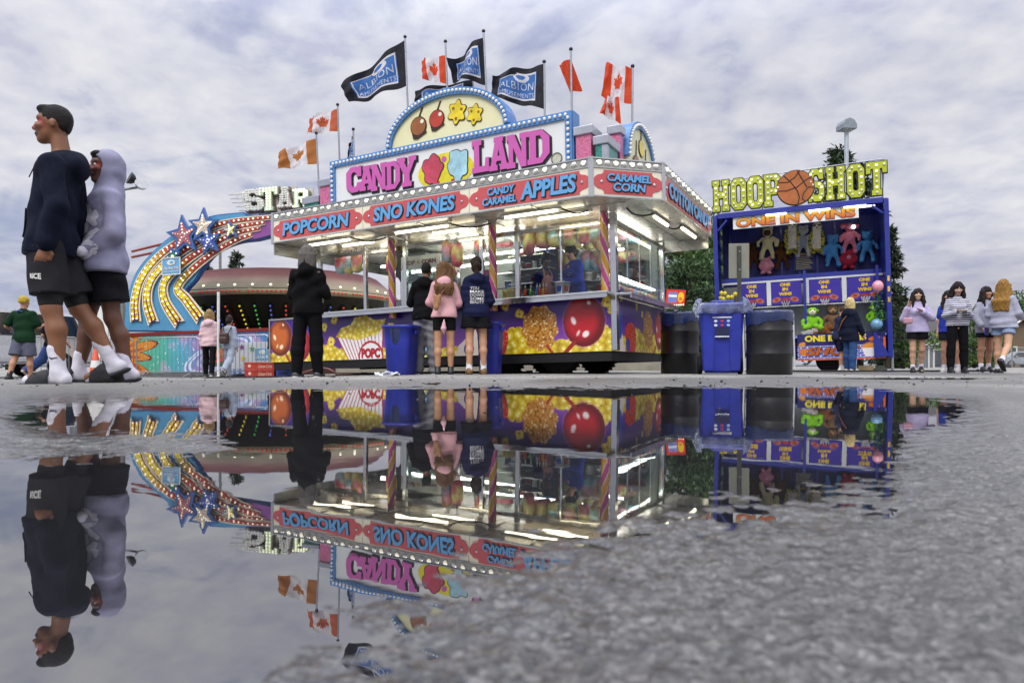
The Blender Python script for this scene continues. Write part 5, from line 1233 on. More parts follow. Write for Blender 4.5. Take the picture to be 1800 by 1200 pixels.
    def hang(px, y0, y1, base, lab, yl=1.2, **k):
        a = BF.hit(px, y0, 1, yl); b = BF.hit(px, y1, 1, yl); plush(BF.w(a.x, yl, b.z), rz+k.pop('turn', 0), (a.z-b.z)*k.pop('sc', 1.0), base, lab, G1, **k)
    hang(1347, 397, 457, 'd9cf9a', 'cream bear with a brown eye patch hanging above the pink pig', muzzle='4a3222', sd=1)
    hang(1324, 425, 474, '5a3410', 'dark brown bear partly hidden behind the grey sign back', yl=1.34, sd=2)
    hang(1373, 420, 475, '5f3812', 'dark brown bear hanging beside the cream bear', yl=1.34, sd=3)
    hang(1346, 450, 482, 'dc8f9c', 'small round pink pig hanging under the cream bear', kind='round', muzzle='e8a8b0', sd=4)
    hang(1391, 388, 448, 'd9d2bc', 'sloth with green and yellow limbs nearest the cream bear', kind='sloth', sd=5)
    hang(1410, 394, 453, 'b9b9b6', 'grey plush figure in blue trousers hanging between two sloths', kind='sloth2' if False else 'bear', belly='8a90a0', sd=6, sc=1.0)
    hang(1434, 389, 448, 'd9d2bc', 'sloth with green and yellow limbs nearest the blue bears', kind='sloth', sd=7)
    hang(1462, 411, 470, '4a90c8', 'sky blue bear hanging lower, beside the rules board', sd=8)
    hang(1492, 389, 447, 'dd7f94', 'pink long-eared plush hanging above the red pig', kind='long', ear='c23a4a', sd=9)
    hang(1490, 436, 473, 'a82038', 'round crimson pig hanging under the pink plush', kind='round', muzzle='d88a98', sd=10)
    hang(1523, 403, 462, '4a90c8', 'sky blue bear hanging near the booth right post', sd=11)
    # toys on the shelf
    G2 = 'big plush prizes piled on the booth shelf'
    def sit(px, py0, py1, base, lab, yl, **k):
        a = BF.hit(px, py0, 1, yl); b = BF.hit(px, py1, 1, yl); plush(BF.w(a.x, yl, b.z), rz, a.z-b.z, base, lab, G2, **k)
    sit(1426, 536, 596, '7fc21e', 'lime green monkey leaning at the left of the toy shelf', .55, kind='monkey', muzzle='e6dcc0', sd=21, sit=True)
    sit(1462, 534, 592, '7a5c40', 'brown bear in a cap sitting in the middle of the toy shelf', .8, sit=True, muzzle='a8845c', sd=22)
    sit(1444, 560, 590, '744218', 'shaggy brown dog lying in front of the brown bear', .4, kind='lying', muzzle='b08050', sd=23)
    sit(1420, 570, 592, 'a4a19a', 'grey and white plush lying under the green monkey', .35, kind='lying', sd=24)
    sit(1466, 574, 594, '6b7a8c', 'grey blue plush lying in front by the booth edge', .3, kind='lying', sd=25)
    sit(1536, 532, 578, '7fc21e', 'lime green monkey sitting by the booth right post', .75, kind='monkey', muzzle='d8e0a0', sd=26, sit=True)
    sit(1478, 540, 585, 'd8d2c2', 'cream plush behind the woman in navy', .9, sit=True, sd=27)
    p = BF.hit(1543, 503, 1, -.1); t = thing('balloon', 'pink balloon tied to the booth right post', 'balloon', BF.w(p.x, -.1, p.z), 0); MB().ball((0, 0, 0), (.12, .12, .135), 18).build('balloon_skin', M('pink_latex', 'e59aa8', .25, coat=.4, var=.05), t); MB().lathe([(.02, -.16), (.008, -.135), (.02, -.13)], 8).build('knot', M('pink_latex'), t)
    p = BF.hit(1541, 570, 1, -.05); t = thing('balloon', 'pale blue ball at the foot of the leafy garland', 'ball', BF.w(p.x, -.05, p.z), 0); MB().ball((0, 0, 0), .13, 18).build('balloon_skin', M('pale_blue_latex', '6f9cc0', .3, coat=.3), t); MB().lathe([(.02, .14), (.01, .12)], 8).build('knot', M('pale_blue_latex'), t)
    a = BF.hit(1545, 512, 1, -.03); g = thing('leaf_garland', 'dark green leafy garland hanging down the booth right post', 'garland', BF.w(a.x, -.03, a.z), rz)
    r = np.random.default_rng(5); V = []; F = []
    for i in range(130):
        z = -.9*r.random(); c0 = np.array([r.normal(0, .05), r.normal(0, .05), z]); d = r.normal(0, 1, 3); d /= np.linalg.norm(d); e = np.cross(d, r.normal(0, 1, 3)); e /= np.linalg.norm(e); n = len(V)
        V += [c0-d*.05, c0+e*.025, c0+d*.05, c0-e*.025]; F.append((n, n+1, n+2, n+3))
    mesh_obj('leaves', V, F, M('garland_leaf', '2f6a2a', .5, var=.5), g); MB().tube([(0, 0, 0), (0, 0, -.9)], .01, 5).build('stem', M('garland_stem', '3a3a20', .7), g)
    # free-standing white mesh barrier at the booth's left end
    fr = thing('mesh_barrier', 'white framed wire mesh barrier standing behind the right barrel', 'barrier', BF.loc, BF.rot)
    mb = MB(); x0, x1, y = -3.1, -1.98, -.3
    for x in (x0, x1): mb.tube([(x, y, .02), (x, y, 1.4)], .02, 6)
    for z in (.12, 1.4): mb.tube([(x0, y, z), (x1, y, z)], .02, 6)
    mb.build('frame', WHT, fr); mb = MB()
    for k in range(22): x = x0+.05*k; mb.box((x, y-.003, .12), (x+.006, y+.003, 1.4))
    for k in range(26): z = .12+.05*k; mb.box((x0, y+.0035, z), (x1, y+.008, z+.006))
    mb.build('wire_mesh', M('white_wire', 'cfcfc8', .5), fr)
    MB().box((x0+.02, y+.03, .14), (x1-.02, y+.05, .40)).build('kick_board', WHT, fr)
booth()
# ------------------------------------------------------------------ the star ride at the left
_o = gp(220, 18.9)
RF = Frame((_o.x, _o.y, _o.z), (0, R(-1.2), R(-14)))
def RP(px, py, y=0.0): p = RF.hit(px, py, 1, y); return (p.x, p.z)
def smooth_path(pts, n=10):
    P = [np.array(p, float) for p in pts]; P = [2*P[0]-P[1]]+P+[2*P[-1]-P[-2]]; out = []
    for i in range(1, len(P)-2):
        for t in np.linspace(0, 1, n, endpoint=False):
            a, b, c, d = P[i-1:i+3]; out.append(tuple(.5*(2*b+(c-a)*t+(2*a-5*b+4*c-d)*t*t+(-a+3*b-3*c+d)*t**3)))
    out.append(tuple(P[-2])); return out
def band(path, w0, w1):
    L_, R_ = [], []
    for i, p in enumerate(path):
        a, b = path[max(0, i-1)], path[min(len(path)-1, i+1)]; d = np.array(b)-np.array(a); d /= np.linalg.norm(d)+1e-9; w = (w0+(w1-w0)*i/(len(path)-1))/2
        L_.append((p[0]-d[1]*w, p[1]+d[0]*w)); R_.append((p[0]+d[1]*w, p[1]-d[0]*w))
    return L_, R_
def ride():
    rd = thing('star_ride', 'fairground ride front with a comet tail of bulb stripes, blue stars and a space mural', 'fairground ride', RF.loc, RF.rot)
    BLUEF = M('ride_blue_paint', '4f93bb', .4, 0, .12, 3, coat=.3); PURP = M('ride_purple_paint', '8a4a94', .4, 0, .12, 3, coat=.3); CRM = M('ride_cream_edge', 'e9dcc0', .4); DRED = M('ride_dark_red', '7a1c14', .45); EDGE = M('ride_blue_edge', '3d5fa0', .4)
    outer = [RP(*p) for p in [(216, 580), (219, 545), (224, 515), (238, 478), (262, 448), (300, 415), (345, 392), (372, 380), (425, 374), (430, 379), (480, 378), (482, 412), (450, 420), (415, 425), (380, 440), (358, 462), (340, 490), (322, 514), (340, 540), (358, 566), (366, 582)]]
    bd = geo_obj('comet_backing', flat([smooth_path(outer[:9], 6)+outer[9:12]+smooth_path(outer[12:], 6)], .16), BLUEF, rd, Tr(0, .12, 0))
    geo_obj('comet_edge', flat([smooth_path(outer[:9], 6)+outer[9:12]+smooth_path(outer[12:], 6)], .12, .035), EDGE, bd, Tr(0, .13, 0))
    head = [RP(*p) for p in [(400, 396), (445, 384), (482, 380), (482, 411), (450, 419), (415, 424), (395, 428)]]
    geo_obj('purple_tail', flat([head], .02), PURP, bd, Tr(0, .025, 0))
    paths = [[(239, 566), (238, 530), (250, 488), (284, 447), (340, 412), (400, 391), (476, 382)], [(270, 569), (259, 528), (268, 490), (302, 455), (352, 424), (410, 401), (466, 391)],
             [(316, 571), (290, 528), (291, 494), (322, 463), (362, 436), (414, 411), (458, 401)], [(354, 562), (328, 527), (313, 506), (334, 478), (372, 447), (412, 424), (444, 412)]]
    k = 0
    for j, pl in enumerate(paths):
        path = smooth_path([RP(*p) for p in pl], 12); n = len(path)
        a, b = band(path, .36, .13); tail0 = path[0]; d = np.array(path[1])-np.array(path[0]); d /= np.linalg.norm(d); q = np.array([-d[1], d[0]])
        mid = tuple(np.array(tail0)+d*.09)
        s1 = geo_obj('stripe', flat([a+b[::-1]+[mid]], .03), CRM, rd, Tr(0, -.0, 0))
        a2, b2 = band(path[1:], .27, .085); geo_obj('stripe_inset', flat([a2+b2[::-1]], .02), DRED, s1, Tr(0, -.012, 0))
        a3, b3 = band(path[2:], .21, .065); V = []; F = []; C = []
        for i in range(len(a3)):
            t = i/len(a3); c = np.array(lin('e6d21e'))*(1-t)+np.array(lin('b5381c'))*t if t < .45 else None
            c = np.array(lin('e4cc1e')) if t < .38 else np.array(lin('a8371c')) if t > .52 else np.array(lin('e4cc1e'))*(1-(t-.38)/.14)+np.array(lin('a8371c'))*(t-.38)/.14
            V += [(a3[i][0], -.026, a3[i][1]), (b3[i][0], -.026, b3[i][1])]; C += [c, c]
        F = [(2*i+1, 2*i+3, 2*i+2, 2*i) for i in range(len(a3)-1)]
        mesh_obj('stripe_face', V, [f[::-1] for f in F], PRINT, s1, col=np.array(C))
        # tongue slit at the foot and the bulbs
        sl = path[2:14]; a4, b4 = band(sl, .05, .02); geo_obj('stripe_slit', flat([a4+b4[::-1]], .01), DRED, s1, Tr(0, -.030, 0))
        seg = np.cumsum([0]+[math.dist(path[i], path[i+1]) for i in range(n-1)]); tot = seg[-1]
        m_ = int(tot/.145)
        for i in range(m_):
            s = (i+.6)*tot/m_; ii = min(n-2, int(np.searchsorted(seg, s))-1); ii = max(ii, 0); t = (s-seg[ii])/(seg[ii+1]-seg[ii]); p = np.array(path[ii])*(1-t)+np.array(path[ii+1])*t; u = s/tot
            dd = np.array(path[ii+1])-np.array(path[ii]); dd /= np.linalg.norm(dd)+1e-9; nn = np.array([-dd[1], dd[0]]); off = .065*(1-u) if u < .45 else 0
            for sg in ((-1, 1) if off else (0,)):
                k += 1; bulb(.024, (p[0]+nn[0]*off*sg, -.044, p[1]+nn[1]*off*sg), s1, on=(k % 3 != 0))
    # stars
    STARB = M('ride_star_blue', '38619e', .4, 0, .1, 4, coat=.3)
    for px, py, r, fc, nb, rot in ((324, 414, 32, 'a8616a', 5, .1), (358, 397, 28, 'c9b9a8', 5, -.05), (406, 405, 15, 'd8c22a', 4, .2), (368, 424, 23, '4a5cb0', 4, .15), (306, 452, 15, '2f7a4a', 3, .3)):
        c = RP(px, py, -.12); e = RP(px+r, py, -.12); rr = abs(e[0]-c[0])
        s = geo_obj('star', flat([star(c[0], c[1], rr, .45, 5, math.pi/2+rot)], .08), STARB, rd, Tr(0, -.12, 0)); geo_obj('star_face', flat([star(c[0], c[1], rr*.68, .45, 5, math.pi/2+rot)], .02), M('star_face_'+fc, fc, .45), s, Tr(0, -.165, 0))
        MB().tube([(c[0], -.08, c[1]), (c[0], .05, c[1])], .03, 6).build('star_bracket', DARKM, s)
        for a in range(5):
            ang = math.pi/2+rot+a*2*math.pi/5
            for q in np.linspace(.12, .55, nb-1): bulb(.02, (c[0]+rr*q*math.cos(ang), -.185, c[1]+rr*q*math.sin(ang)), s, on=(a % 2 == 0))
    # hanging name board
    a, b = RP(287, 483, -.22), RP(317, 453, -.22)
    nb = MB().box((a[0], -.24, a[1]), (b[0], -.21, b[1])).build('name_board', M('pale_blue_board', '6aa6cf', .45), rd, Tr((a[0]+b[0])/2, 0, (a[1]+b[1])/2) @ Ry(R(3)) @ Tr(-(a[0]+b[0])/2, 0, -(a[1]+b[1])/2))
    w = b[0]-a[0]; h = b[1]-a[1]; geo_obj('board_frame', flat([[(a[0]-.02, a[1]-.02), (b[0]+.02, a[1]-.02), (b[0]+.02, b[1]+.02), (a[0]-.02, b[1]+.02)], [(a[0]+.005, a[1]+.005), (b[0]-.005, a[1]+.005), (b[0]-.005, b[1]-.005), (a[0]+.005, b[1]-.005)]], .02), M('white_trim', 'dcdcd8', .5), nb, Tr(0, -.245, 0))
    geo_obj('lettering', text('ALBION', w*.86, h*.18, .02, .006, 0, 1.1), M('white_trim'), nb, Tr(a[0]+w*.07, -.248, a[1]+h*.30)); geo_obj('lettering', text('AMUSEMENTS', w*.86, h*.09, .02, .006), M('white_trim'), nb, Tr(a[0]+w*.07, -.248, a[1]+h*.12))
    geo_obj('emblem', flat([circ(a[0]+w*.5, a[1]+h*.73, w*.24, 24, h*.17)], .006), M('white_trim'), nb, Tr(0, -.248, 0)); geo_obj('emblem_mark', flat([circ(a[0]+w*.53, a[1]+h*.75, w*.12, 5, h*.10)], .006), M('pale_blue_board'), nb, Tr(0, -.254, 0))
    MB().tube([(a[0]+w/2, -.2, b[1]), (a[0]+w/2, 0, b[1]+.1)], .02, 5).build('board_bracket', DARKM, nb)
    # mural below
    m0, m1 = RP(216, 657), RP(474, 580); Wd, Hh = m1[0]-m0[0], m1[1]-m0[1]
    cv = Canvas(Wd, Hh, .014); u = cv.x/Wd; n = fbm(cv.x*1.5, cv.z*1.5, 4, 4); stops = [(0, '5fb08c'), (.28, '4fb39a'), (.42, '57a9c8'), (.55, '8a78c0'), (.68, '7a5ab0'), (.85, '5a8ac8'), (1, '4f86b8')]
    uu = np.clip(u+.15*(n-.5), 0, 1)
    for ch in range(3): cv.c[..., ch] = np.interp(uu, [s[0] for s in stops], [lin(s[1])[ch] for s in stops])
    cv.put(sstep(.52, .72, n)*.5, 'e6a8d0')
    sx, sz = -.05*Wd, .55*Hh; ang = np.arctan2(cv.z-sz, cv.x-sx); rr = np.hypot(cv.x-sx, cv.z-sz); sp = .55+.55*np.abs(np.sin(ang*9))+.35*np.abs(np.sin(ang*4+1)); cv.put(rr < sp, '7c2c10'); cv.put(rr < sp*.94-.03, 'd98a1c'); cv.put((rr < sp*.7) & (np.sin(ang*22) > .2), 'b4481a'); cv.put(rr < .5, 'e6b52a')
    g = np.random.default_rng(3)
    for i in range(120): cv.ell(Wd*(.15+.8*g.random()), Hh*g.random(), .010+.014*g.random()**3, .010+.014*g.random()**3, 'f4f4ff', .9)
    cx, cz = Wd*.66, Hh*.42
    d0 = ((cv.x-cx)*math.cos(.35)+(cv.z-cz)*math.sin(.35)); d1 = (-(cv.x-cx)*math.sin(.35)+(cv.z-cz)*math.cos(.35)); ring = np.hypot(d0/1.15, d1/.36); cv.put((ring > .78) & (ring < 1), 'd5e2f2'); cv.put((ring > .86) & (ring < .92), '6a8ed0'); cv.put((ring > .5) & (ring < .62), 'b7c8ea', .8)
    cv.ell(cx+.15, cz, .42, .3, '2c5a3a', 1, .3); cv.ell(cx+.1, cz+.08, .34, .1, 'b8622a', 1, .3); cv.ell(cx+.18, cz-.09, .36, .06, 'c83a2a', 1, .3); cv.ell(cx-.35, cz+.42, .2, .2, '5a2c86'); cv.ell(cx-.35, cz+.42, .13, .04, '9a6ac0')
    cv.obj('space_mural', PRINT, rd, Tr(m0[0], .0, m0[1])); MB().box((m0[0], .008, m0[1]-.1), (m1[0], .2, m1[1])).build('mural_backing', M('grey_back_board', '6a6c70', .6), rd)
    MB().box((m0[0]-.05, -.05, m1[1]-.02), (m1[0]+.05, .22, m1[1]+.06)).build('red_ledge', DRED, rd)
    # struts behind the comet and tall STAR letters
    STR = M('rust_red_strut', '94402c', .5, .2)
    for pa, pb in (((232, 442), (330, 418)), ((232, 452), (318, 434))): a, b = RP(*pa, .5), RP(*pb, .2); MB().tube([(a[0], .5, a[1]), (b[0], .2, b[1])], .035, 6).build('strut', STR, rd)
    SB = M('star_letter_case', '8f7a6e', .5); SW = M('white_letter_face', 'd3d6d0', .45); SG = M('pale_green_letter_face', 'b4d2ae', .45)
    for i, (ch, x0, x1, zt, zb, m_) in enumerate((('S', 432, 466, 331, 372, SW), ('T', 458, 489, 328, 372, SG), ('A', 489, 514, 328, 366, SW), ('R', 516, 543, 331, 366, SG))):
        a, b = RP(x0, zb, .3), RP(x1, zt, .3); lp = letter(ch, a[0], a[1], b[0]-a[0], b[1]-a[1], -.15 if ch == 'S' else 0)
        o = geo_obj('star_letter', flat(lp, .08), m_, rd, Tr(0, .3, 0)); geo_obj('letter_case', flat(lp, .1, .014), SB, o, Tr(0, .36, 0))
        geo_obj('letter_backing', flat([[(a[0]-.06, a[1]-.05), (b[0]+.05, a[1]-.05), (b[0]+.05, b[1]+.05), (a[0]-.1, b[1]+.03)]], .03), M('grey_white_board', 'c2c0b8', .5), o, Tr(0, .45, 0))
        MB().tube([((a[0]+b[0])/2, .5, a[1]-.75), ((a[0]+b[0])/2, .5, b[1])], .03, 6).build('letter_post', STR, o)
        g = np.random.default_rng(i); q = 0; w, h = b[0]-a[0], b[1]-a[1]
        for t in np.linspace(.06, .94, 9):
            for s in np.linspace(.06, .94, 6):
                if inpoly(LET[ch][0], np.array([s]), np.array([t]))[0] and not (len(LET[ch]) > 1 and inpoly(LET[ch][1], np.array([s]), np.array([t]))[0]):
                    bulb(.026, (a[0]+s*w+(-.15 if ch == 'S' else 0)*t*h, .245, a[1]+t*h), o, on=(i % 2 == 1))
    for i, (xa, za, xb) in enumerate(((402, 343, 436), (405, 350, 436), (408, 357, 438), (415, 364, 442), (420, 371, 446))):
        a, b = RP(xa, za, .3), RP(xb, za-6, .3); geo_obj('speed_streak', flat([[(a[0], a[1]), (b[0], b[1]-.06), (b[0], b[1]+.05)]], .05), SW, rd, Tr(0, .3, 0))
    # white star banner to the right
    a, b = RP(395, 657, -.3), RP(478, 600, -.3)
    sb = thing('banner', 'white vinyl banner with small coloured stars and a pale blue name panel', 'banner', RF.loc, RF.rot)
    MB().box((a[0], -.3, a[1]+.12), (b[0], -.28, b[1])).build('banner_sheet', M('white_banner_vinyl', 'c6cbd0', .5, 0, .1, 2), sb)
    for i, (px, py, c) in enumerate(((425, 610, '7a3a86'), (443, 613, '3f9a4a'), (427, 630, 'd8c22a'), (410, 620, 'c8402a'))):
        p = RP(px, py, -.31); geo_obj('printed_star', flat([star(p[0], p[1], .09)], .006), M('star_print_'+c, c, .5), sb, Tr(0, -.307, 0))
    p = RP(448, 633, -.31); q = RP(475, 612, -.31); geo_obj('name_panel', flat([[p, (q[0], p[1]), q, (p[0], q[1])]], .006), M('pale_blue_board'), sb, Tr(0, -.307, 0)); geo_obj('lettering', text('ALBION', (q[0]-p[0])*.85, .08, .02, .006), M('white_trim'), sb, Tr(p[0]+.03, -.314, p[1]+.04)); geo_obj('emblem', flat([circ((p[0]+q[0])/2, q[1]-.09, .1, 20, .06)], .006), M('white_trim'), sb, Tr(0, -.314, 0))
    cv = Canvas(b[0]-a[0], .12, .02, '3c6fc0'); cv.put((cv.x*6 % 1) < .5, 'd8dce6', .6); cv.obj('banner_skirt', PRINT, sb, Tr(a[0], -.295, a[1]))
ride()
def saucer():
    d = 23.0; c = pp(505, 600, d); c.z = -.16
    sc = thing('saucer_ride', 'big round saucer ride with pink to cream rim and dark light-striped underside', 'fairground ride', (c.x, c.y, c.z), (0, R(-.8), 0))
    zf = lambda py: (HOR-py)/F_PX*(d-3.4)+CAM_H+.16
    rim = 3.75; V = []; C = []; seg = 30
    prof = [(2.95, zf(466), '4a1c20'), (3.05, zf(468), '54262a'), (3.3, zf(482), '6c4440'), (3.55, zf(494), '8a7a68'), (3.7, zf(504), '968c74'), (rim, zf(508), '8e866e')]
    for r, z, h in prof:
        for k in range(seg): a = 2*math.pi*k/seg; V.append((r*math.cos(a), r*math.sin(a), z)); C.append(np.array(lin(h))*(.93+.07*(k % 6 != 0)))
    F = [(i*seg+k, (i+1)*seg+k, (i+1)*seg+(k+1) % seg, i*seg+(k+1) % seg) for i in range(len(prof)-1) for k in range(seg)]
    mesh_obj('saucer_shell', V, [f[::-1] for f in F], VC('saucer_gloss', .85, coat=.0, var=.2, vs=1.5), sc, col=np.array(C))
    MB().lathe([(.1, zf(462)), (2.9, zf(466))], seg).build('top_deck', M('saucer_top', '7a3a44', .5), sc)
    rimo = MB().lathe([(rim-.02, zf(509)), (rim+.06, zf(510)), (rim+.06, zf(518)), (rim-.06, zf(519))], seg).build('light_rim', M('cream_rim', 'a89e78', .4), sc)
    RED = M('red_rim_lamp', 'b02418', .3, emit=.4)
    for k in range(96):
        a = math.pi+math.pi*k/95; 
        if k % 12 == 0: continue
        MB().ball(((rim+.07)*math.cos(a), (rim+.07)*math.sin(a), zf(514)), .035, 6).build('rim_lamp', RED, rimo)
    for k in range(24):
        a = math.pi+math.pi*k/23; bulb(.04, (3.66*math.cos(a), 3.66*math.sin(a), zf(502)), rimo, on=True)
    MB().lathe([(rim-.05, zf(519)), (rim-.3, zf(530)), (2.6, zf(590)), (2.3, zf(592))], seg).build('underside', M('dark_olive_underside', '2c2a20', .5, .2, .3, 2), sc)
    for k in range(26):
        a = math.pi+math.pi*k/25; c0 = ('d8c02a', '3fa04a', '4a5ab0', 'c0402a')[k % 4]
        p0 = Vector(((rim-.36)*math.cos(a), (rim-.36)*math.sin(a), zf(533))); p1 = Vector((2.72*math.cos(a), 2.72*math.sin(a), zf(584)))
        s = MB().tube([p0, p1], .075, 4).build('light_bar', M('dark_bar', '1a1814', .6), sc)
        mb = MB(); o_ = Vector((math.cos(a), math.sin(a), -.35))*.085
        for q in np.linspace(.06, .94, 7): mb.ball(tuple(p0.lerp(p1, q)+o_), .032, 6)
        mb.build('bar_lamps', M('lamp_'+c0, c0, .3, emit=.7), s)
    MB().lathe([(2.3, .0), (2.3, zf(592))], 48).build('base_drum', M('dark_base', '241a16', .7), sc)
    MB().box((-4.2, -3.4, -.0), (4.5, -3.0, zf(612)), bev=.02).build('platform', M('dark_red_brown_step', '3a1812', .6, 0, .3, 3), sc)
    t = thing('canopy_pole', 'slim white pole standing between the two walking women', 'pole', gp(384, 16.4), 0); MB().tube([(0, 0, 0), (0, 0, 2.05)], .035, 8).build('pole', M('white_trim'), t); MB().lathe([(.12, 0), (.12, .02), (.03, .03)], 10).build('foot_plate', M('white_trim'), t)
saucer()
# ------------------------------------------------------------------ people
def skin_mat(): return VC('skin', .52, bump=.06, bs=180, sub=.12, var=.06, vs=30)
LIPS = M('lips', '8a4a44', .4); EYEW = M('eye_white', 'd8d4cc', .25); EYED = M('eye_iris', '1c1410', .15, coat=.5)
def person(label, loc, rz, H, top, bottom, hair, skin='b98a68', shoes='trainer', shoec='e6e4e2', legs=((.0, .0, 0), (.0, .0, 0)), arms=None, lean=0.0, head=(0, 0), socks=None, res=.011, paint=False, sd=1, fem=False, group=None, stout=1.0, seated_z=None, hand_r=1.0, hfwd=0.0, hup=0.0):
    """legs: (hip flex, outward, knee flex) in degrees for the -x and +x leg; arms: (upper, fore) directions as (out, forward, up); the figure faces -y"""
    t = thing('person', label, 'person', loc, rz, group); u = H/1.75; st = stout; g = np.random.default_rng(sd)
    v = lambda x, y, z: np.array([x, y, z])*u
    W = .138 if fem else .168; hipw = .088; parts = {}
    # skeleton -------------------------------------------------
    J = {}
    low = 9
    for i, sx in ((0, -1), (1, 1)):
        f, ab, kn = [R(a) for a in legs[i]]; hp = np.array([sx*hipw, 0, .90])
        d1 = np.array([sx*math.sin(ab), -math.sin(f), -math.cos(f)*math.cos(ab)]); d2 = np.array([sx*math.sin(ab)*.6, -math.sin(f-kn), -math.cos(f-kn)*math.cos(ab)])
        k = hp+.425*d1; an = k+.40*d2; J['hip', i], J['knee', i], J['ankle', i] = hp, k, an; J['shin', i] = d2
        pitch = max(0, kn-f) if kn-f > .12 else 0.0
        J['pitch', i] = pitch*.8
        low = min(low, an[2]-.075-(math.sin(J['pitch', i])*.10))
    dz = -low if seated_z is None else seated_z
    for k in list(J):
        if k[0] in ('hip', 'knee', 'ankle'): J[k] = J[k]+np.array([0, 0, dz])
    pz = .95+dz; L_ = R(lean); cl, sl = math.cos(L_), math.sin(L_)
    def sp(x, y, z): return np.array([x, y*cl-(z-.95)*sl, pz+(z-.95)*cl+y*sl])
    sho = [sp(-W, .015, 1.378), sp(W, .015, 1.378)]; neck0 = sp(0, .015, 1.44); hd = sp(0, -.015-hfwd, 1.615+hup); yaw, pit = R(head[0]), R(head[1])
    HR = np.array((Matrix.Rotation(yaw, 3, 'Z') @ Matrix.Rotation(pit, 3, 'X')))
    hc = lambda x, y, z: hd+HR@np.array([x, y, z])
    arms = arms or (((.16, .03, -1), (.08, .2, -1)),)*2
    for i, sx in ((0, -1), (1, 1)):
        a, b = [np.array([sx*q[0], -q[1], q[2]], float) for q in arms[i]]; a /= np.linalg.norm(a); b /= np.linalg.norm(b)
        J['el', i] = sho[i]+.285*a; J['wr', i] = J['el', i]+.245*b; J['fd', i] = b; J['sho', i] = sho[i]
    # body: one continuous skin --------------------------------
    s = Sdf(.035*u)
    fl = ((0, 1, 0), .72)
    s.cone(sp(0, 0, .95)*u, sp(0, 0, 1.12)*u, .135*u*st, .115*u*st, fl=fl); s.cone(sp(0, 0, 1.12)*u, sp(0, .0, 1.33)*u, .115*u*st, .135*u*st, fl=fl); s.cone(sp(-W*.7, .01, 1.36)*u, sp(W*.7, .01, 1.36)*u, .060*u)
    s.cone(neck0*u, hc(0, .025, -.05)*u, .054*u, .049*u)
    for i in (0, 1):
        s.chain([J['hip', i]*u, J['knee', i]*u], [.080*u*st, .055*u], k=.03*u); kn, an = J['knee', i], J['ankle', i]; calf = kn+(an-kn)*.33+np.array([0, .018, 0]); s.chain([kn*u, calf*u, an*u], [.054*u, .054*u*(.5+.5*st), .036*u], k=.03*u)
        ax = np.array([0, -math.cos(J['pitch', i]), -math.sin(J['pitch', i])]); s.cone(an*u+np.array([0, .025, -.03])*u, an*u+ax*.15*u+np.array([0, 0, -.045])*u, .036*u, .03*u)
        s.chain([J['sho', i]*u, J['el', i]*u], [.052*u, .040*u]); s.chain([J['el', i]*u, J['wr', i]*u], [.040*u, .027*u])
        # hand: palm, four fingers of different length, thumb from the side of the palm
        b = J['fd', i]; sx = (-1, 1)[i]; side = np.cross(b, [0, 0, 1]); side = side/np.linalg.norm(side) if np.linalg.norm(side) > .3 else np.array([0, -1.0, 0]); nrm = np.cross(side, b); w = J['wr', i]
        s.cone(w*u, (w+b*.075)*u, .026*u, .034*u, k=.02*u, fl=(nrm, .62))
        curl = -nrm*(.35) if sx else nrm
        for q, (o_, ln) in enumerate(((-.028, .066), (-.010, .075), (.010, .070), (.027, .055))):
            a = w+b*.085+side*o_; m_ = a+b*ln*.55+curl*.012; e = m_+b*ln*.35+curl*ln*.35; s.chain([a*u, m_*u, e*u], [.0098*u*hand_r, .0092*u*hand_r, .0078*u*hand_r], k=.006*u)
        a = w+b*.03-side*.028; s.chain([a*u, (a+b*.03-side*.022)*u, (a+b*.065-side*.022+curl*.012)*u], [.013*u*hand_r, .011*u*hand_r, .009*u*hand_r], k=.008*u)
    # head
    def he(c, r, k=.02, op='+'): s.ell(hc(*c)*u, np.array(r)*u, rot=Matrix(HR.tolist()), k=k*u, op=op)
    he((0, .012, .03), (.074, .095, .098)); he((0, -.030, -.045), (.056, .062, .062)); he((0, -.068, -.088), (.028, .026, .024), .03)
    he((0, -.066, .045), (.052, .022, .018), .02); he((0, -.088, -.018), (.030, .020, .020), .02)
    s.cone(hc(0, -.086, .022)*u, hc(0, -.112, -.016)*u, .009*u, .0125*u, k=.012*u); he((.011, -.098, -.020), (.008, .010, .008), .008); he((-.011, -.098, -.020), (.008, .010, .008), .008)
    for sx in (-1, 1): he((sx*.030, -.098, .016), (.018, .014, .012), .012, '-'); he((sx*.046, -.066, -.012), (.022, .026, .022), .02); he((sx*.074, .020, .0), (.009, .017, .029), .006)
    he((0, -.094, -.050), (.024, .014, .008), .006); he((0, -.092, -.062), (.021, .014, .008), .006); he((0, -.106, -.056), (.026, .010, .0025), .003, '-')
    b0 = np.array(lin(skin))
    hinv = HR.T
    def colf(V):
        C = np.tile(b0, (len(V), 1)); q = (V/u-hd)@HR; X, Y, Z = q.T
        face = (np.abs(Y+.07) < .09) & (np.abs(Z) < .14)
        def tint(m, h, a): C[:] = C*(1-(m*a)[:, None])+np.array(lin(h))*(m*a)[:, None]
        bl = np.exp(-(((np.abs(X)-.045)/.025)**2+((Z+.025)/.025)**2))*(Y < -.03); tint(bl, 'b0584a', .16)
        lip = np.exp(-((X/.026)**2+((Z+.056)/.010)**2)**1.5)*(Y < -.06)*(np.abs(Z) < .2); tint(np.clip(lip*1.5, 0, 1), '93504a', .7)
        brow = (np.exp(-((np.abs(X)-.032)/.020)**4-((Z-.047-.12*(np.abs(X)-.03)*0)/.0065)**2))*(Y < -.03); tint(np.clip(brow*1.4, 0, 1), '2a1c14', .85)
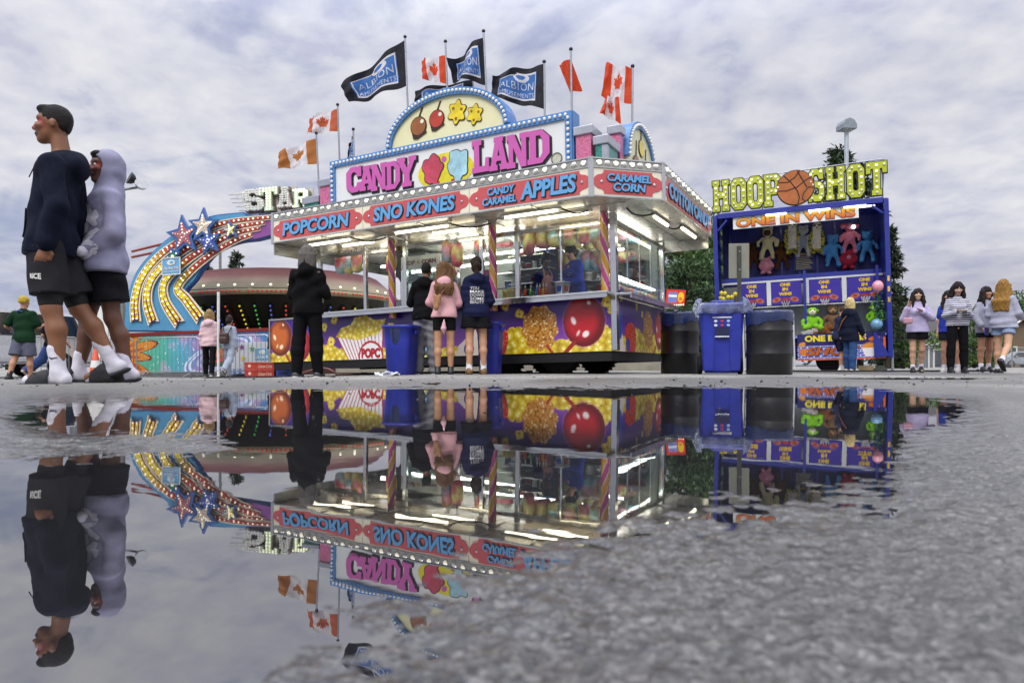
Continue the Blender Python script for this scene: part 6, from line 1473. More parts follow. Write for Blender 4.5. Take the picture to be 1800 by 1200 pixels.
        if paint:
            e = np.exp(-(((np.abs(X)-.036)/.026)**2+((Z-.012)/.021)**2)**2)*(Y < -.02); tint(np.clip(e*1.5, 0, 1), '7d1a18', .85)
            dr = np.exp(-(((np.abs(X)-.052)/.012)**2+((Z-.008)/.032)**2)**2)*(Y < -.01); tint(np.clip(dr*1.3, 0, 1), '8a1c1a', .7)
            no = np.exp(-((X/.020)**2+((Z+.014)/.018)**2)**2)*(Y < -.095); tint(np.clip(no*1.4, 0, 1), '9c2420', .7)
            mo = np.exp(-((X/.038)**2+((Z+.060)/.018)**2)**2)*(Y < -.045); tint(np.clip(mo*1.5, 0, 1), '181214', .9)
            dn = np.exp(-(((np.abs(X)-.030)/.006)**2+((Z+.03)/.028)**2)**2)*(Y < -.03); tint(np.clip(dn, 0, 1), '181214', .8)
        return C
    sdf_obj('body', s, skin_mat(), t, res*u if res > .02 else res, col=colf)
    for sx in (-1, 1):
        e = MB().ball(tuple(hc(sx*.030, -.0795, .015)*u), .0122*u, 10).build('eye', EYEW, t); MB().ball(tuple(hc(sx*.030, -.0872, .015)*u), .0060*u, 8).build('iris', EYED, e)
    # clothes ---------------------------------------------------
    def garment(name, hexc, s_, amp=.005, f=26, rough=.85, h=None, clip=None, mat=None):
        return sdf_obj(name, s_, mat or M('cloth_%s_%s' % (name, hexc), hexc, rough, 0, .12, 18, bump=.25, bs=220, spec=.12), t, h or max(.009, res), folds(amp*u, f, sd+len(name), (.45, .45, .9), .8), clip=clip)
    kind, tc = top['kind'], top['col']; ex = top.get('bulk', .022)*u; hem = top.get('hem', .88); slv = top.get('sleeve', 1.0)
    s = Sdf(.04*u); fl = ((0, 1, 0), .78)
    hx = top.get('hemx', 1.0)
    for sx in (-1, 1):
        s.cone(sp(sx*.052*st, .0, hem+.02)*u, sp(sx*.045, 0, 1.12)*u, .122*u*st+ex*hx, .092*u*st+ex, fl=fl); s.cone(sp(sx*.045, 0, 1.12)*u, sp(sx*.045, 0, 1.31)*u, .092*u*st+ex, .104*u*st+ex*.7, fl=fl)
    if hem < .93: s.ell(np.array(sp(0, .038, .91))*u, (.128*u*st+ex*.5, .084*u*st+ex*.6, .12*u), k=.05*u)
    s.cone(sp(-W*.68, .01, 1.350)*u, sp(W*.68, .01, 1.350)*u, .060*u+ex*.35); [s.cone(sp(0, .012, 1.415)*u, sp(sx*W*.9, .015, 1.372)*u, .055*u+ex*.2, .046*u+ex*.3, k=.03*u) for sx in (-1, 1)]
    s.cone(sp(0, .012, 1.39)*u, sp(0, .012, 1.437)*u, .074*u, .062*u)
    if fem: s.ell(sp(-.06, -.09, 1.26)*u, .065*u, k=.06*u); s.ell(sp(.06, -.09, 1.26)*u, .065*u, k=.06*u)
    for i in (0, 1):
        a, e, w = J['sho', i]*u, J['el', i]*u, J['wr', i]*u
        if slv >= 1: s.chain([a, e], [.048*u+ex*.32, .044*u+ex*.55], k=.014*u); s.chain([e, w+(e-w)*.06], [.044*u+ex*.6, .034*u+ex*.5], k=.022*u); s.ell((w+(e-w)*.12), .035*u+ex*.6, k=.012*u)
        else: s.chain([a, a+(e-a)*slv], [.052*u+ex*.45, .048*u+ex*.75], k=.022*u)
    if kind in ('hoodie', 'jacket') and not top.get('hood_up'):
        for q in np.linspace(-1, 1, 5): s.ell(sp(.085*q, .075-.035*abs(q), 1.445-.02*abs(q))*u, (.045*u, .038*u, .042*u), k=.03*u)
        s.ell(sp(0, .105, 1.41)*u, (.10*u, .058*u, .085*u), k=.04*u)
    if top.get('hood_up'):
        def hh(c, r, k=.03, op='+'): s.ell(hc(*c)*u, np.array(r)*u, rot=Matrix(HR.tolist()), k=k*u, op=op)
        hh((0, .03, .02), (.105, .125, .135)); s.cone(hc(0, .03, -.06)*u, sp(0, .03, 1.43)*u, .095*u, .10*u); hh((0, -.165, .0), (.095, .172, .118), .015, '-')
    zh = hem+dz; lo_z = zh*u
    tm = top.get('mat'); topo = garment(kind, tc, s, top.get('amp', .006), top.get('f', 34), h=top.get('h'), mat=tm, clip=(lambda x, y, z: np.where((np.abs(x) < .26*u) & (np.hypot(x, y) < .3*u), lo_z-z, -1).astype(np.float32)) if top.get('cut', True) else None)
    if top.get('band'):   # ribbed hem and cuffs
        s = Sdf(.03*u); [s.cone(sp(sx*.052*st, 0, hem+.03)*u, sp(sx*.052*st, 0, hem+.06)*u, .122*u*st+ex*.93*hx, .123*u*st+ex*hx, fl=fl) for sx in (-1, 1)]; sdf_obj('hem_band', s, M('rib_'+tc, tc, .9, 0, .1, 40, bump=.4, bs=300), topo, res, clip=lambda x, y, z: np.maximum(lo_z-.004-z, z-lo_z-.055*u).astype(np.float32))
        for i in (0, 1): w, e = J['wr', i]*u, J['el', i]*u; s = Sdf(.01); s.cone(w+(e-w)*.02, w+(e-w)*.16, .031*u+ex*.5, .034*u+ex*.6); sdf_obj('cuff', s, M('rib_'+tc), topo, res)
    # trousers / shorts
    bk, bc, ln, bx = bottom['kind'], bottom['col'], bottom.get('len', 1.0), bottom.get('bulk', .014)*u
    s = Sdf(.03*u); [s.cone(sp(sx*.045*st, 0, .93)*u, sp(sx*.035, 0, 1.0)*u, .100*u*st+bx*.35, .086*u*st+bx*.1, fl=((0, 1, 0), .95)) for sx in (-1, 1)]; s.ell(np.array([0, .048, .90+dz])*u, (.130*u*st, .082*u*st, .095*u), k=.05*u)
    for i in (0, 1):
        hp, kn, an = J['hip', i]*u, J['knee', i]*u, J['ankle', i]*u
        if ln > .5:
            e = kn+(an-kn)*min(1, (ln-.5)*2)*.98; s.chain([hp, kn], [.083*u*st+bx*.6, .060*u+bx]); cf = kn+(an-kn)*.33+np.array([0, .016, 0])*u; s.chain([kn, cf, e] if ln > .7 else [kn, e], ([.060*u+bx, .060*u+bx] if ln > .7 else [.06*u+bx])+[.046*u+bx*bottom.get('flare', 1.1)])
        else:
            e = hp+(kn-hp)*(ln*2); s.chain([hp, e], [.083*u*st+bx*.55, (.086*st+(.062-.086*st)*ln*2)*u+bx*bottom.get('flare', 1.5)])
    if ln <= .5:
        cutp = [((J['hip', i]+(J['knee', i]-J['hip', i])*ln*2)*u, (J['knee', i]-J['hip', i])/np.linalg.norm(J['knee', i]-J['hip', i])) for i in (0, 1)]
        def bclip(x, y, z):
            o = np.full(x.shape, -1.0)
            for i, (p, d) in enumerate(cutp):
                m = (x < 0) if i == 0 else (x >= 0); o = np.where(m, (x-p[0])*d[0]+(y-p[1])*d[1]+(z-p[2])*d[2], o)
            return o.astype(np.float32)
        boto = garment(bk, bc, s, bottom.get('amp', .004), 34, clip=bclip, mat=bottom.get('mat'))
    else: boto = garment(bk, bc, s, bottom.get('amp', .0035), 30, mat=bottom.get('mat'))
    # socks and shoes
    for i in (0, 1):
        an, kn = J['ankle', i]*u, J['knee', i]*u; p = J['pitch', i]; fwd = np.array([0, -math.cos(p), -math.sin(p)]); dn = np.array([0, math.sin(p), -math.cos(p)]) ; out = np.array([(-1, 1)[i]*.0, 0, 0])
        heel = an+dn*.045*u-fwd*.03*u; toe = an+fwd*.165*u+dn*.055*u; ball_ = an+fwd*.10*u+dn*.05*u
        if socks:
            s = Sdf(.02*u); hgt = socks[1]; s.chain([an+(kn-an)*hgt, an], [.046*u, .043*u]); s.chain([an, heel], [.043*u, .042*u]); s.chain([heel, ball_, toe], [.042*u, .040*u, .032*u]); sdf_obj('sock', s, M('sock_'+socks[0], socks[0], .9, 0, .1, 30, bump=.3, bs=260, dirt=.25 if paint else 0), t, min(res, .009), folds(.0022*u, 60, 5))
        RT = Matrix([[1, 0, 0], [0, -fwd[1], dn[1]*-1], [0, -fwd[2], -dn[2]]])
        c0 = an+fwd*.06*u
        if shoes == 'slide':
            s = Sdf(.012*u); s.cone(heel+dn*.040*u-fwd*.012*u, toe+dn*.034*u+fwd*.03*u, .046*u, .050*u, fl=(dn, .38)); so = sdf_obj('slide_sole', s, M('dark_grey_foam', '242528', .75, 0, .15, 30, bump=.15, bs=160), t, .008)
            s = Sdf(.012*u); s.chain([ball_-fwd*.035*u+np.array([0, 0, .006*u]), toe-fwd*.035*u], [.058*u, .050*u]); s.cone(ball_+dn*.03*u-fwd*.03*u, toe+dn*.02*u-fwd*.02*u, .056*u, .052*u); s.chain([heel-np.array([0, 0, .0]), ball_, toe+fwd*.05*u], [.046*u, .044*u, .036*u], op='-', k=.008*u); sdf_obj('slide_strap', s, M('dark_grey_foam'), so, .007, clip=lambda x, y, z: np.maximum(((x-c0[0])*0+(y-c0[1])*fwd[1]+(z-c0[2])*fwd[2])-.105*u, -((y-c0[1])*fwd[1]+(z-c0[2])*fwd[2])-.02*u).astype(np.float32))
        else:
            sole_c = {'trainer': 'd9d8d6', 'boot': '17171a', 'dark': '1c1c1e', 'clog': '6a4a2a', 'black_white': 'd6d6d8'}[shoes]
            s = Sdf(.018*u); s.chain([heel+dn*.0, ball_+dn*.002*u, toe], [.046*u, .045*u, .037*u]); s.chain([an+np.array([0, 0, .035*u if shoes == 'boot' else .0]), heel], [.046*u, .046*u]); s.cone(an+fwd*.04*u-dn*.01*u, ball_, .036*u, .040*u)
            o = sdf_obj('shoe', s, M('shoe_'+shoec, shoec, .5, 0, .2, 20), t, min(res, .010)); s = Sdf(.01*u); s.cone(heel+dn*.026*u-fwd*.006*u, toe+dn*.018*u, .047*u, .044*u, fl=(dn, .4)); sdf_obj('sole', s, M('sole_'+sole_c, sole_c, .7), o, .009)
            if shoes == 'trainer':
                MB().tube([an+fwd*.035*u-dn*.012*u+np.array([-.028, 0, 0])*u, an+fwd*.055*u-dn*.008*u, an+fwd*.035*u-dn*.012*u+np.array([.028, 0, 0])*u], .006*u, 5).build('lace', M('white_trim'), o)
    # hair -------------------------------------------------------
    hk, hcv = hair
    if hk != 'none':
        s = Sdf(.02*u); hm = M('hair_'+hcv, hcv, .6, 0, .45, 60, bump=.7, bs=120, spec=.25)
        def hh(c, r, k=.02, op='+'): s.ell(hc(*c)*u, np.array(r)*u, rot=Matrix(HR.tolist()), k=k*u, op=op)
        am, fq = .004, 60
        if hk == 'short':
            hh((0, .018, .044), (.077, .096, .094)); hh((0, .062, .0), (.055, .036, .05)); hh((0, -.045, .105), (.05, .045, .028)); hh((0, -.130, -.004), (.078, .075, .098), .012, '-'); hh((0, -.02, -.115), (.12, .105, .10), .02, '-'); am = .0
        elif hk == 'cap':
            hh((0, .015, .045), (.086, .104, .088)); hh((0, .01, -.06), (.12, .14, .08), .01, '-'); s.cone(hc(-.04, .09, .015)*u, hc(.04, .09, .015)*u, .03*u, .03*u) if top.get('cap_back') else s.cone(hc(-.035, -.12, .04)*u, hc(.035, -.12, .04)*u, .03*u, .03*u, fl=((0, 0, 1), .4))
        else:
            hh((0, .012, .045), (.086, .110, .102)); hh((0, .05, -.03), (.082, .07, .08)); hh((0, -.142, -.034), (.057, .076, .092), .016, '-')
            if hk in ('long', 'verylong', 'wavy'):
                bot = {'long': -.30, 'verylong': -.42, 'wavy': -.36}[hk]; am, fq = .012, 42
                for q in np.linspace(-1, 1, 7):
                    a0 = hc(.080*q, .05-.035*q*q, .02); m0 = hc(.105*q, .075-.05*q*q, -.14); m1 = hd+(m0-hd)*1.0+np.array([.02*q, .01, bot*.5]); bk_ = HR@np.array([0, .085+.02*(1-q*q), 0]); m2 = np.array([hd[0]+.105*q, hd[1], m0[2]-.14])+bk_+np.array([0, .04, 0]); m1 = np.array([hd[0]+.11*q, hd[1], m0[2]+(bot+.14)-.03*abs(q)])+bk_+np.array([0, .045, 0]); s.chain([a0*u, m0*u, m2*u, m1*u], [.045*u, .044*u, .040*u, .022*u], k=.03*u)
                if hk == 'long':
                    for sx in (-1, 1): s.chain([hc(sx*.075, -.03, .04)*u, hc(sx*.095, -.045, -.10)*u, hc(sx*.10, -.07, -.26)*u], [.028*u, .03*u, .02*u], k=.02*u)
            elif hk == 'bob':
                for q in np.linspace(-1, 1, 6): s.chain([hc(.08*q, .05-.04*q*q, .02)*u, hc(.095*q, .06-.05*q*q, -.11)*u], [.045*u, .04*u])
            elif hk == 'pony': hh((0, .125, .0), (.045, .05, .05)); s.chain([hc(0, .12, -.01)*u, hc(0, .13, -.12)*u, hc(.01, .11, -.2)*u], [.035*u, .03*u, .015*u])
            elif hk == 'bun': hh((0, .12, -.02), (.05, .05, .05))
            elif hk == 'dreads':
                am = .003
                for q in range(26):
                    a = q/26*math.pi*1.5-math.pi*.25; x, y = math.cos(a), math.sin(a); r = g.uniform(.8, 1.1); l = g.uniform(.12, .22); s.chain([hc(.07*x*r, .03+.07*y*r, .08)*u, hc(.098*x, .03+.10*y, 0)*u, hc(.10*x+g.normal(0, .012), .03+.10*y, -l)*u], [.02*u, .017*u, .012*u], k=.008*u)
        sdf_obj('hair', s, hm, t, min(res, .009), folds(max(.0035 if hk != 'short' else .0014, am*.6)*u, 95, sd+3, (.9, .9, .12), .2))
    t['_dz'] = dz; person.last = dict(J=J, u=u, sp=sp, hc=hc, dz=dz, top=topo, bot=boto)
    return t
def swoosh(par, c, w, h, mat, sx):  # a small curved tick on a sock, in the x = const plane
    pts = [(-.5, .18), (-.42, -.1), (-.3, -.28), (-.1, -.3), (.2, -.12), (.5, .2), (.2, .06), (-.1, -.04), (-.3, .0), (-.42, .12)]
    V = [(c[0], c[1]+p[0]*w, c[2]+p[1]*h) for p in pts]+[(c[0]+sx*.003, c[1]+p[0]*w, c[2]+p[1]*h) for p in pts]; n = len(pts)
    mesh_obj('sock_mark', V, [tuple(range(n)), tuple(range(2*n-1, n-1, -1))]+[(i, (i+1) % n, n+(i+1) % n, n+i) for i in range(n)], mat, par)
def patch_on(par, name, targets, T, flatgeo, mat):
    """a printed motif pressed on to the cloth it belongs to: shrink-wrapped from the front along local x or y"""
    o = geo_obj(name, flatgeo, mat, par, T); sw = o.modifiers.new('press', 'SHRINKWRAP'); sw.target = targets; sw.wrap_method = 'NEAREST_SURFACEPOINT'; sw.wrap_mode = 'ABOVE_SURFACE'; sw.offset = .003
    return o
def at(px, d, py=None):
    p = gp(px, d); return (p.x, p.y, p.z)
def turn(px, d, deg):  # yaw from facing the camera position at that place
    x = (px-CX)/F_PX*d; return math.atan2(x, d)*-1+R(deg)
INKB = M('black_sock_mark', '1a1a1e', .7)
def teens():
    # first teen: side on, facing the left edge
    t = person('tall teen in navy hoodie and black shorts with red face paint', at(90, 4.43), R(-76), 1.775,
        dict(kind='hoodie', col='151a2a', bulk=.036, hem=.81, amp=.0045, f=40, hemx=.8, band=True, h=.009, pocket=True), dict(kind='shorts', col='2a2a2e', len=.40, bulk=.036, flare=1.15, amp=.005), ('short', '1a1412'), '85583c',
        'slide', '333436', hfwd=.045, hup=.030, legs=((-17, 2, 12), (-5, 2, 1)), arms=(((.12, -.16, -1), (.0, .26, -.95)), ((.12, -.16, -1), (-.02, .26, -.95))), lean=-6, head=(0, 2), socks=('d9d6e0', .36), res=.0085, paint=True, sd=11)
    L = person.last; u = L['u']; J = L['J']
    for i, sx in ((0, -1), (1, 1)):
        a = J['ankle', i]*u+(J['knee', i]-J['ankle', i])*u*.22; swoosh(t, (a[0]+sx*.045*u, a[1], a[2]), .055, .035, INKB, sx)
    # liner hem below the shorts
    s = Sdf(.02)
    for i in (0, 1): hp, kn = J['hip', i]*u, J['knee', i]*u; s.cone(hp+(kn-hp)*.66, hp+(kn-hp)*.90, .078*u, .068*u)
    sdf_obj('shorts_liner', s, M('black_liner', '121214', .8), t, .0085)
    hoodie = L['top']
    g = text('RICE', .10, .035, .04, .004); o = mesh_obj('shorts_print', g[0], g[1], M('white_trim'), t, T=Tr(J['hip', 1][0]*u+.16*u, J['knee', 1][1]*u-.11*u, J['knee', 1][2]*u+.17*u) @ Rz(R(90))); sw = o.modifiers.new('press', 'SHRINKWRAP'); sw.target = person.last['bot']; sw.wrap_method = 'NEAREST_SURFACEPOINT'; sw.wrap_mode = 'ABOVE_SURFACE'; sw.offset = .004
    sp = L['sp']; HN = M('cloth_hoodie_151a2a'); pk = [[(-.13, -.09), (.13, -.09), (.15, -.02), (.09, .09), (-.09, .09), (-.15, -.02)]]
    bm = bmesh.new(); gv = [[bm.verts.new((x*(1 if abs(zz) < .03 else .8), 0, zz)) for x in np.linspace(-.14, .14, 9)] for zz in np.linspace(-.09, .09, 7)]
    for j in range(6):
        for i in range(8): bm.faces.new((gv[j][i], gv[j][i+1], gv[j+1][i+1], gv[j+1][i]))
    bm.verts.index_update(); gg = (np.array([v.co[:] for v in bm.verts]), [[v.index for v in f.verts] for f in bm.faces]); bm.free()
    o = patch_on(t, 'front_pocket', hoodie, Tr(*(sp(.0, -.2, 1.0)*u)), gg, HN); o.modifiers['press'].offset = .012; sol = o.modifiers.new('thick', 'SOLIDIFY'); sol.thickness = .008
    patch_on(t, 'hem_tag', hoodie, Tr(*(sp(.10, -.19, .87)*u)), flat([[(-.012, 0), (.012, 0), (.012, .018), (-.012, .018)]], .0), M('white_trim'))
    for sx in (-1, 1): MB().tube([sp(sx*.035, -.075, 1.425)*u, sp(sx*.04, -.125, 1.36)*u, sp(sx*.042, -.145, 1.29)*u], .004, 5).build('drawstring', M('dark_cord', '20242e', .7), t)
    # second teen behind, hood up, hands in the pocket
    t = person('teen in lavender hoodie with raised hood, black shorts and painted face', at(181, 4.75), R(-50), 1.60,
        dict(kind='hoodie', col='9291aa', bulk=.050, hem=.82, amp=.0035, f=44, hood_up=True, band=True, h=.009), dict(kind='shorts', col='17171c', len=.36, bulk=.034, flare=1.6, amp=.006), ('short', '171210'), '664230',
        'slide', '333436', legs=((12, 3, 4), (-6, 3, 8)), arms=(((.20, -.06, -1), (-.30, .62, -.62)), ((.20, -.04, -1), (-.32, .66, -.58))), lean=-2, head=(16, 2), socks=('dcd8e4', .30), res=.0085, paint=True, sd=12, stout=1.16)
    L = person.last; u = L['u']; top = L['top']
    PW = M('pale_puff_print', 'd2cfda', .9, 0, .1, 30, bump=.4, bs=120)
    r = np.random.default_rng(3); sp = L['sp']
    for k, (x, y, z, a) in enumerate(((.04, -.20, 1.26, .060), (-.05, -.2, 1.14, .075), (.07, -.19, 1.14, .055), (.03, -.2, 1.03, .065), (.11, -.17, 1.24, .05), (-.1, -.19, 1.24, .045), (.13, -.15, 1.04, .05), (.01, -.21, 1.20, .045), (-.13, -.16, 1.0, .05), (.12, -.16, .94, .045), (.05, -.19, .93, .05), (.17, -.13, 1.20, .05), (.18, -.11, 1.08, .045), (.17, -.13, .97, .05))):
        c = sp(x, y, z)*u; pts = [(a*1.15*(1+.25*math.sin(3*q+k)+.15*math.sin(5*q))*math.cos(q), a*(1+.25*math.sin(3*q+k))*math.sin(q)) for q in np.linspace(0, 6.28, 30)[:-1]]
        bm = bmesh.new(); vs = [bm.verts.new((p[0], 0, p[1])) for p in pts]; cc = bm.verts.new((0, 0, 0)); ring = [bm.verts.new((p[0]*.5, 0, p[1]*.5)) for p in pts]; n = len(pts)
        for i in range(n): j = (i+1) % n; bm.faces.new((vs[i], vs[j], ring[j], ring[i])); bm.faces.new((ring[i], ring[j], cc))
        bm.verts.index_update(); gg = (np.array([v.co[:] for v in bm.verts]), [[v.index for v in f.verts] for f in bm.faces]); bm.free()
        patch_on(t, 'hoodie_print', top, Tr(*c) @ Rz(math.atan2(x, -y)), gg, PW)
    for i in (0, 1):
        c = (L['J']['wr', i]+(L['J']['el', i]-L['J']['wr', i])*.25)*u
        s = Sdf(.02); [s.ell(c+r.normal(0, .036, 3), .036) for _ in range(11)]; s.ell(c, .070*u)
        sdf_obj('sleeve_print', s, PW, t, .009, folds(.004, 50, 7))
teens()
def crowd():
    GQ = 'people queueing at the trailer counter'
    person('man with grey dreadlocks in black hoodie and trousers before the trailer', at(541, 9.0), turn(541, 9.0, 158), 1.74, dict(kind='hoodie', col='0c0c0e', bulk=.034, hem=.84, amp=.010, f=30), dict(kind='trousers', col='0f1013', bulk=.020), ('dreads', '66625d'), '6a4630', 'trainer', '3a3a40',
        legs=((3, 3, 0), (-2, 4, 2)), arms=(((.25, .15, -1), (-.35, .8, .15)), ((.25, .2, -1), (-.5, .75, .25))), sd=21)
    person('customer in a black jacket and grey sweatpants at the counter', at(748, 9.9), turn(748, 9.9, 170), 1.64, dict(kind='jacket', col='0f1013', bulk=.032, hem=.84), dict(kind='sweatpants', col='85868a', bulk=.028, amp=.011), ('short', '14110f'), '7a5238', 'trainer', '2c3148', legs=((2, 4, 2), (6, 3, 8)), arms=(((.3, .3, -1), (-.2, .9, .1)),)*2, lean=6, sd=22)
    t = person('girl with long wavy hair in a pink hoodie and black shorts at the counter', at(781, 9.35), turn(781, 9.35, 178), 1.55, dict(kind='hoodie', col='d3a3a6', bulk=.026, hem=.88, band=True), dict(kind='shorts', col='121214', len=.26, bulk=.008, flare=.9), ('wavy', '6f5034'), 'b98a66', 'boot', '1a1a1c',
        legs=((0, 1, 0), (0, 1, 0)), arms=(((.30, .12, -1), (-.15, .9, -.1)), ((.30, .12, -1), (-.15, .9, -.1))), fem=True, sd=23)
    u = 1.55/1.75
    bg = thing('backpack', 'tiny tan and pink furry bag hanging at the back of the pink hoodie', 'bag', Vector(at(781, 9.35)), turn(781, 9.35, 178)); s = Sdf(.03); s.ell((.09, .17, .98), (.05, .04, .075)); s.ell((.10, .19, .90), (.04, .035, .05)); s.ell((.055, .18, 1.05), (.018, .02, .03)); s.ell((.12, .18, 1.05), (.018, .02, .03)); sdf_obj('bag_body', s, M('tan_plush', 'a87c58', .9, 0, .3, 60, bump=.6, bs=150), bg, .007, folds(.004, 60, 2))
    MB().tube([(.05, .16, 1.05), (-.02, .14, 1.2), (-.08, .08, 1.27)], .008, 5).build('bag_strap', M('tan_strap', '8a6242', .6), bg)
    tl = thing('plush_tail', 'pale pink toy tail hanging below the black shorts', 'toy tail', Vector(at(781, 9.35)), turn(781, 9.35, 178)); s = Sdf(.02); s.chain([(0, .135, .70), (.005, .15, .62), (.0, .14, .545)], [.02, .034, .006]); sdf_obj('tail_body', s, M('pale_pink_plush', 'd8a8b0', .9, bump=.4), tl, .006); MB().tube([(0, .12, .74), (0, .135, .70)], .006, 5).build('tail_clip', CHROME, tl)
    t = person('girl with ponytail in a navy hoodie with white back print', at(837, 9.45), turn(837, 9.45, 186), 1.62, dict(kind='hoodie', col='1c2140', bulk=.034, hem=.84), dict(kind='shorts', col='141418', len=.26, bulk=.035, flare=2.0), ('pony', '2a1c14'), 'c09070', 'clog', '7a5a34', legs=((0, 2, 0), (-3, 2, 4)), arms=(((.28, .1, -1), (.0, .9, -.2)), ((.26, .1, -1), (-.1, .9, -.1))), socks=('dcdce0', .30), fem=True, sd=24)
    L = person.last; u = L['u']
    for i, s_ in enumerate(('YOU', 'MAKE', 'DOWN', 'SOME', 'BEAUTY')):
        g = text(s_, .19 if i else .12, .040, .01, .0); V = np.array(g[0])*np.array([-1, 0, 1]); c = L['sp'](.10, .2, 1.25-i*.052)*u
        o = mesh_obj('back_print', V, [f[::-1] for f in g[1]], M('white_trim'), t, T=Tr(*c)); sw = o.modifiers.new('press', 'SHRINKWRAP'); sw.target = L['top']; sw.wrap_method = 'PROJECT'; sw.use_project_y = True; sw.use_positive_direction = True; sw.use_negative_direction = True; sw.use_project_x = False; sw.use_project_z = False; sw.offset = .004; sw.wrap_mode = 'ABOVE_SURFACE'
    # the two servers in the trailer
    p = TF.hit(955, 500, 1, .62); t = person('server in a dark blue top and pink apron behind the big front window', TF.w(p.x, .62, .41), turn(955, 10, 20), 1.50, dict(kind='sweater', col='232a6a', bulk=.026, hem=.86), dict(kind='trousers', col='1c1c22'), ('bun', '17120f'), '5a3c2c', 'dark', '1c1c1e', arms=(((.25, .25, -1), (-.3, .9, -.3)), ((.2, .25, -1), (-.3, .9, -.3))), lean=6, head=(0, 18), fem=True, sd=31, res=.013)
    L = person.last; s = Sdf(.03); u = L['u']; s.ell(L['sp'](0, -.15, 1.18)*u, (.12*u, .05*u, .18*u)); s.ell(L['sp'](0, -.14, .98)*u, (.17*u, .06*u, .16*u)); o = sdf_obj('apron', s, M('pink_apron', 'd08a96', .8), t, .012, folds(.003, 25, 3))
    for sx in (-1, 1): MB().tube([L['sp'](sx*.08, -.17, 1.3)*u, L['sp'](sx*.07, -.12, 1.40)*u, L['sp'](sx*.05, -.02, 1.47)*u], .010, 5).build('apron_strap', M('pink_apron'), o)
    p = TF.hit(1010, 500, 1, .62); t = person('server with tied dark hair in a bright blue hoodie working at the front window', TF.w(p.x, .62, .41), turn(1010, 10, -50), 1.58, dict(kind='hoodie', col='2a3aa8', bulk=.034, hem=.84), dict(kind='trousers', col='1c1c22'), ('bun', '2a1c14'), 'b88868', 'dark', '1c1c1e', arms=(((.2, .3, -1), (-.2, .95, .0)), ((.2, .3, -1), (-.2, .95, -.05))), lean=8, head=(10, 22), fem=True, sd=32, res=.013)
    L = person.last; u = L['u']; g = flat([[(-.05, 0), (.0, .045), (.055, .03), (.03, -.02), (-.02, -.035)]], .0); patch_on(t, 'chest_print', L['top'], Tr(*(L['sp'](.07, -.2, 1.25)*u)), g, M('white_trim'))
    # two women walking towards the ride
    person('woman with fair hair in a pale pink hoodie and black leggings walking away', at(368, 16.6), turn(368, 16, 165), 1.66, dict(kind='hoodie', col='d8b8bc', bulk=.030, hem=.80), dict(kind='leggings', col='141416', bulk=.008), ('bob', 'a08252'), 'c09a80', 'trainer', '2a2a2e', legs=((-12, 2, 6), (14, 2, 16)), fem=True, sd=41, res=.013)
    t = person('woman with dark tied hair in pale grey sweats and a brown backpack walking away', at(403, 16.5), turn(403, 16.5, 150), 1.50, dict(kind='sweatshirt', col='9aa4b4', bulk=.032, hem=.82), dict(kind='sweatpants', col='98a2b2', bulk=.030), ('bun', '2a1c16'), 'a87c60', 'trainer', '3a3a3e', legs=((-20, 2, 30), (14, 2, 6)), fem=True, sd=42, res=.013)
    b = thing('backpack', 'brown leather backpack on the woman in grey sweats', 'bag', Vector(at(403, 16.5)), turn(403, 16.5, 150)); s = Sdf(.03); s.boxp((.02, .19, .93), (.11, .06, .13), rd=.04); s.boxp((.02, .235, .88), (.075, .03, .06), rd=.02); sdf_obj('bag_body', s, M('brown_leather', '3c2420', .5, 0, .3, 20), b, .010)
    for sx in (-1, 1): MB().tube([(sx*.08+.02, .17, 1.04), (sx*.1, .08, 1.20), (sx*.1, -.04, 1.17)], .014, 5).build('bag_strap', M('brown_leather'), b)
    # boy and companion at the far left
    person('boy in dark green shirt, yellow cap and grey shorts', at(42, 12.5), turn(42, 12.5, 150), 1.58, dict(kind='tee_shirt', col='16331f', bulk=.036, hem=.80, sleeve=.75, cap_back=True), dict(kind='shorts', col='5a5c6c', len=.44, bulk=.036, flare=1.6), ('cap', 'b8a024'), 'b08062', 'dark', '1a1a1c', legs=((0, 4, 0), (-14, 3, 10)), arms=(((.3, .3, -1), (-.2, .9, .2)), ((.5, .0, -.8), (.1, .8, -.3))), socks=('1c1c20', .25), sd=43, res=.013)
    b = thing('backpack', 'bright blue bag slung on the boy in green', 'bag', Vector(at(27, 12.4)), 0); s = Sdf(.04); s.boxp((-.02, .1, 1.0), (.07, .07, .2), rd=.05); sdf_obj('bag_body', s, M('blue_nylon', '26398c', .6, bump=.2), b, .012, folds(.006, 16, 2)); MB().tube([(-.02, .08, 1.18), (.04, .0, 1.3), (.12, .02, 1.28)], .015, 5).build('bag_strap', M('blue_nylon'), b)
    person('boy in a black top and rolled blue jeans walking behind the tall teen', at(92, 13.2), turn(92, 13.2, 120), 1.45, dict(kind='tee_shirt', col='17171a', bulk=.03, hem=.84, sleeve=.7), dict(kind='jeans', col='3a4f80', bulk=.030, amp=.010), ('short', '2a1c14'), 'b8886a', 'trainer', '8a6a4a', legs=((16, 3, 4), (-24, 3, 30)), arms=(((.2, .2, -1), (.0, .6, -.7)), ((.2, -.2, -1), (.1, .4, -.8))), sd=44, res=.013)
    # by the booth
    t = person('woman with blonde bob in a navy coat and blue jeans facing the booth', at(1494, 14.6), turn(1494, 14.6, 140), 1.58, dict(kind='jacket', col='171c2e', bulk=.046, hem=.72, hemx=1.2, cut=True), dict(kind='jeans', col='34507e', bulk=.022), ('bob', 'd3bd82'), 'c8a088', 'trainer', 'c8c0b4', legs=((-2, 2, 2), (6, 2, 4)), arms=(((.25, .2, -1), (.1, .4, -.9)), ((.22, -.05, -1), (.1, .1, -1))), fem=True, sd=51, res=.012)
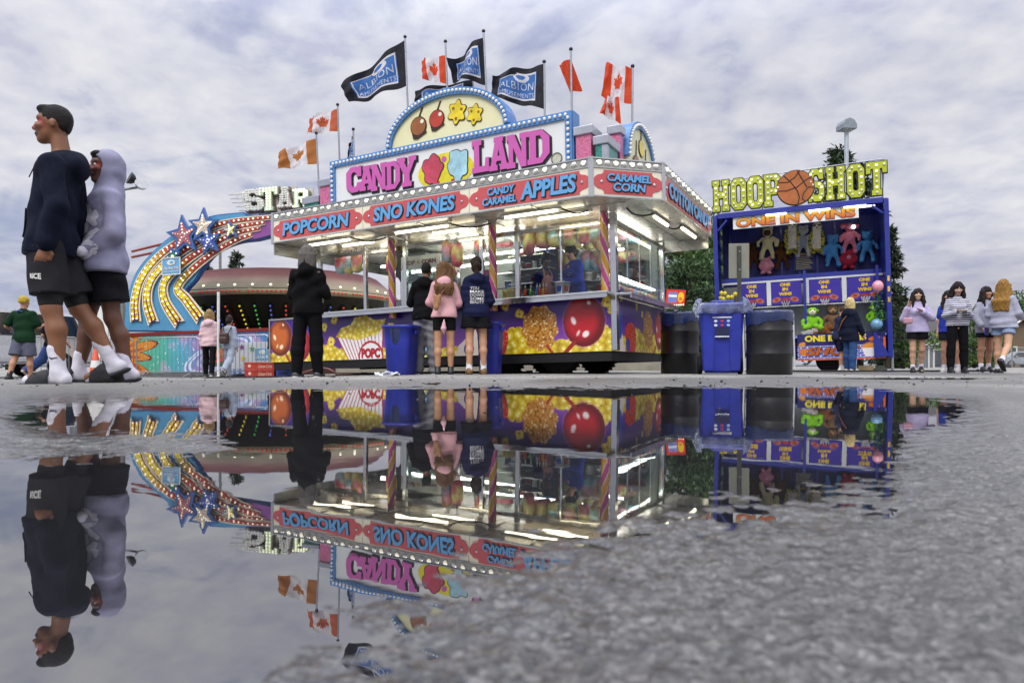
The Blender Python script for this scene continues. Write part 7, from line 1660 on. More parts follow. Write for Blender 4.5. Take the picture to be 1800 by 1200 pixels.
    L = person.last; u = L['u']; MB().tube([L['sp'](-.1, .05, 1.46)*u, L['sp'](.05, .19, 1.2)*u, L['sp'](.2, .14, .98)*u], .012, 5).build('bag_strap', M('tan_leather', '8a5a34', .5), t)
    person('child in dark shorts and white trainers bending beside the woman in navy', at(1474, 15.0), turn(1474, 15, 120), 1.45, dict(kind='tee_shirt', col='2a2e4a', bulk=.03, hem=.84, sleeve=.6), dict(kind='shorts', col='1c1e34', len=.42, bulk=.03), ('short', '4a3020'), 'b8886c', 'trainer', 'd0c8c0', legs=((4, 3, 10), (24, 2, 14)), arms=(((.2, .5, -1), (.0, .8, -.4)),)*2, lean=10, head=(0, 15), socks=('c8c8d0', .2), sd=52, res=.013)
    # friends at the right
    G5 = 'group of friends walking on the lot at the far side of the booth'
    t = person('smiling girl with long dark hair in a lavender sweatshirt and black shorts', at(1613, 12.4), turn(1613, 12.4, 8), 1.52, dict(kind='sweatshirt', col='b3aacb', bulk=.036, hem=.84, hemx=1.15, band=True), dict(kind='shorts', col='16161a', len=.24, bulk=.024, flare=1.6), ('long', '211713'), 'c49a80', 'dark', '141416', legs=((2, 0, 4), (-8, 0, 10)), arms=(((.42, .1, -.9), (-.25, .35, .9)), ((.38, .25, -.9), (-.75, .45, .55))), socks=('dcd8e6', .16), fem=True, sd=61, res=.011)
    L = person.last; u = L['u']; MB().ball(tuple(L['hc'](0, -.101, -.054)*u), (.018*u, .006*u, .005*u), 8).build('teeth', EYEW, t)
    hb = thing('handbag', 'small pink shoulder bag hanging at the hip of the lavender sweatshirt', 'bag', Vector(at(1596, 12.25)), turn(1600, 12.3, 10)); s = Sdf(.02); s.boxp((0, 0, .93), (.075, .03, .055), rd=.025); sdf_obj('bag_body', s, M('dusty_pink_leather', 'b88894', .5), hb, .009); MB().tube([(-.05, 0, .98), (.0, -.0, 1.2), (.03, .05, 1.34)], .006, 5).build('bag_strap', M('dusty_pink_leather'), hb)
    # striped knit
    if 'striped_knit' not in MATS:
        m = M('striped_knit', 'd3d3de', .85, 0, .05, 20); nt = m.node_tree; b = nt.nodes['Principled BSDF']; tc = node(nt, 'ShaderNodeTexCoord'); sp_ = node(nt, 'ShaderNodeSeparateXYZ'); nt.links.new(tc.outputs['Object'], sp_.inputs[0])
        w = mth(nt, 'FRACT', mth(nt, 'MULTIPLY', sp_.outputs[2], 27)); f = ramp(nt, w, [(.5, 0), (.52, 1)]); nt.links.new(mixc(nt, f, lin('d3d3de'), lin('232848')), b.inputs['Base Color'])
    t = person('girl in a striped jumper and black leggings looking at her phone', at(1683, 11.9), turn(1683, 11.9, 14), 1.58, dict(kind='jumper', col='d3d3de', bulk=.030, hem=.91, hemx=.8, mat=MATS['striped_knit']), dict(kind='leggings', col='121216', bulk=.010), ('long', '241a18'), 'c09a84', 'dark', '17171a', legs=((3, 3, 2), (-2, 3, 2)), arms=(((.22, .12, -.95), (-.55, .85, .25)), ((.22, .12, -.95), (-.55, .85, .25))), head=(0, 20), fem=True, sd=62, res=.011)
    L = person.last; u = L['u']; c = (L['J']['wr', 0]+L['J']['wr', 1])/2+np.array([0, -.09, .03])
    ph = thing('phone', 'white phone held in both hands by the girl in the striped jumper', 'phone', Vector(at(1683, 11.9)), turn(1683, 11.9, 14)); MB().box((c[0]*u-.075, c[1]*u-.03, c[2]*u-.005), (c[0]*u+.075, c[1]*u+.045, c[2]*u+.006), bev=.003).build('phone_body', M('white_plastic'), ph); MB().box((c[0]*u-.068, c[1]*u-.024, c[2]*u+.0065), (c[0]*u+.068, c[1]*u+.039, c[2]*u+.0085)).build('screen', M('dark_screen', '1a2230', .1), ph)
    person('girl in a blue top mostly hidden behind the striped jumper', at(1668, 12.7), turn(1668, 12.7, -10), 1.52, dict(kind='tee_shirt', col='2c3f9c', bulk=.03, hem=.86, sleeve=.6), dict(kind='shorts', col='20222c', len=.25, bulk=.02), ('long', '2a1e1a'), 'b88a70', 'trainer', 'd0ccca', legs=((2, 0, 2), (2, 7, 2)), socks=('dcd8e6', .16), fem=True, sd=63, res=.013)
    t = person('girl in a grey hoodie seen past the long blonde hair, holding a blue phone', at(1733, 12.3), turn(1733, 12.3, 40), 1.54, dict(kind='hoodie', col='9698a8', bulk=.034, hem=.80), dict(kind='shorts', col='1a1a20', len=.22, bulk=.02), ('long', '241a16'), 'a87a5e', 'black_white', '1c1c20', legs=((0, 2, 0), (-3, 2, 4)), arms=(((.35, .1, -.9), (-.1, .5, -.7)), ((.3, .2, -.9), (-.3, .9, .2))), socks=('e0dce8', .2), fem=True, sd=64, res=.012)
    L = person.last; u = L['u']; c = L['J']['wr', 0]+L['J']['fd', 0]*.1; ph = thing('phone', 'bright blue phone in the lowered hand of the girl in the grey hoodie', 'phone', Vector(at(1733, 12.3)), turn(1733, 12.3, 40)); MB().box((c[0]*u-.04, c[1]*u-.05, c[2]*u-.07), (c[0]*u+.04, c[1]*u-.035, c[2]*u+.06), bev=.004).build('phone_case', M('bright_blue_case', '2a48c8', .4), ph); MB().box((c[0]*u-.034, c[1]*u-.0535, c[2]*u-.06), (c[0]*u+.034, c[1]*u-.051, c[2]*u+.05)).build('screen', M('dark_screen'), ph)
    person('girl with very long golden hair in grey sweatshirt and denim shorts', at(1764, 11.7), turn(1764, 11.7, 160), 1.60, dict(kind='sweatshirt', col='a4a6b8', bulk=.046, hem=.84, hemx=1.2), dict(kind='shorts', col='8496b4', len=.22, bulk=.020, flare=1.5), ('verylong', '9a7236'), 'c79c7c', 'dark', '141416', legs=((-16, 3, 34), (4, 2, 2)), arms=(((.3, .15, -1), (-.1, .7, -.2)), ((.35, .1, -1), (-.2, .7, .2))), socks=('dcd8e6', .18), fem=True, sd=65, res=.011)
    person('grey haired person passing behind the left end of the trailer', at(487, 14.6), turn(487, 14.6, 190), 1.22, dict(kind='jacket', col='24262c', bulk=.03, hem=.84), dict(kind='trousers', col='22242a'), ('short', '9c9890'), 'b8927a', 'dark', '1c1c1e', sd=66, res=.014)
crowd()
# ------------------------------------------------------------------ bins, barrels, fences, lamps, trees, cars and houses
BLUEP = M('blue_bin_plastic', '20309c', .45, 0, .22, 4, coat=.1, dirt=.22, bump=.08, bs=9); BLACKD = M('black_drum_paint', '18181b', .40, .3, .4, 4, coat=.2, dirt=.3, bump=.12, bs=7); BAGB = M('dark_blue_bin_bag', '1c2c58', .22, 0, .3, 8, bump=.5, bs=14, coat=.5)
def barrel(label, px, d, r, h):
    t = thing('barrel', label, 'barrel', at(px, d), R(px), 'black steel drums used as bins')
    pr = [(r*.96, 0), (r, .015), (r, h*.30), (r*1.03, h*.32), (r*1.03, h*.34), (r, h*.36), (r, h*.66), (r*1.03, h*.68), (r*1.03, h*.70), (r, h*.72), (r, h*.90)]
    MB().lathe(pr, 40).build('drum', BLACKD, t)
    V = []; seg = 56; g = np.random.default_rng(int(px)); rows = [(r*.90, h*.80), (r*.97, h*1.0), (r*1.02, h*1.01), (r*1.035, h*.97), (r*1.04, h*.88), (r*1.03, 0)]
    for j, (rr, z) in enumerate(rows):
        for k in range(seg):
            a = 2*math.pi*k/seg; z_ = z if j < 5 else h*(.815+.035*math.sin(2*a+px)+.012*math.sin(9*a)); w = 1+(.012*math.sin(13*a+j)+.008*g.normal())*(j > 1); V.append((rr*w*math.cos(a), rr*w*math.sin(a), z_))
    F = [(j*seg+k, (j+1)*seg+k, (j+1)*seg+(k+1) % seg, j*seg+(k+1) % seg) for j in range(len(rows)-1) for k in range(seg)]
    mesh_obj('bin_bag', V, [f[::-1] for f in F], BAGB, t, smooth=True)
barrel('black steel barrel with a blue bag standing beside the trailer corner', 1195, 10.5, .285, .93)
barrel('black steel barrel with a blue bag standing in front of the white mesh barrier', 1352, 8.9, .285, .82)
def wheeled_bin():
    t = thing('wheeled_bin', 'blue wheeled recycling bin with a clear bag over its lid between two black barrels', 'bin', at(1267, 9.3), R(-14))
    def shell(w0, d0, w1, d1, z0, z1):
        return np.array([(-w0, -d0, z0), (w0, -d0, z0), (w0, d0, z0), (-w0, d0, z0), (-w1, -d1, z1), (w1, -d1, z1), (w1, d1, z1), (-w1, d1, z1)])
    BX = [(3, 2, 1, 0), (4, 5, 6, 7), (0, 1, 5, 4), (1, 2, 6, 5), (2, 3, 7, 6), (3, 0, 4, 7)]
    bm = bmesh.new(); vs = [bm.verts.new(v) for v in shell(.235, .24, .285, .30, .02, .88)]; [bm.faces.new([vs[i] for i in f]) for f in BX]; bmesh.ops.bevel(bm, geom=bm.edges[:], offset=.03, segments=3, affect='EDGES'); bm.verts.index_update()
    mesh_obj('bin_body', [v.co[:] for v in bm.verts], [[v.index for v in f.verts] for f in bm.faces], BLUEP, t); bm.free()
    # ribs flanking the recessed lower front, grab bar
    for sx in (-1, 1): geo_obj('front_rib', (np.array([(sx*.225, -.262, .06), (sx*.11, -.265, .06), (sx*.10, -.29, .46), (sx*.14, -.30, .60), (sx*.245, -.295, .60), (sx*.225, -.24, .06), (sx*.11, -.24, .06), (sx*.10, -.25, .46), (sx*.14, -.26, .60), (sx*.245, -.26, .60)]), [(0, 1, 2, 3, 4), (9, 8, 7, 6, 5)]+[(i, (i+1) % 5, 5+(i+1) % 5, 5+i) for i in range(5)]), BLUEP, t)
    MB().box((-.09, -.302, .50), (.09, -.27, .62)).build('grab_recess_shade', M('dark_blue_recess_shade', '0f1646', .5), t); MB().tube([(-.09, -.312, .50), (.09, -.312, .50)], .011, 8).build('grab_bar', M('pale_steel_bar', 'b4b8c4', .3, .8), t)  # raised dark slab stands in for the shade inside the grab recess
    MB().box((-.285, -.31, .88), (.285, .31, .90)).build('rim', BLUEP, t)
    l = MB().box((-.275, -.31, .905), (.275, .30, .95), bev=.018).build('lid', BLUEP, t); MB().box((-.14, -.28, .951), (.16, .1, .985), bev=.012).build('lid_rib', BLUEP, l)
    w = MB().lathe([(.02, -.03), (.12, -.035), (.135, -.02), (.135, .02), (.12, .035), (.02, .03)], 22)
    for x in (-.27, .27): w.build('wheel', RUBBER, t, Tr(x, .27, .135) @ Ry(R(90)))
    st = MB().box((-.12, -.2955, .73), (.12, -.291, .745)).build('sticker', M('white_trim'), t, Tr(0, -.004, .02))
    g = np.random.default_rng(2)
    for i in range(6): geo_obj('sticker_icon', flat([circ(-.08+.08*(i % 3), .71-.055*(i//3), .022, 9, .018, i)], .004), M('icon_%d' % (i % 3), ('d8d8e4', 'b03a4a', '9ab4d8')[i % 3], .5), st, Tr(0, -.297, 0))
    bag = thing('plastic_bag', 'clear crumpled plastic bag draped over the blue wheeled bin', 'plastic bag', at(1267, 9.3), R(-14))
    s = Sdf(.05); s.boxp((0, 0, .90), (.335, .35, .12), rd=.07); s.ell((-.3, -.15, .84), (.08, .16, .09)); s.ell((.31, -.1, .86), (.08, .2, .09))
    V, F = s.mesh(.014, folds(.016, 24, 5)); k = V[:, 2] > .80; keep = k[F].all(1) & ~((V[F].mean(1)[:, 2] > .955) & (np.abs(V[F].mean(1)[:, 0]) < .26)); m_ = mesh_obj('bag_film', V, F[keep], GLASS('bag_film', 'e8eefc', 1.5, .42, 'b8c2e4', .14, .6), bag, smooth=True); m_.data.update()
wheeled_bin()
def slim_bin(label, px, d, w, h, rz):
    t = thing('slim_bin', label, 'bin', at(px, d), rz, 'blue slim bins in front of the trailer')
    prof = [(.33, 0), (.36, .02), (.42, .7), (.44, .93), (.50, .95), (.505, 1.0), (.46, 1.0), (.44, .96), (.40, .5), (.32, .06)]
    V = []; seg = 48
    for r, z in prof:
        for k in range(seg):
            a = 2*math.pi*k/seg; c, s = math.cos(a), math.sin(a); p = 4.0; q = (abs(c)**p+abs(s)**p)**(-1/p); fl_ = 1-.035*(z < .9)*(math.cos(4*a) > .86)*(r > .33)
            V.append((r*w*q*c*fl_, r*w*.9*q*s*fl_, z*h))
    F = [(j*seg+k, j*seg+(k+1) % seg, (j+1)*seg+(k+1) % seg, (j+1)*seg+k) for j in range(len(prof)-1) for k in range(seg)]+[tuple(range(seg-1, -1, -1))]
    mesh_obj('bin_body', V, F, BLUEP, t, smooth=True)
    for sx in (-1, 1): MB().box((sx*w*.47-.02, -.05, h*.82), (sx*w*.47+.02, .05, h*.9), bev=.008).build('handle', BLUEP, t)
    MB().lathe([(.30*w, h*.45), (.40*w, h*.7), (.44*w, h*.985)], 20, cap=False).build('liner_bag', BAGB, t)
slim_bin('blue slim bin standing left of the grey sweatpants', 706, 9.7, .50, .70, R(-20)); slim_bin('blue slim bin standing behind the girl in the navy hoodie', 862, 9.9, .40, .75, R(-20))
def small_things():
    # grey sign seen from behind
    t = thing('road_sign', 'grey back of a rectangular road sign on a post behind the blue wheeled bin', 'sign', at(1299, 12), R(-6))
    MB().box((-.175, -.0, 1.66), (.175, .006, 2.27), bev=.002).build('sign_plate', M('bare_aluminium_plate', '9a9a8c', .38, .7, .15, 2), t); MB().box((-.032, -.045, 0), (.032, -.002, 2.22)).build('post', M('dull_grey_post', '4a4a48', .6, .4), t)
    for z in (1.8, 2.12): MB().lathe([(.012, 0), (.012, .012)], 8, Tr(0, -.046, z) @ Rx(R(90))).build('bolt', CHROME, t)
    # crates
    for i, (px, z, w, c, lab, h) in enumerate(((464, 0, .57, 'a8301e', 'red soft drink crate at the bottom of the pair beside the banner', .14), (463, .145, .57, 'b43a24', 'red soft drink crate on top of the pair beside the banner', .14), (503, 0, .27, '25408c', 'blue crate under the left end of the trailer', .16))):
        b = at(px, 13.2); t = thing('drink_crate', lab, 'crate', (b[0], b[1], b[2]+z), R(-4+3*i)); cm = M('crate_'+c, c, .5, 0, .15, 8)
        mb = MB().box((-w/2, -.2, 0), (w/2, .2, .02)); mb.box((-w/2, -.2, .02), (w/2, -.18, h)); mb.box((-w/2, .18, .02), (w/2, .2, h)); mb.box((-w/2, -.179, .02), (-w/2+.02, .179, h)); mb.box((w/2-.02, -.179, .02), (w/2, .179, h)); mb.box((-w/2-.008, -.21, h-.03), (w/2+.008, -.195, h)); mb.build('crate_shell', cm, t)
        if i < 2: g = text('Coca-Cola', .26, .06, .01, .004, .35); geo_obj('lettering', g, M('cream_crate_print', 'd8b8a4', .5), t, Tr(-.02, -.203, .035)); geo_obj('crate_roundel', flat([circ(-.19, .07, .03, 14)], .004), M('cream_crate_print'), t, Tr(0, -.203, 0))
        else: MB().box((-.08, -.206, .05), (.08, -.201, .09)).build('hand_hole_shade', M('dark_blue_recess_shade'), t)  # dark slab on the crate wall stands in for the hole's shade
    # litter
    t = thing('paper_litter', 'crumpled white paper napkins lying on the ground before the blue slim bin', 'litter', at(684, 8.4), .3); s = Sdf(.02)
    for k, c in enumerate(((-.10, 0, .012), (0, .0, .028), (.08, .02, .016), (.03, -.03, .014))): s.boxp(c, (.075, .05, .009), rot=Rz(k*.7) @ Rx(.3*(-1)**k) @ Ry(.25), rd=.004)
    sdf_obj('paper', s, M('white_paper_napkin', 'cdd0da', .8, 0, .1, 20), t, .007, folds(.006, 60, 3))
    for i, (px, d) in enumerate(((760, 3.9), (585, 6.8))):
        t = thing('dead_leaf', ('curled brown leaf on the far shore of the puddle', 'dark scrap of leaf on the asphalt before the trainers')[i], 'leaf', Vector(at(px, d))+Vector((0, 0, .006)), i); s = Sdf(.01); s.ell((0, 0, .004), (.035, .02, .005)); s.ell((.03, .01, .008), (.02, .012, .004)); sdf_obj('leaf_blade', s, M('brown_leaf', '3a2a1a', .8), t, .005); MB().tube([(-.03, 0, .004), (-.06, .005, .008)], .0025, 4).build('stalk', M('brown_leaf'), t)
    b = at(430, 12.0); t = thing('rubber_mat', 'flat black rubber mat lying by the red crates', 'mat', b, R(8)); MB().box((-.55, -.5, .004), (.55, .5, .022), bev=.006).build('mat', RUBBER, t)
    for k in range(6): MB().box((-.5+.2*k, -.48, .0225), (-.48+.2*k, .48, .027)).build('mat_ridge', RUBBER, t)
    # cables on the ground and timber packing under the booth
    for i, pts in enumerate(([(1380, 13.6), (1440, 13.2), (1500, 13.4), (1560, 13.0), (1640, 13.8), (1720, 15.5)], [(1540, 14.2), (1580, 13.2), (1660, 12.9), (1760, 13.6)])):
        t = thing('power_cable', ('black power cable snaking from the booth behind the friends', 'thin black cable crossing in front of the striped jumper')[i], 'cable', (0, 0, 0)); q = smooth_path([tuple(Vector(at(*p))[:2]) for p in pts], 10); MB().tube([(x, y, gz(x, y)+.022) for x, y in q], .018, 6).build('cable', BLACKC, t); e = q[-1]; MB().box((e[0]-.05, e[1]-.03, gz(*e)+.004), (e[0]+.09, e[1]+.03, gz(*e)+.05), bev=.01).build('plug', BLACKC, t)
    for i, (px, d, w) in enumerate(((1522, 15.3, .40), (1547, 15.1, .25))):
        t = thing('timber_block', ('stack of weathered timber packing under the booth corner', 'dark timber block beside the jack leg of the booth')[i], 'timber', at(px, d), R(-21)); MB().box((-w/2, -.12, .0), (w/2, .12, .08), bev=.006).build('lower_board', M('weathered_timber_%d' % i, ('8a7a5a', '3a4038')[i], .8, 0, .3, 6), t); MB().box((-w/2+.04, -.11, .081), (w/2-.05, .11, .13), bev=.006).build('upper_board', M('weathered_timber_%d' % i), t)
    # steel step frame under the trailer nose, cords
    t = thing('power_cable', 'pinkish cord looped on the ground under the trailer nose', 'cable', (0, 0, 0)); q = smooth_path([tuple(Vector(at(*p))[:2]) for p in ((520, 12.4), (560, 11.8), (585, 11.2), (600, 11.6), (640, 12.2))], 8); MB().tube([(x, y, gz(x, y)+.02+.12*max(0, math.sin(i*.16))) for i, (x, y) in enumerate(q)], .012, 5).build('cable', M('pink_cord', '8a5a5a', .6), t); MB().box((q[-1][0]-.05, q[-1][1]-.03, gz(*q[-1])+.005), (q[-1][0]+.06, q[-1][1]+.03, gz(*q[-1])+.045), bev=.008).build('plug', BLACKC, t)
    for i, pts in enumerate(([(600, 12.2), (690, 11.6), (760, 11.3), (850, 11.0), (930, 11.2)], [(640, 12.6), (720, 12.0), (820, 11.5), (900, 11.6)])):
        t = thing('power_cable', ('black cable lying under the middle of the food trailer', 'second black cable under the food trailer, further back')[i], 'cable', (0, 0, 0)); q = smooth_path([tuple(Vector(at(*p))[:2]) for p in pts], 10); MB().tube([(x, y, gz(x, y)+.02) for x, y in q], .016, 6).build('cable', BLACKC, t); MB().box((q[-1][0]-.05, q[-1][1]-.03, gz(*q[-1])+.005), (q[-1][0]+.06, q[-1][1]+.03, gz(*q[-1])+.045), bev=.008).build('plug', BLACKC, t)
    # little light-up sign beyond the trailer, flowers behind the bin
    p = pp(1187, 521, 15); t = thing('lit_sign', 'small tilted bulb-edged sign in red, blue and yellow beyond the rear of the trailer', 'sign', (p.x, p.y, gz(p.x, p.y)), R(-35))
    cv = Canvas(.44, .34, .012, 'd0382c'); cv.put((cv.x > .05) & (cv.x < .25) & (cv.z > .06) & (cv.z < .28) & ((cv.x*22 % 1) < .7), '3f8ad0'); cv.put((cv.x > .05) & (cv.x < .25) & (np.abs(cv.z-.2) < .03), 'e8e8f0'); cv.ell(.34, .18, .07, .11, 'e8c02a'); cv.ell(.34, .14, .04, .04, 'd8702a')
    o = cv.obj('sign_face', VC('backlit_sign', .4, emit=.15), t, Tr(-.22, -.03, p.z-.17-gz(p.x, p.y)) @ Ry(R(6))); MB().box((-.22, -.02, p.z-.2), (.22, .04, p.z+.16)).build('sign_case', DARKM, t); MB().tube([(0, .01, 0), (0, .01, p.z-.2)], .03, 6).build('sign_post', FLAGMETAL, t)
    for k in range(9): bulb(.016, (-.2+.05*k, -.045, p.z-.2), t, on=True)
    p = pp(1273, 511, 13.0); t = thing('flower_bunch', 'yellow flowers showing above the lid of the blue wheeled bin', 'flowers', (p.x, p.y, gz(p.x, p.y)), 0); g = np.random.default_rng(4)
    MB().lathe([(.1, 0), (.14, .9), (.15, 1.25), (.12, 1.25)], 14).build('pot_stand', M('dark_pot', '3a3c30', .7), t)
    for k in range(9): MB().ball((g.normal(0, .08), g.normal(0, .05), 1.42+g.normal(0, .05)), .045, 7).build('blossom', M('yellow_petal', 'd8c43a', .6), t)
    MB().ball((0, 0, 1.32), (.13, .1, .09), 10).build('flower_leaves', M('garland_leaf'), t)
small_things()
# kerb far behind the trailer
def kerb():
    mb = MB(); x0, x1 = -4.5, 5.2
    mb.box((x0, 17.4, -.05), (x1, 17.6, .24), bev=.02); mb.box((x0, 17.61, -.05), (x1, 23, .215)); meta(mb.build('kerb', M('pale_concrete', '8f8a7c', .85, 0, .2, 3, dirt=.3)), 'low concrete kerb behind the trailer', 'kerb', kind='structure')
kerb()
# steel crowd barriers
STEEL = M('galvanised_barrier', 'a3a6a6', .35, .75, .12, 8)
def barriers():
    secs = [((52, 17.0), (140, 17.9), 'steel crowd barrier at the far left behind the boy in green'), ((143, 18.0), (236, 18.2), 'steel crowd barrier behind the lavender teen'), ((239, 18.1), (352, 17.7), 'steel crowd barrier before the sun of the space mural'), ((355, 17.6), (474, 17.2), 'steel crowd barrier behind the two walking women')]
    for (pa, da), (pb, db), lab in secs:
        A, B_ = Vector(at(pa, da)), Vector(at(pb, db)); D = B_-A; L_ = math.hypot(D.x, D.y); t = thing('crowd_barrier', lab, 'barrier', A, math.atan2(D.y, D.x), 'steel crowd barriers along the star ride'); sl = D.z/L_
        f = lambda x, z: (x, 0, z+sl*x)
        MB().tube([f(.02, .14), f(.02, .94), f(.05, 1.0), f(.12, 1.04), f(L_-.12, 1.04), f(L_-.05, 1.0), f(L_-.02, .94), f(L_-.02, .14), f(.02, .14)], .019, 8).build('frame', STEEL, t)
        mb = MB(); n = int(L_/.115)
        for k in range(1, n): mb.tube([f(L_*k/n, .14), f(L_*k/n, 1.04)], .008, 6, cap=False)
        mb.build('bars', STEEL, t)
        for x in (.28, L_-.28): MB().tube([(x, -.3, .02+sl*x), (x, -.02, .10+sl*x), (x, 0, .14+sl*x), (x, .02, .10+sl*x), (x, .3, .02+sl*x)], .016, 6).build('foot', STEEL, t)
barriers()
# lamp posts
def lamps():
    b = at(216, 25); top = pp(216, 330, 25).z-b[2]; t = thing('lamp_post', 'lamp post with a side arm and two round floodlights behind the second teen', 'lamp post', b, 0); GREY = M('grey_lamp_post', '7f8480', .5, .4)
    MB().tube([(0, 0, 0), (0, 0, top)], .10, 10, r1=.075).build('post', GREY, t); MB().lathe([(.2, 0), (.2, .1), (.12, .2)], 12).build('post_base', GREY, t); MB().tube([(-.05, 0, top-.08), (.62, 0, top+.02)], .045, 8).build('arm', GREY, t)
    for k, (x, z, rx) in enumerate(((.50, .22, -60), (.66, -.02, 50))):
        MB().lathe([(.02, 0), (.09, .02), (.17, .09), (.22, .2), (.23, .24)], 18, Tr(x, -.05, top+z) @ Ry(R(rx)) @ Rx(R(40))).build('floodlight', M('floodlight_bowl', '9a9c9c', .25, .85) if k else M('floodlight_dark', '3a3c3a', .5, .4), t)
    MB().ball((.60, -.02, top+.1), (.13, .12, .12), 10).build('ballast_box', M('floodlight_dark'), t)
    b = at(1488, 27); top = pp(1488, 226, 27).z; t = thing('lamp_post', 'tall white lamp post with a flat shoebox head rising behind the SHOT letters', 'lamp post', b, R(8)); WG = M('white_grey_post', 'b4bcc4', .45, .2)
    MB().tube([(0, 0, 0), (0, 0, top)], .085, 10).build('post', WG, t); MB().lathe([(.2, 0), (.2, .15), (.1, .2)], 12).build('post_base', WG, t)
    h = MB().prism([(-.26, -.12), (.30, -.12), (.30, .04), (.18, .22), (.0, .28), (-.18, .22), (-.26, .06)], -.26, .26, Tr(-.02, 0, top+.05) @ Rx(R(90))).build('lamp_head', M('grey_lamp_head', '8e979e', .45, .3), t); MB().box((-.2, -.2, top-.085), (.24, .2, top-.072)).build('lens', M('lamp_lens', 'c8d0cc', .2), h)
    b = at(387, 34); t = thing('lamp_post', 'thin grey pole far behind the saucer ride', 'pole', b, 0); z = pp(387, 436, 34).z-b[2]; MB().tube([(0, 0, 0), (0, 0, z)], .07, 8).build('post', GREY, t); MB().lathe([(.15, 0), (.15, .1), (.07, .15)], 10).build('post_base', GREY, t)
lamps()
# trees
LEAFM = VC('tree_leaf', .65, var=.2, vs=3); BARK = M('bark', '3a3028', .9, 0, .4, 8, bump=.5, bs=20)
def tree(label, px, d, h, kind, crown_w, cols, n=5200, leaf=.16, sd=1, base=.15, group=None, name=None):
    g = np.random.default_rng(sd); b = at(px, d); t = thing(name or {'spruce': 'spruce_tree', 'pine': 'pine_tree', 'broad': 'leafy_tree', 'shrub': 'shrub'}[kind], label, 'tree' if kind != 'shrub' else 'shrub', b, 0, group)
    tr_ = MB(); V = []; F = []; C = []
    tr_.tube([(0, 0, 0), (.03*h*.2*g.normal(), 0, h*.4), (.05*g.normal(), 0, h*.96)], .028*h*(.6 if kind != 'broad' else .9), 8, r1=.008)
    cc = [np.array(lin(c)) for c in cols]
    def leafq(p, dirn, L_, w, c):
        e = np.cross(dirn, g.normal(0, 1, 3)); e /= np.linalg.norm(e)+1e-9; n0 = len(V)
        V.extend([p, p+dirn*L_*.5+e*w, p+dirn*L_, p+dirn*L_*.5-e*w]); F.append((n0, n0+1, n0+2, n0+3)); C.extend([c]*4)
    if kind in ('spruce', 'pine'):
        nb = 110 if kind == 'spruce' else 64; per = n//nb
        for k in range(nb):
            zt = base+(1-base)*((k+g.random())/nb)**(.9 if kind == 'spruce' else .8); a = g.uniform(0, 6.283); z = zt*h
            ln = crown_w*((1-zt)/(1-base))**(.75 if kind == 'spruce' else .42)*g.uniform(.55, 1.1)+.12; droop = (-.35 if kind == 'spruce' else .12)*g.uniform(.4, 1.3)
            d0 = np.array([math.cos(a), math.sin(a), 0.15]); pts = [np.array([0, 0, z])+d0*ln*q+np.array([0, 0, droop*ln*q*q]) for q in (0, .35, .7, 1)]
            tr_.tube(pts, .012*h*.35, 5, r1=.006, cap=False); tone = cc[g.integers(0, len(cc))]*g.uniform(.75, 1.3)
            for q in range(per):
                s = g.uniform(.18, 1.02) if kind == 'spruce' else 1-abs(g.normal(0, .28)); s = min(max(s, .1), 1.05); p = np.array([0, 0, z])+d0*ln*s+np.array([0, 0, droop*ln*s*s])+g.normal(0, (.055 if kind == 'spruce' else .10)*crown_w*(.5+s*.6), 3)*np.array([1, 1, .55])
                dv = d0*.6+g.normal(0, .6, 3)+np.array([0, 0, -.3 if kind == 'spruce' else .35]); dv /= np.linalg.norm(dv); leafq(p, dv, leaf*g.uniform(.6, 1.4), leaf*.16, tone*g.uniform(.7, 1.35))
    else:
        nc = 34 if kind == 'broad' else 14; z0 = base*h
        for k in range(nc):
            a = g.uniform(0, 6.283); rr = crown_w*math.sqrt(g.random())*.9; zt = g.random(); env = math.sin(math.pi*min(.97, max(.12, zt*.9+.08)))**.6; c = np.array([rr*env*math.cos(a), rr*env*math.sin(a), z0+zt*(h-z0)*.95]); cr = crown_w*g.uniform(.18, .36)
            tr_.tube([(0, 0, max(.05, c[2]*.55)), tuple(c*.6+np.array([0, 0, c[2]*.25])), tuple(c)], .012*h*.5, 5, r1=.01, cap=False); tone = cc[g.integers(0, len(cc))]*g.uniform(.7, 1.35)
            for q in range(n//nc):
                v = g.normal(0, 1, 3); v /= np.linalg.norm(v); p = c+v*cr*g.random()**.4*np.array([1, 1, .75]); dv = g.normal(0, 1, 3)+v*.6+np.array([0, 0, -.3]); dv /= np.linalg.norm(dv); leafq(p, dv, leaf*g.uniform(.6, 1.3), leaf*.36, tone*g.uniform(.75, 1.3))
    tr_.build('trunk', BARK, t); mesh_obj('crown', V, np.array(F), LEAFM, t, col=np.array(C))
GR = ('2c4420', '35502a', '243a1e', '3f5a2e'); PN = ('4a682e', '3a5628', '5c7a36', '425c30'); BR = ('4c6a2c', '5a7a34', '3c5a28')
GT = 'trees behind the stalls'
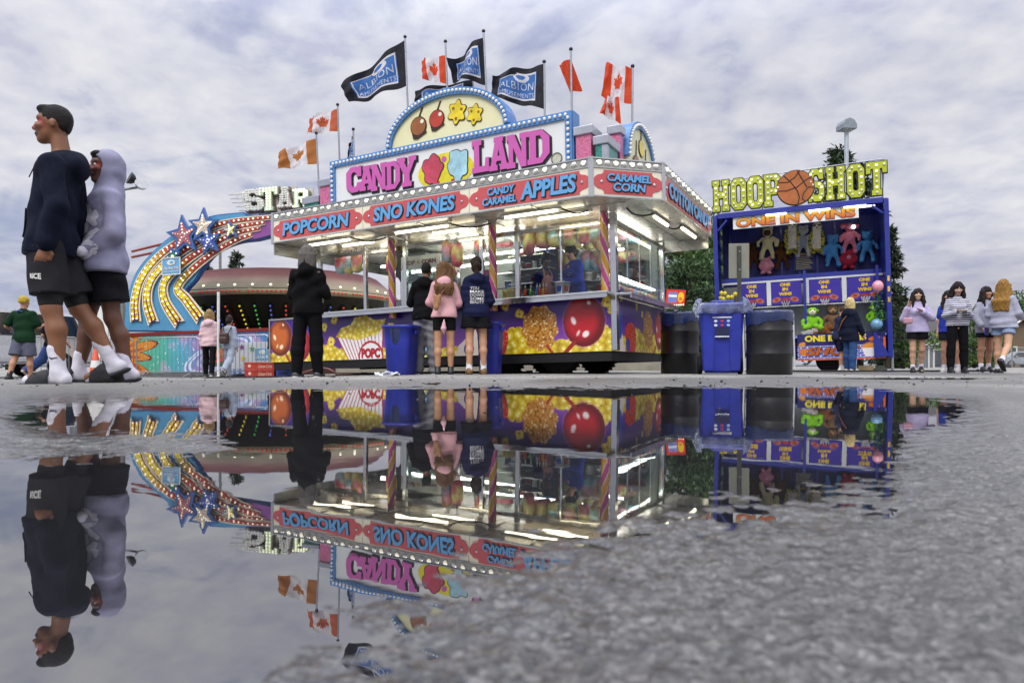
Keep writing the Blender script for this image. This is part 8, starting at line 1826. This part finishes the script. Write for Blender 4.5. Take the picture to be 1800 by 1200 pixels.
def trees():
    tree('dense pine right behind the rear corner of the trailer', 1196, 27, 6.3, 'pine', 2.4, PN, 5000, .26, 1, .06, GT)
    tree('broad pine filling the gap between the trailer and the booth', 1232, 29, 6.0, 'pine', 2.5, PN, 5000, .26, 2, .05, GT)
    tree('lower pine behind the wheeled bin', 1215, 24, 3.6, 'pine', 2.0, GR, 5000, .22, 3, .04, GT)
    tree('pine half hidden by the left edge of the booth', 1268, 31, 6.2, 'pine', 2.3, PN, 5000, .26, 4, .06, GT)
    tree('tall spruce whose tip rises above the SHOT letters beside the lamp post', 1478, 33, 10.6, 'spruce', 2.6, ('2a3a22', '33442a', '22301e'), 8000, .30, 5, .08, GT)
    tree('spruce with a twin tip behind the last roof letter', 1512, 34, 10.1, 'spruce', 2.3, ('2a3a22', '33442a', '22301e'), 7000, .30, 6, .08, GT)
    tree('ragged spruce showing past the right wall of the booth', 1560, 30, 6.2, 'spruce', 1.05, ('2a3a22', '33442a', '22301e'), 5000, .24, 7, .06, GT)
    tree('light green leafy tree beside the lavender sweatshirt', 1588, 34, 3.4, 'broad', 1.3, BR, 5000, .14, 8, .1, GT)
    tree('low light green bush under the leafy tree by the booth', 1598, 32, 1.8, 'shrub', .9, BR, 3000, .12, 9, .05)
    tree('green leafy tree between the striped jumper and the grey hoodie', 1712, 46, 4.1, 'broad', 2.2, BR, 6000, .18, 10, .1, GT)
    tree('green leafy tree cut by the right edge behind the brown house', 1800, 70, 7.6, 'broad', 3.0, BR, 4000, .3, 11, .15, GT)
    tree('small dark spruce tip beyond the saucer ride', 415, 52, 8.9, 'spruce', 1.8, ('2a3a22', '33442a', '22301e'), 3000, .32, 12, .1, GT)
    tree('small dark spruce tip beside the blue comet of the star ride', 363, 55, 8.4, 'spruce', 1.6, ('2a3a22', '33442a', '22301e'), 2500, .32, 13, .1, GT)
    tree('grey green tree far behind the white car', 12, 60, 5.2, 'broad', 2.6, ('56664a', '4a5a42'), 3500, .26, 14, .1, GT)
    for i in range(7): tree(('dark hedge shrub low behind the right barrel', 'dark hedge shrub under the tall spruce', 'hedge shrub behind the mesh barrier', 'hedge shrub beyond the booth corner', 'hedge shrub far behind the friends', 'pale hedge shrub by the grey house', 'hedge shrub at the end of the car row')[i], (1180, 1210, 1245, 1580, 1640, 1695, 1748)[i], (30, 31, 30, 40, 60, 60, 62)[i], (1.7, 1.9, 1.8, 1.6, 1.7, 2.0, 1.8)[i], 'shrub', 1.4, GR if i < 4 else BR, 2600, .16, 30+i, .02, 'hedge shrubs behind the stalls')
trees()
# houses
def houses():
    GS = M('grey_siding', '6c7074', .8, 0, .1, 3); RF = M('dark_shingle', '4a4a4c', .9, 0, .25, 6); WT = M('white_trim'); BS = M('brown_siding', '6e5f4a', .8, 0, .12, 3); GL = M('dark_window_glass', '2c343c', .1, coat=.5)
    def house(name, label, px, d, w, dep, wh, rh, wall, rz, wins, gable=False):
        b = at(px, d); t = thing(name, label, 'house', b, rz); MB().box((-w/2, 0, 0), (w/2, dep, wh)).build('wall', wall, t)
        if gable: r = MB().prism([(-w/2-.4, wh-.1), (0, wh+rh), (w/2+.4, wh-.1), (w/2+.4, wh+.1), (0, wh+rh+.25), (-w/2-.4, wh+.1)], .4, -dep-.4, Rx(R(90))).build('roof', RF, t); MB().prism([(-w/2, wh+.001), (w/2, wh+.001), (0, wh+rh-.05)], -.02, -dep+.2, Rx(R(90))).build('gable_wall', wall, t); mb = MB(); [mb.tube([(s*(w/2+.4), -.45, wh-.05), (0, -.45, wh+rh+.1)], .09, 4) for s in (-1, 1)]; mb.build('barge_board', WT, r)
        else:
            r = MB().prism([(-.4, wh-.05), (dep/2, wh+rh), (dep+.4, wh-.05), (dep+.4, wh+.12), (dep/2, wh+rh+.2), (-.4, wh+.12)], -w/2-.3, w/2+.3, Matrix(((0, 0, 1, 0), (1, 0, 0, 0), (0, 1, 0, 0), (0, 0, 0, 1)))).build('roof', RF, t); MB().box((-w/2-.3, -.46, wh-.1), (w/2+.3, -.405, wh+.1)).build('gutter', WT, r); MB().tube([(-w/2+.5, -.08, 0), (-w/2+.5, -.08, wh)], .07, 6).build('downpipe', WT, t)
        for x, z, ww, hh_, dr in wins:
            f = MB().box((x-ww/2-.1, -.05, z-.1), (x+ww/2+.1, -.005, z+hh_+.1)).build('door' if dr else 'window', WT, t)
            for q in range(2): MB().box((x-ww/2+q*ww/2+.04, -.07, z+.06), (x-ww/2+(q+1)*ww/2-.04, -.052, z+hh_-.06)).build('pane', GL, f)
    house('grey_house', 'long grey building with a dark shingle roof and white double door behind the friends', 1668, 58, 4.6, 7, 2.0, 2.1, GS, R(2), ((-.55, .0, 1.5, 1.55, True), (1.3, .7, .8, .9, False)))
    house('brown_house', 'brown sided house with white gable boards at the right edge', 1795, 64, 4.6, 8, 2.6, 1.9, BS, R(-6), ((-.9, .9, .9, 1.0, False), (1.1, .9, .9, 1.0, False)), True)
    b = at(1712, 56); t = thing('trailer_box_board', 'blank white board on two legs standing in for a trailer box near the parked cars', 'sign', b, 0); MB().box((-.4, 0, .75), (.4, .05, 1.25)).build('board', WT, t); [MB().tube([(x, .03, 0), (x, .03, .75)], .03, 5).build('leg', STEEL, t) for x in (-.3, .3)]  # board on legs stands in for a distant white trailer box
    t = thing('chain_link_fence', 'long chain-link fence with grey posts in front of the parked cars', 'fence', at(1575, 50), math.atan2(1, 40)); mb = MB(); L_ = 13
    for k in range(7): MB().tube([(L_*k/6, 0, 0), (L_*k/6, 0, 1.5)], .04, 6).build('post', STEEL, t)
    MB().tube([(0, 0, 1.5), (L_, 0, 1.5)], .03, 5).build('top_rail', STEEL, t)
    for k in range(90): x = k*.15-.75; mb.tube([(max(0, x), 0, max(0, -x)+.02), (min(L_, x+1.48), 0, min(1.5, .02+1.48, .02+L_-x))], .006, 3, cap=False); mb.tube([(max(0, x), .012, 1.5-max(0, -x)), (min(L_, x+1.48), .012, 1.5-min(1.48, L_-x))], .006, 3, cap=False)
    mb.build('wire_mesh', STEEL, t)
houses()
# cars
def car(label, loc, rz, paint, kind='sedan', group='cars parked along the far side'):
    t = thing('parked_car', label, 'car', loc, rz, group); suv = kind == 'suv'; H1, H2 = (.95, 1.75) if suv else (.82, 1.42)
    pts = [(-2.2, .30), (-2.25, .55), (-2.15, H1-.05), (-1.6, H1+.06), (-1.15, H2-.04), (-.7, H2), (.55 if not suv else 1.0, H2-.02), (1.2 if not suv else 1.9, H1+.14), (2.15, H1+.05), (2.22, .6), (2.18, .30)] if suv is False else [(-2.3, .35), (-2.35, .6), (-2.3, H1-.08), (-1.2, H1+.12), (-.6, H2-.06), (-.2, H2), (1.9, H2-.05), (2.2, H1+.1), (2.3, .7), (2.25, .35)]
    lo = [(x, -.88 if z < H1+.2 else -.70, z) for x, z in pts]; hi_ = [(x, .88 if z < H1+.2 else .70, z) for x, z in pts]; n = len(pts)
    bm = bmesh.new(); A = [bm.verts.new(v) for v in lo]; B_ = [bm.verts.new(v) for v in hi_]; bm.faces.new(A); bm.faces.new(B_[::-1]); [bm.faces.new((A[i], B_[i], B_[(i+1) % n], A[(i+1) % n])) for i in range(n)]
    bmesh.ops.bevel(bm, geom=bm.edges[:], offset=.06, segments=2, affect='EDGES'); bmesh.ops.recalc_face_normals(bm, faces=bm.faces[:]); bm.verts.index_update(); mesh_obj('body', [v.co[:] for v in bm.verts], [[v.index for v in f.verts] for f in bm.faces], paint, t, smooth=False); bm.free()
    GL = M('car_glass', '14181c', .06, coat=.8); z0, z1 = H1+.12, H2-.10; xs = (-1.2, -.75, .5, 1.05) if not suv else (-.95, -.5, 1.75, 1.95)
    for sy in (-1, 1): geo_obj('side_window', (np.array([(xs[0], sy*.855, z0), (xs[3], sy*.855, z0), (xs[2], sy*.735, z1), (xs[1], sy*.735, z1)]), [(0, 1, 2, 3)]), GL, t)
    geo_obj('windscreen', (np.array([(pts[3][0]+.12-.03, -.7, H1+.14), (pts[3][0]+.09, .7, H1+.14), (pts[4][0]-.03, .62, H2-.12), (pts[4][0]-.03, -.62, H2-.12)]), [(0, 1, 2, 3)]), GL, t)
    x0 = pts[1][0]
    for sy in (-1, 1): MB().box((x0-.015, sy*.80-.14*(sy > 0), H1-.27), (x0+.08, sy*.66+.0, H1-.10), bev=.02).build('headlight', M('headlight_lens', 'c8ccd0', .1, coat=.8), t); MB().box((x0-.01, sy*.8-.1*(sy > 0), .48), (x0+.08, sy*.7, .56)).build('indicator', M('amber_lens', 'c8761a', .2, coat=.6), t); MB().box((pts[-2][0]-.06, sy*.84-.16*(sy > 0), H1-.2), (pts[-2][0]+.03, sy*.68, H1-.02), bev=.02).build('tail_light', M('red_lens', '8a1414', .2, coat=.6), t)
    MB().box((x0-.012, -.45, .58), (x0+.05, .45, H1-.14)).build('grille', M('black_grille', '0f1012', .4), t); MB().box((x0-.03, -.85, .34), (x0+.1, .85, .50), bev=.02).build('bumper', M('black_grille'), t)
    for x in (-1.38, 1.35):
        for y in (-.80, .80): w = MB().lathe([(.2, -.1), (.31, -.1), (.335, -.05), (.335, .05), (.31, .1), (.2, .1)], 20).build('wheel', RUBBER, t, Tr(x, y, .335) @ Rx(R(90))); MB().lathe([(.02, -.105), (.19, -.11), (.2, .11), (.02, .105)], 14).build('rim', M('grey_wheel_rim'), w, Tr(x, y, .335) @ Rx(R(90)))
    for sy in (-1, 1): MB().box((xs[0]+.15, sy*.9, H1+.08), (xs[0]+.3, sy*1.02, H1+.22), bev=.03).build('mirror', paint, t)
def cars():
    pal = [('dark_grey_car_paint', '33363b'), ('silver_car_paint', '9a9ea4'), ('black_car_paint', '141518'), ('white_car_paint', 'd3d5d8')]
    P4 = [M(n, c, .25, .3, .05, 3, coat=.8) for n, c in pal]
    for i, (px, d, k, rz) in enumerate(((1583, 62, 0, 10), (1618, 60, 1, 4), (1652, 64, 2, -6), (1688, 61, 1, 5), (1727, 60, 0, 8), (1762, 62, 2, 3), (1795, 60, 1, -4))):
        car(('dark grey car parked first from the booth', 'silver car parked behind the lavender sweatshirt', 'black car parked before the grey house', 'silver car parked behind the striped jumper', 'dark grey car parked beside the white board', 'black car parked behind the long blonde hair', 'silver car parked at the right edge')[i], at(px, d), R(rz+(180 if i % 2 else 0)), P4[k])
    car('white four wheel drive with black grille at the left edge behind the boy in green', at(-22, 17.5), R(66), P4[3], 'suv', 'vehicles at the far left')
    # tank and white trailer at the far left
    t = thing('steel_tank', 'tall grey steel tank standing between the two teens', 'tank', at(137, 23), 0); z = pp(137, 521, 23).z; MB().lathe([(.24, 0), (.24, z), (.2, z+.12), (.06, z+.18)], 24).build('tank_shell', M('brushed_tank_steel', '7c8084', .35, .7, .2, 3), t); MB().lathe([(.25, .8), (.26, .82), (.26, .88), (.25, .9)], 24, cap=False).build('tank_band', CHROME, t); MB().tube([(.27, -.05, .1), (.27, -.05, z)], .03, 6).build('pipe', STEEL, t)
    t = thing('box_trailer', 'white box trailer behind the lavender teen', 'trailer', at(163, 26), R(-10)); MB().box((-.35, 0, .5), (.75, 4, 2.75), bev=.03).build('box_body', M('white_trailer_skin'), t); mb = MB().box((-.36, -.02, .45), (.76, .02, .52)); mb.build('rear_sill', STEEL, t)
    MB().box((-.28, -.03, .6), (.68, -.005, 2.6)).build('rear_door', M('white_trim'), t); [MB().lathe([(.1, -.1), (.33, -.1), (.33, .1), (.1, .1)], 18).build('wheel', RUBBER, t, Tr(x, 1.8, .33) @ Ry(R(90))) for x in (-.2, .6)]
    t = thing('safety_cone', 'orange safety cone on the ground behind the second teen', 'cone', at(168, 16.6), 0); MB().lathe([(.15, .03), (.035, .72), (.03, .72)], 16).build('cone_body', M('cone_orange', 'c8481c', .5), t); MB().box((-.19, -.19, 0), (.19, .19, .03), bev=.01).build('cone_base', M('cone_orange'), t); MB().lathe([(.117, .25), (.09, .42)], 16, Matrix.Scale(1.02, 4), cap=False).build('cone_band', M('white_trim'), t)
cars()
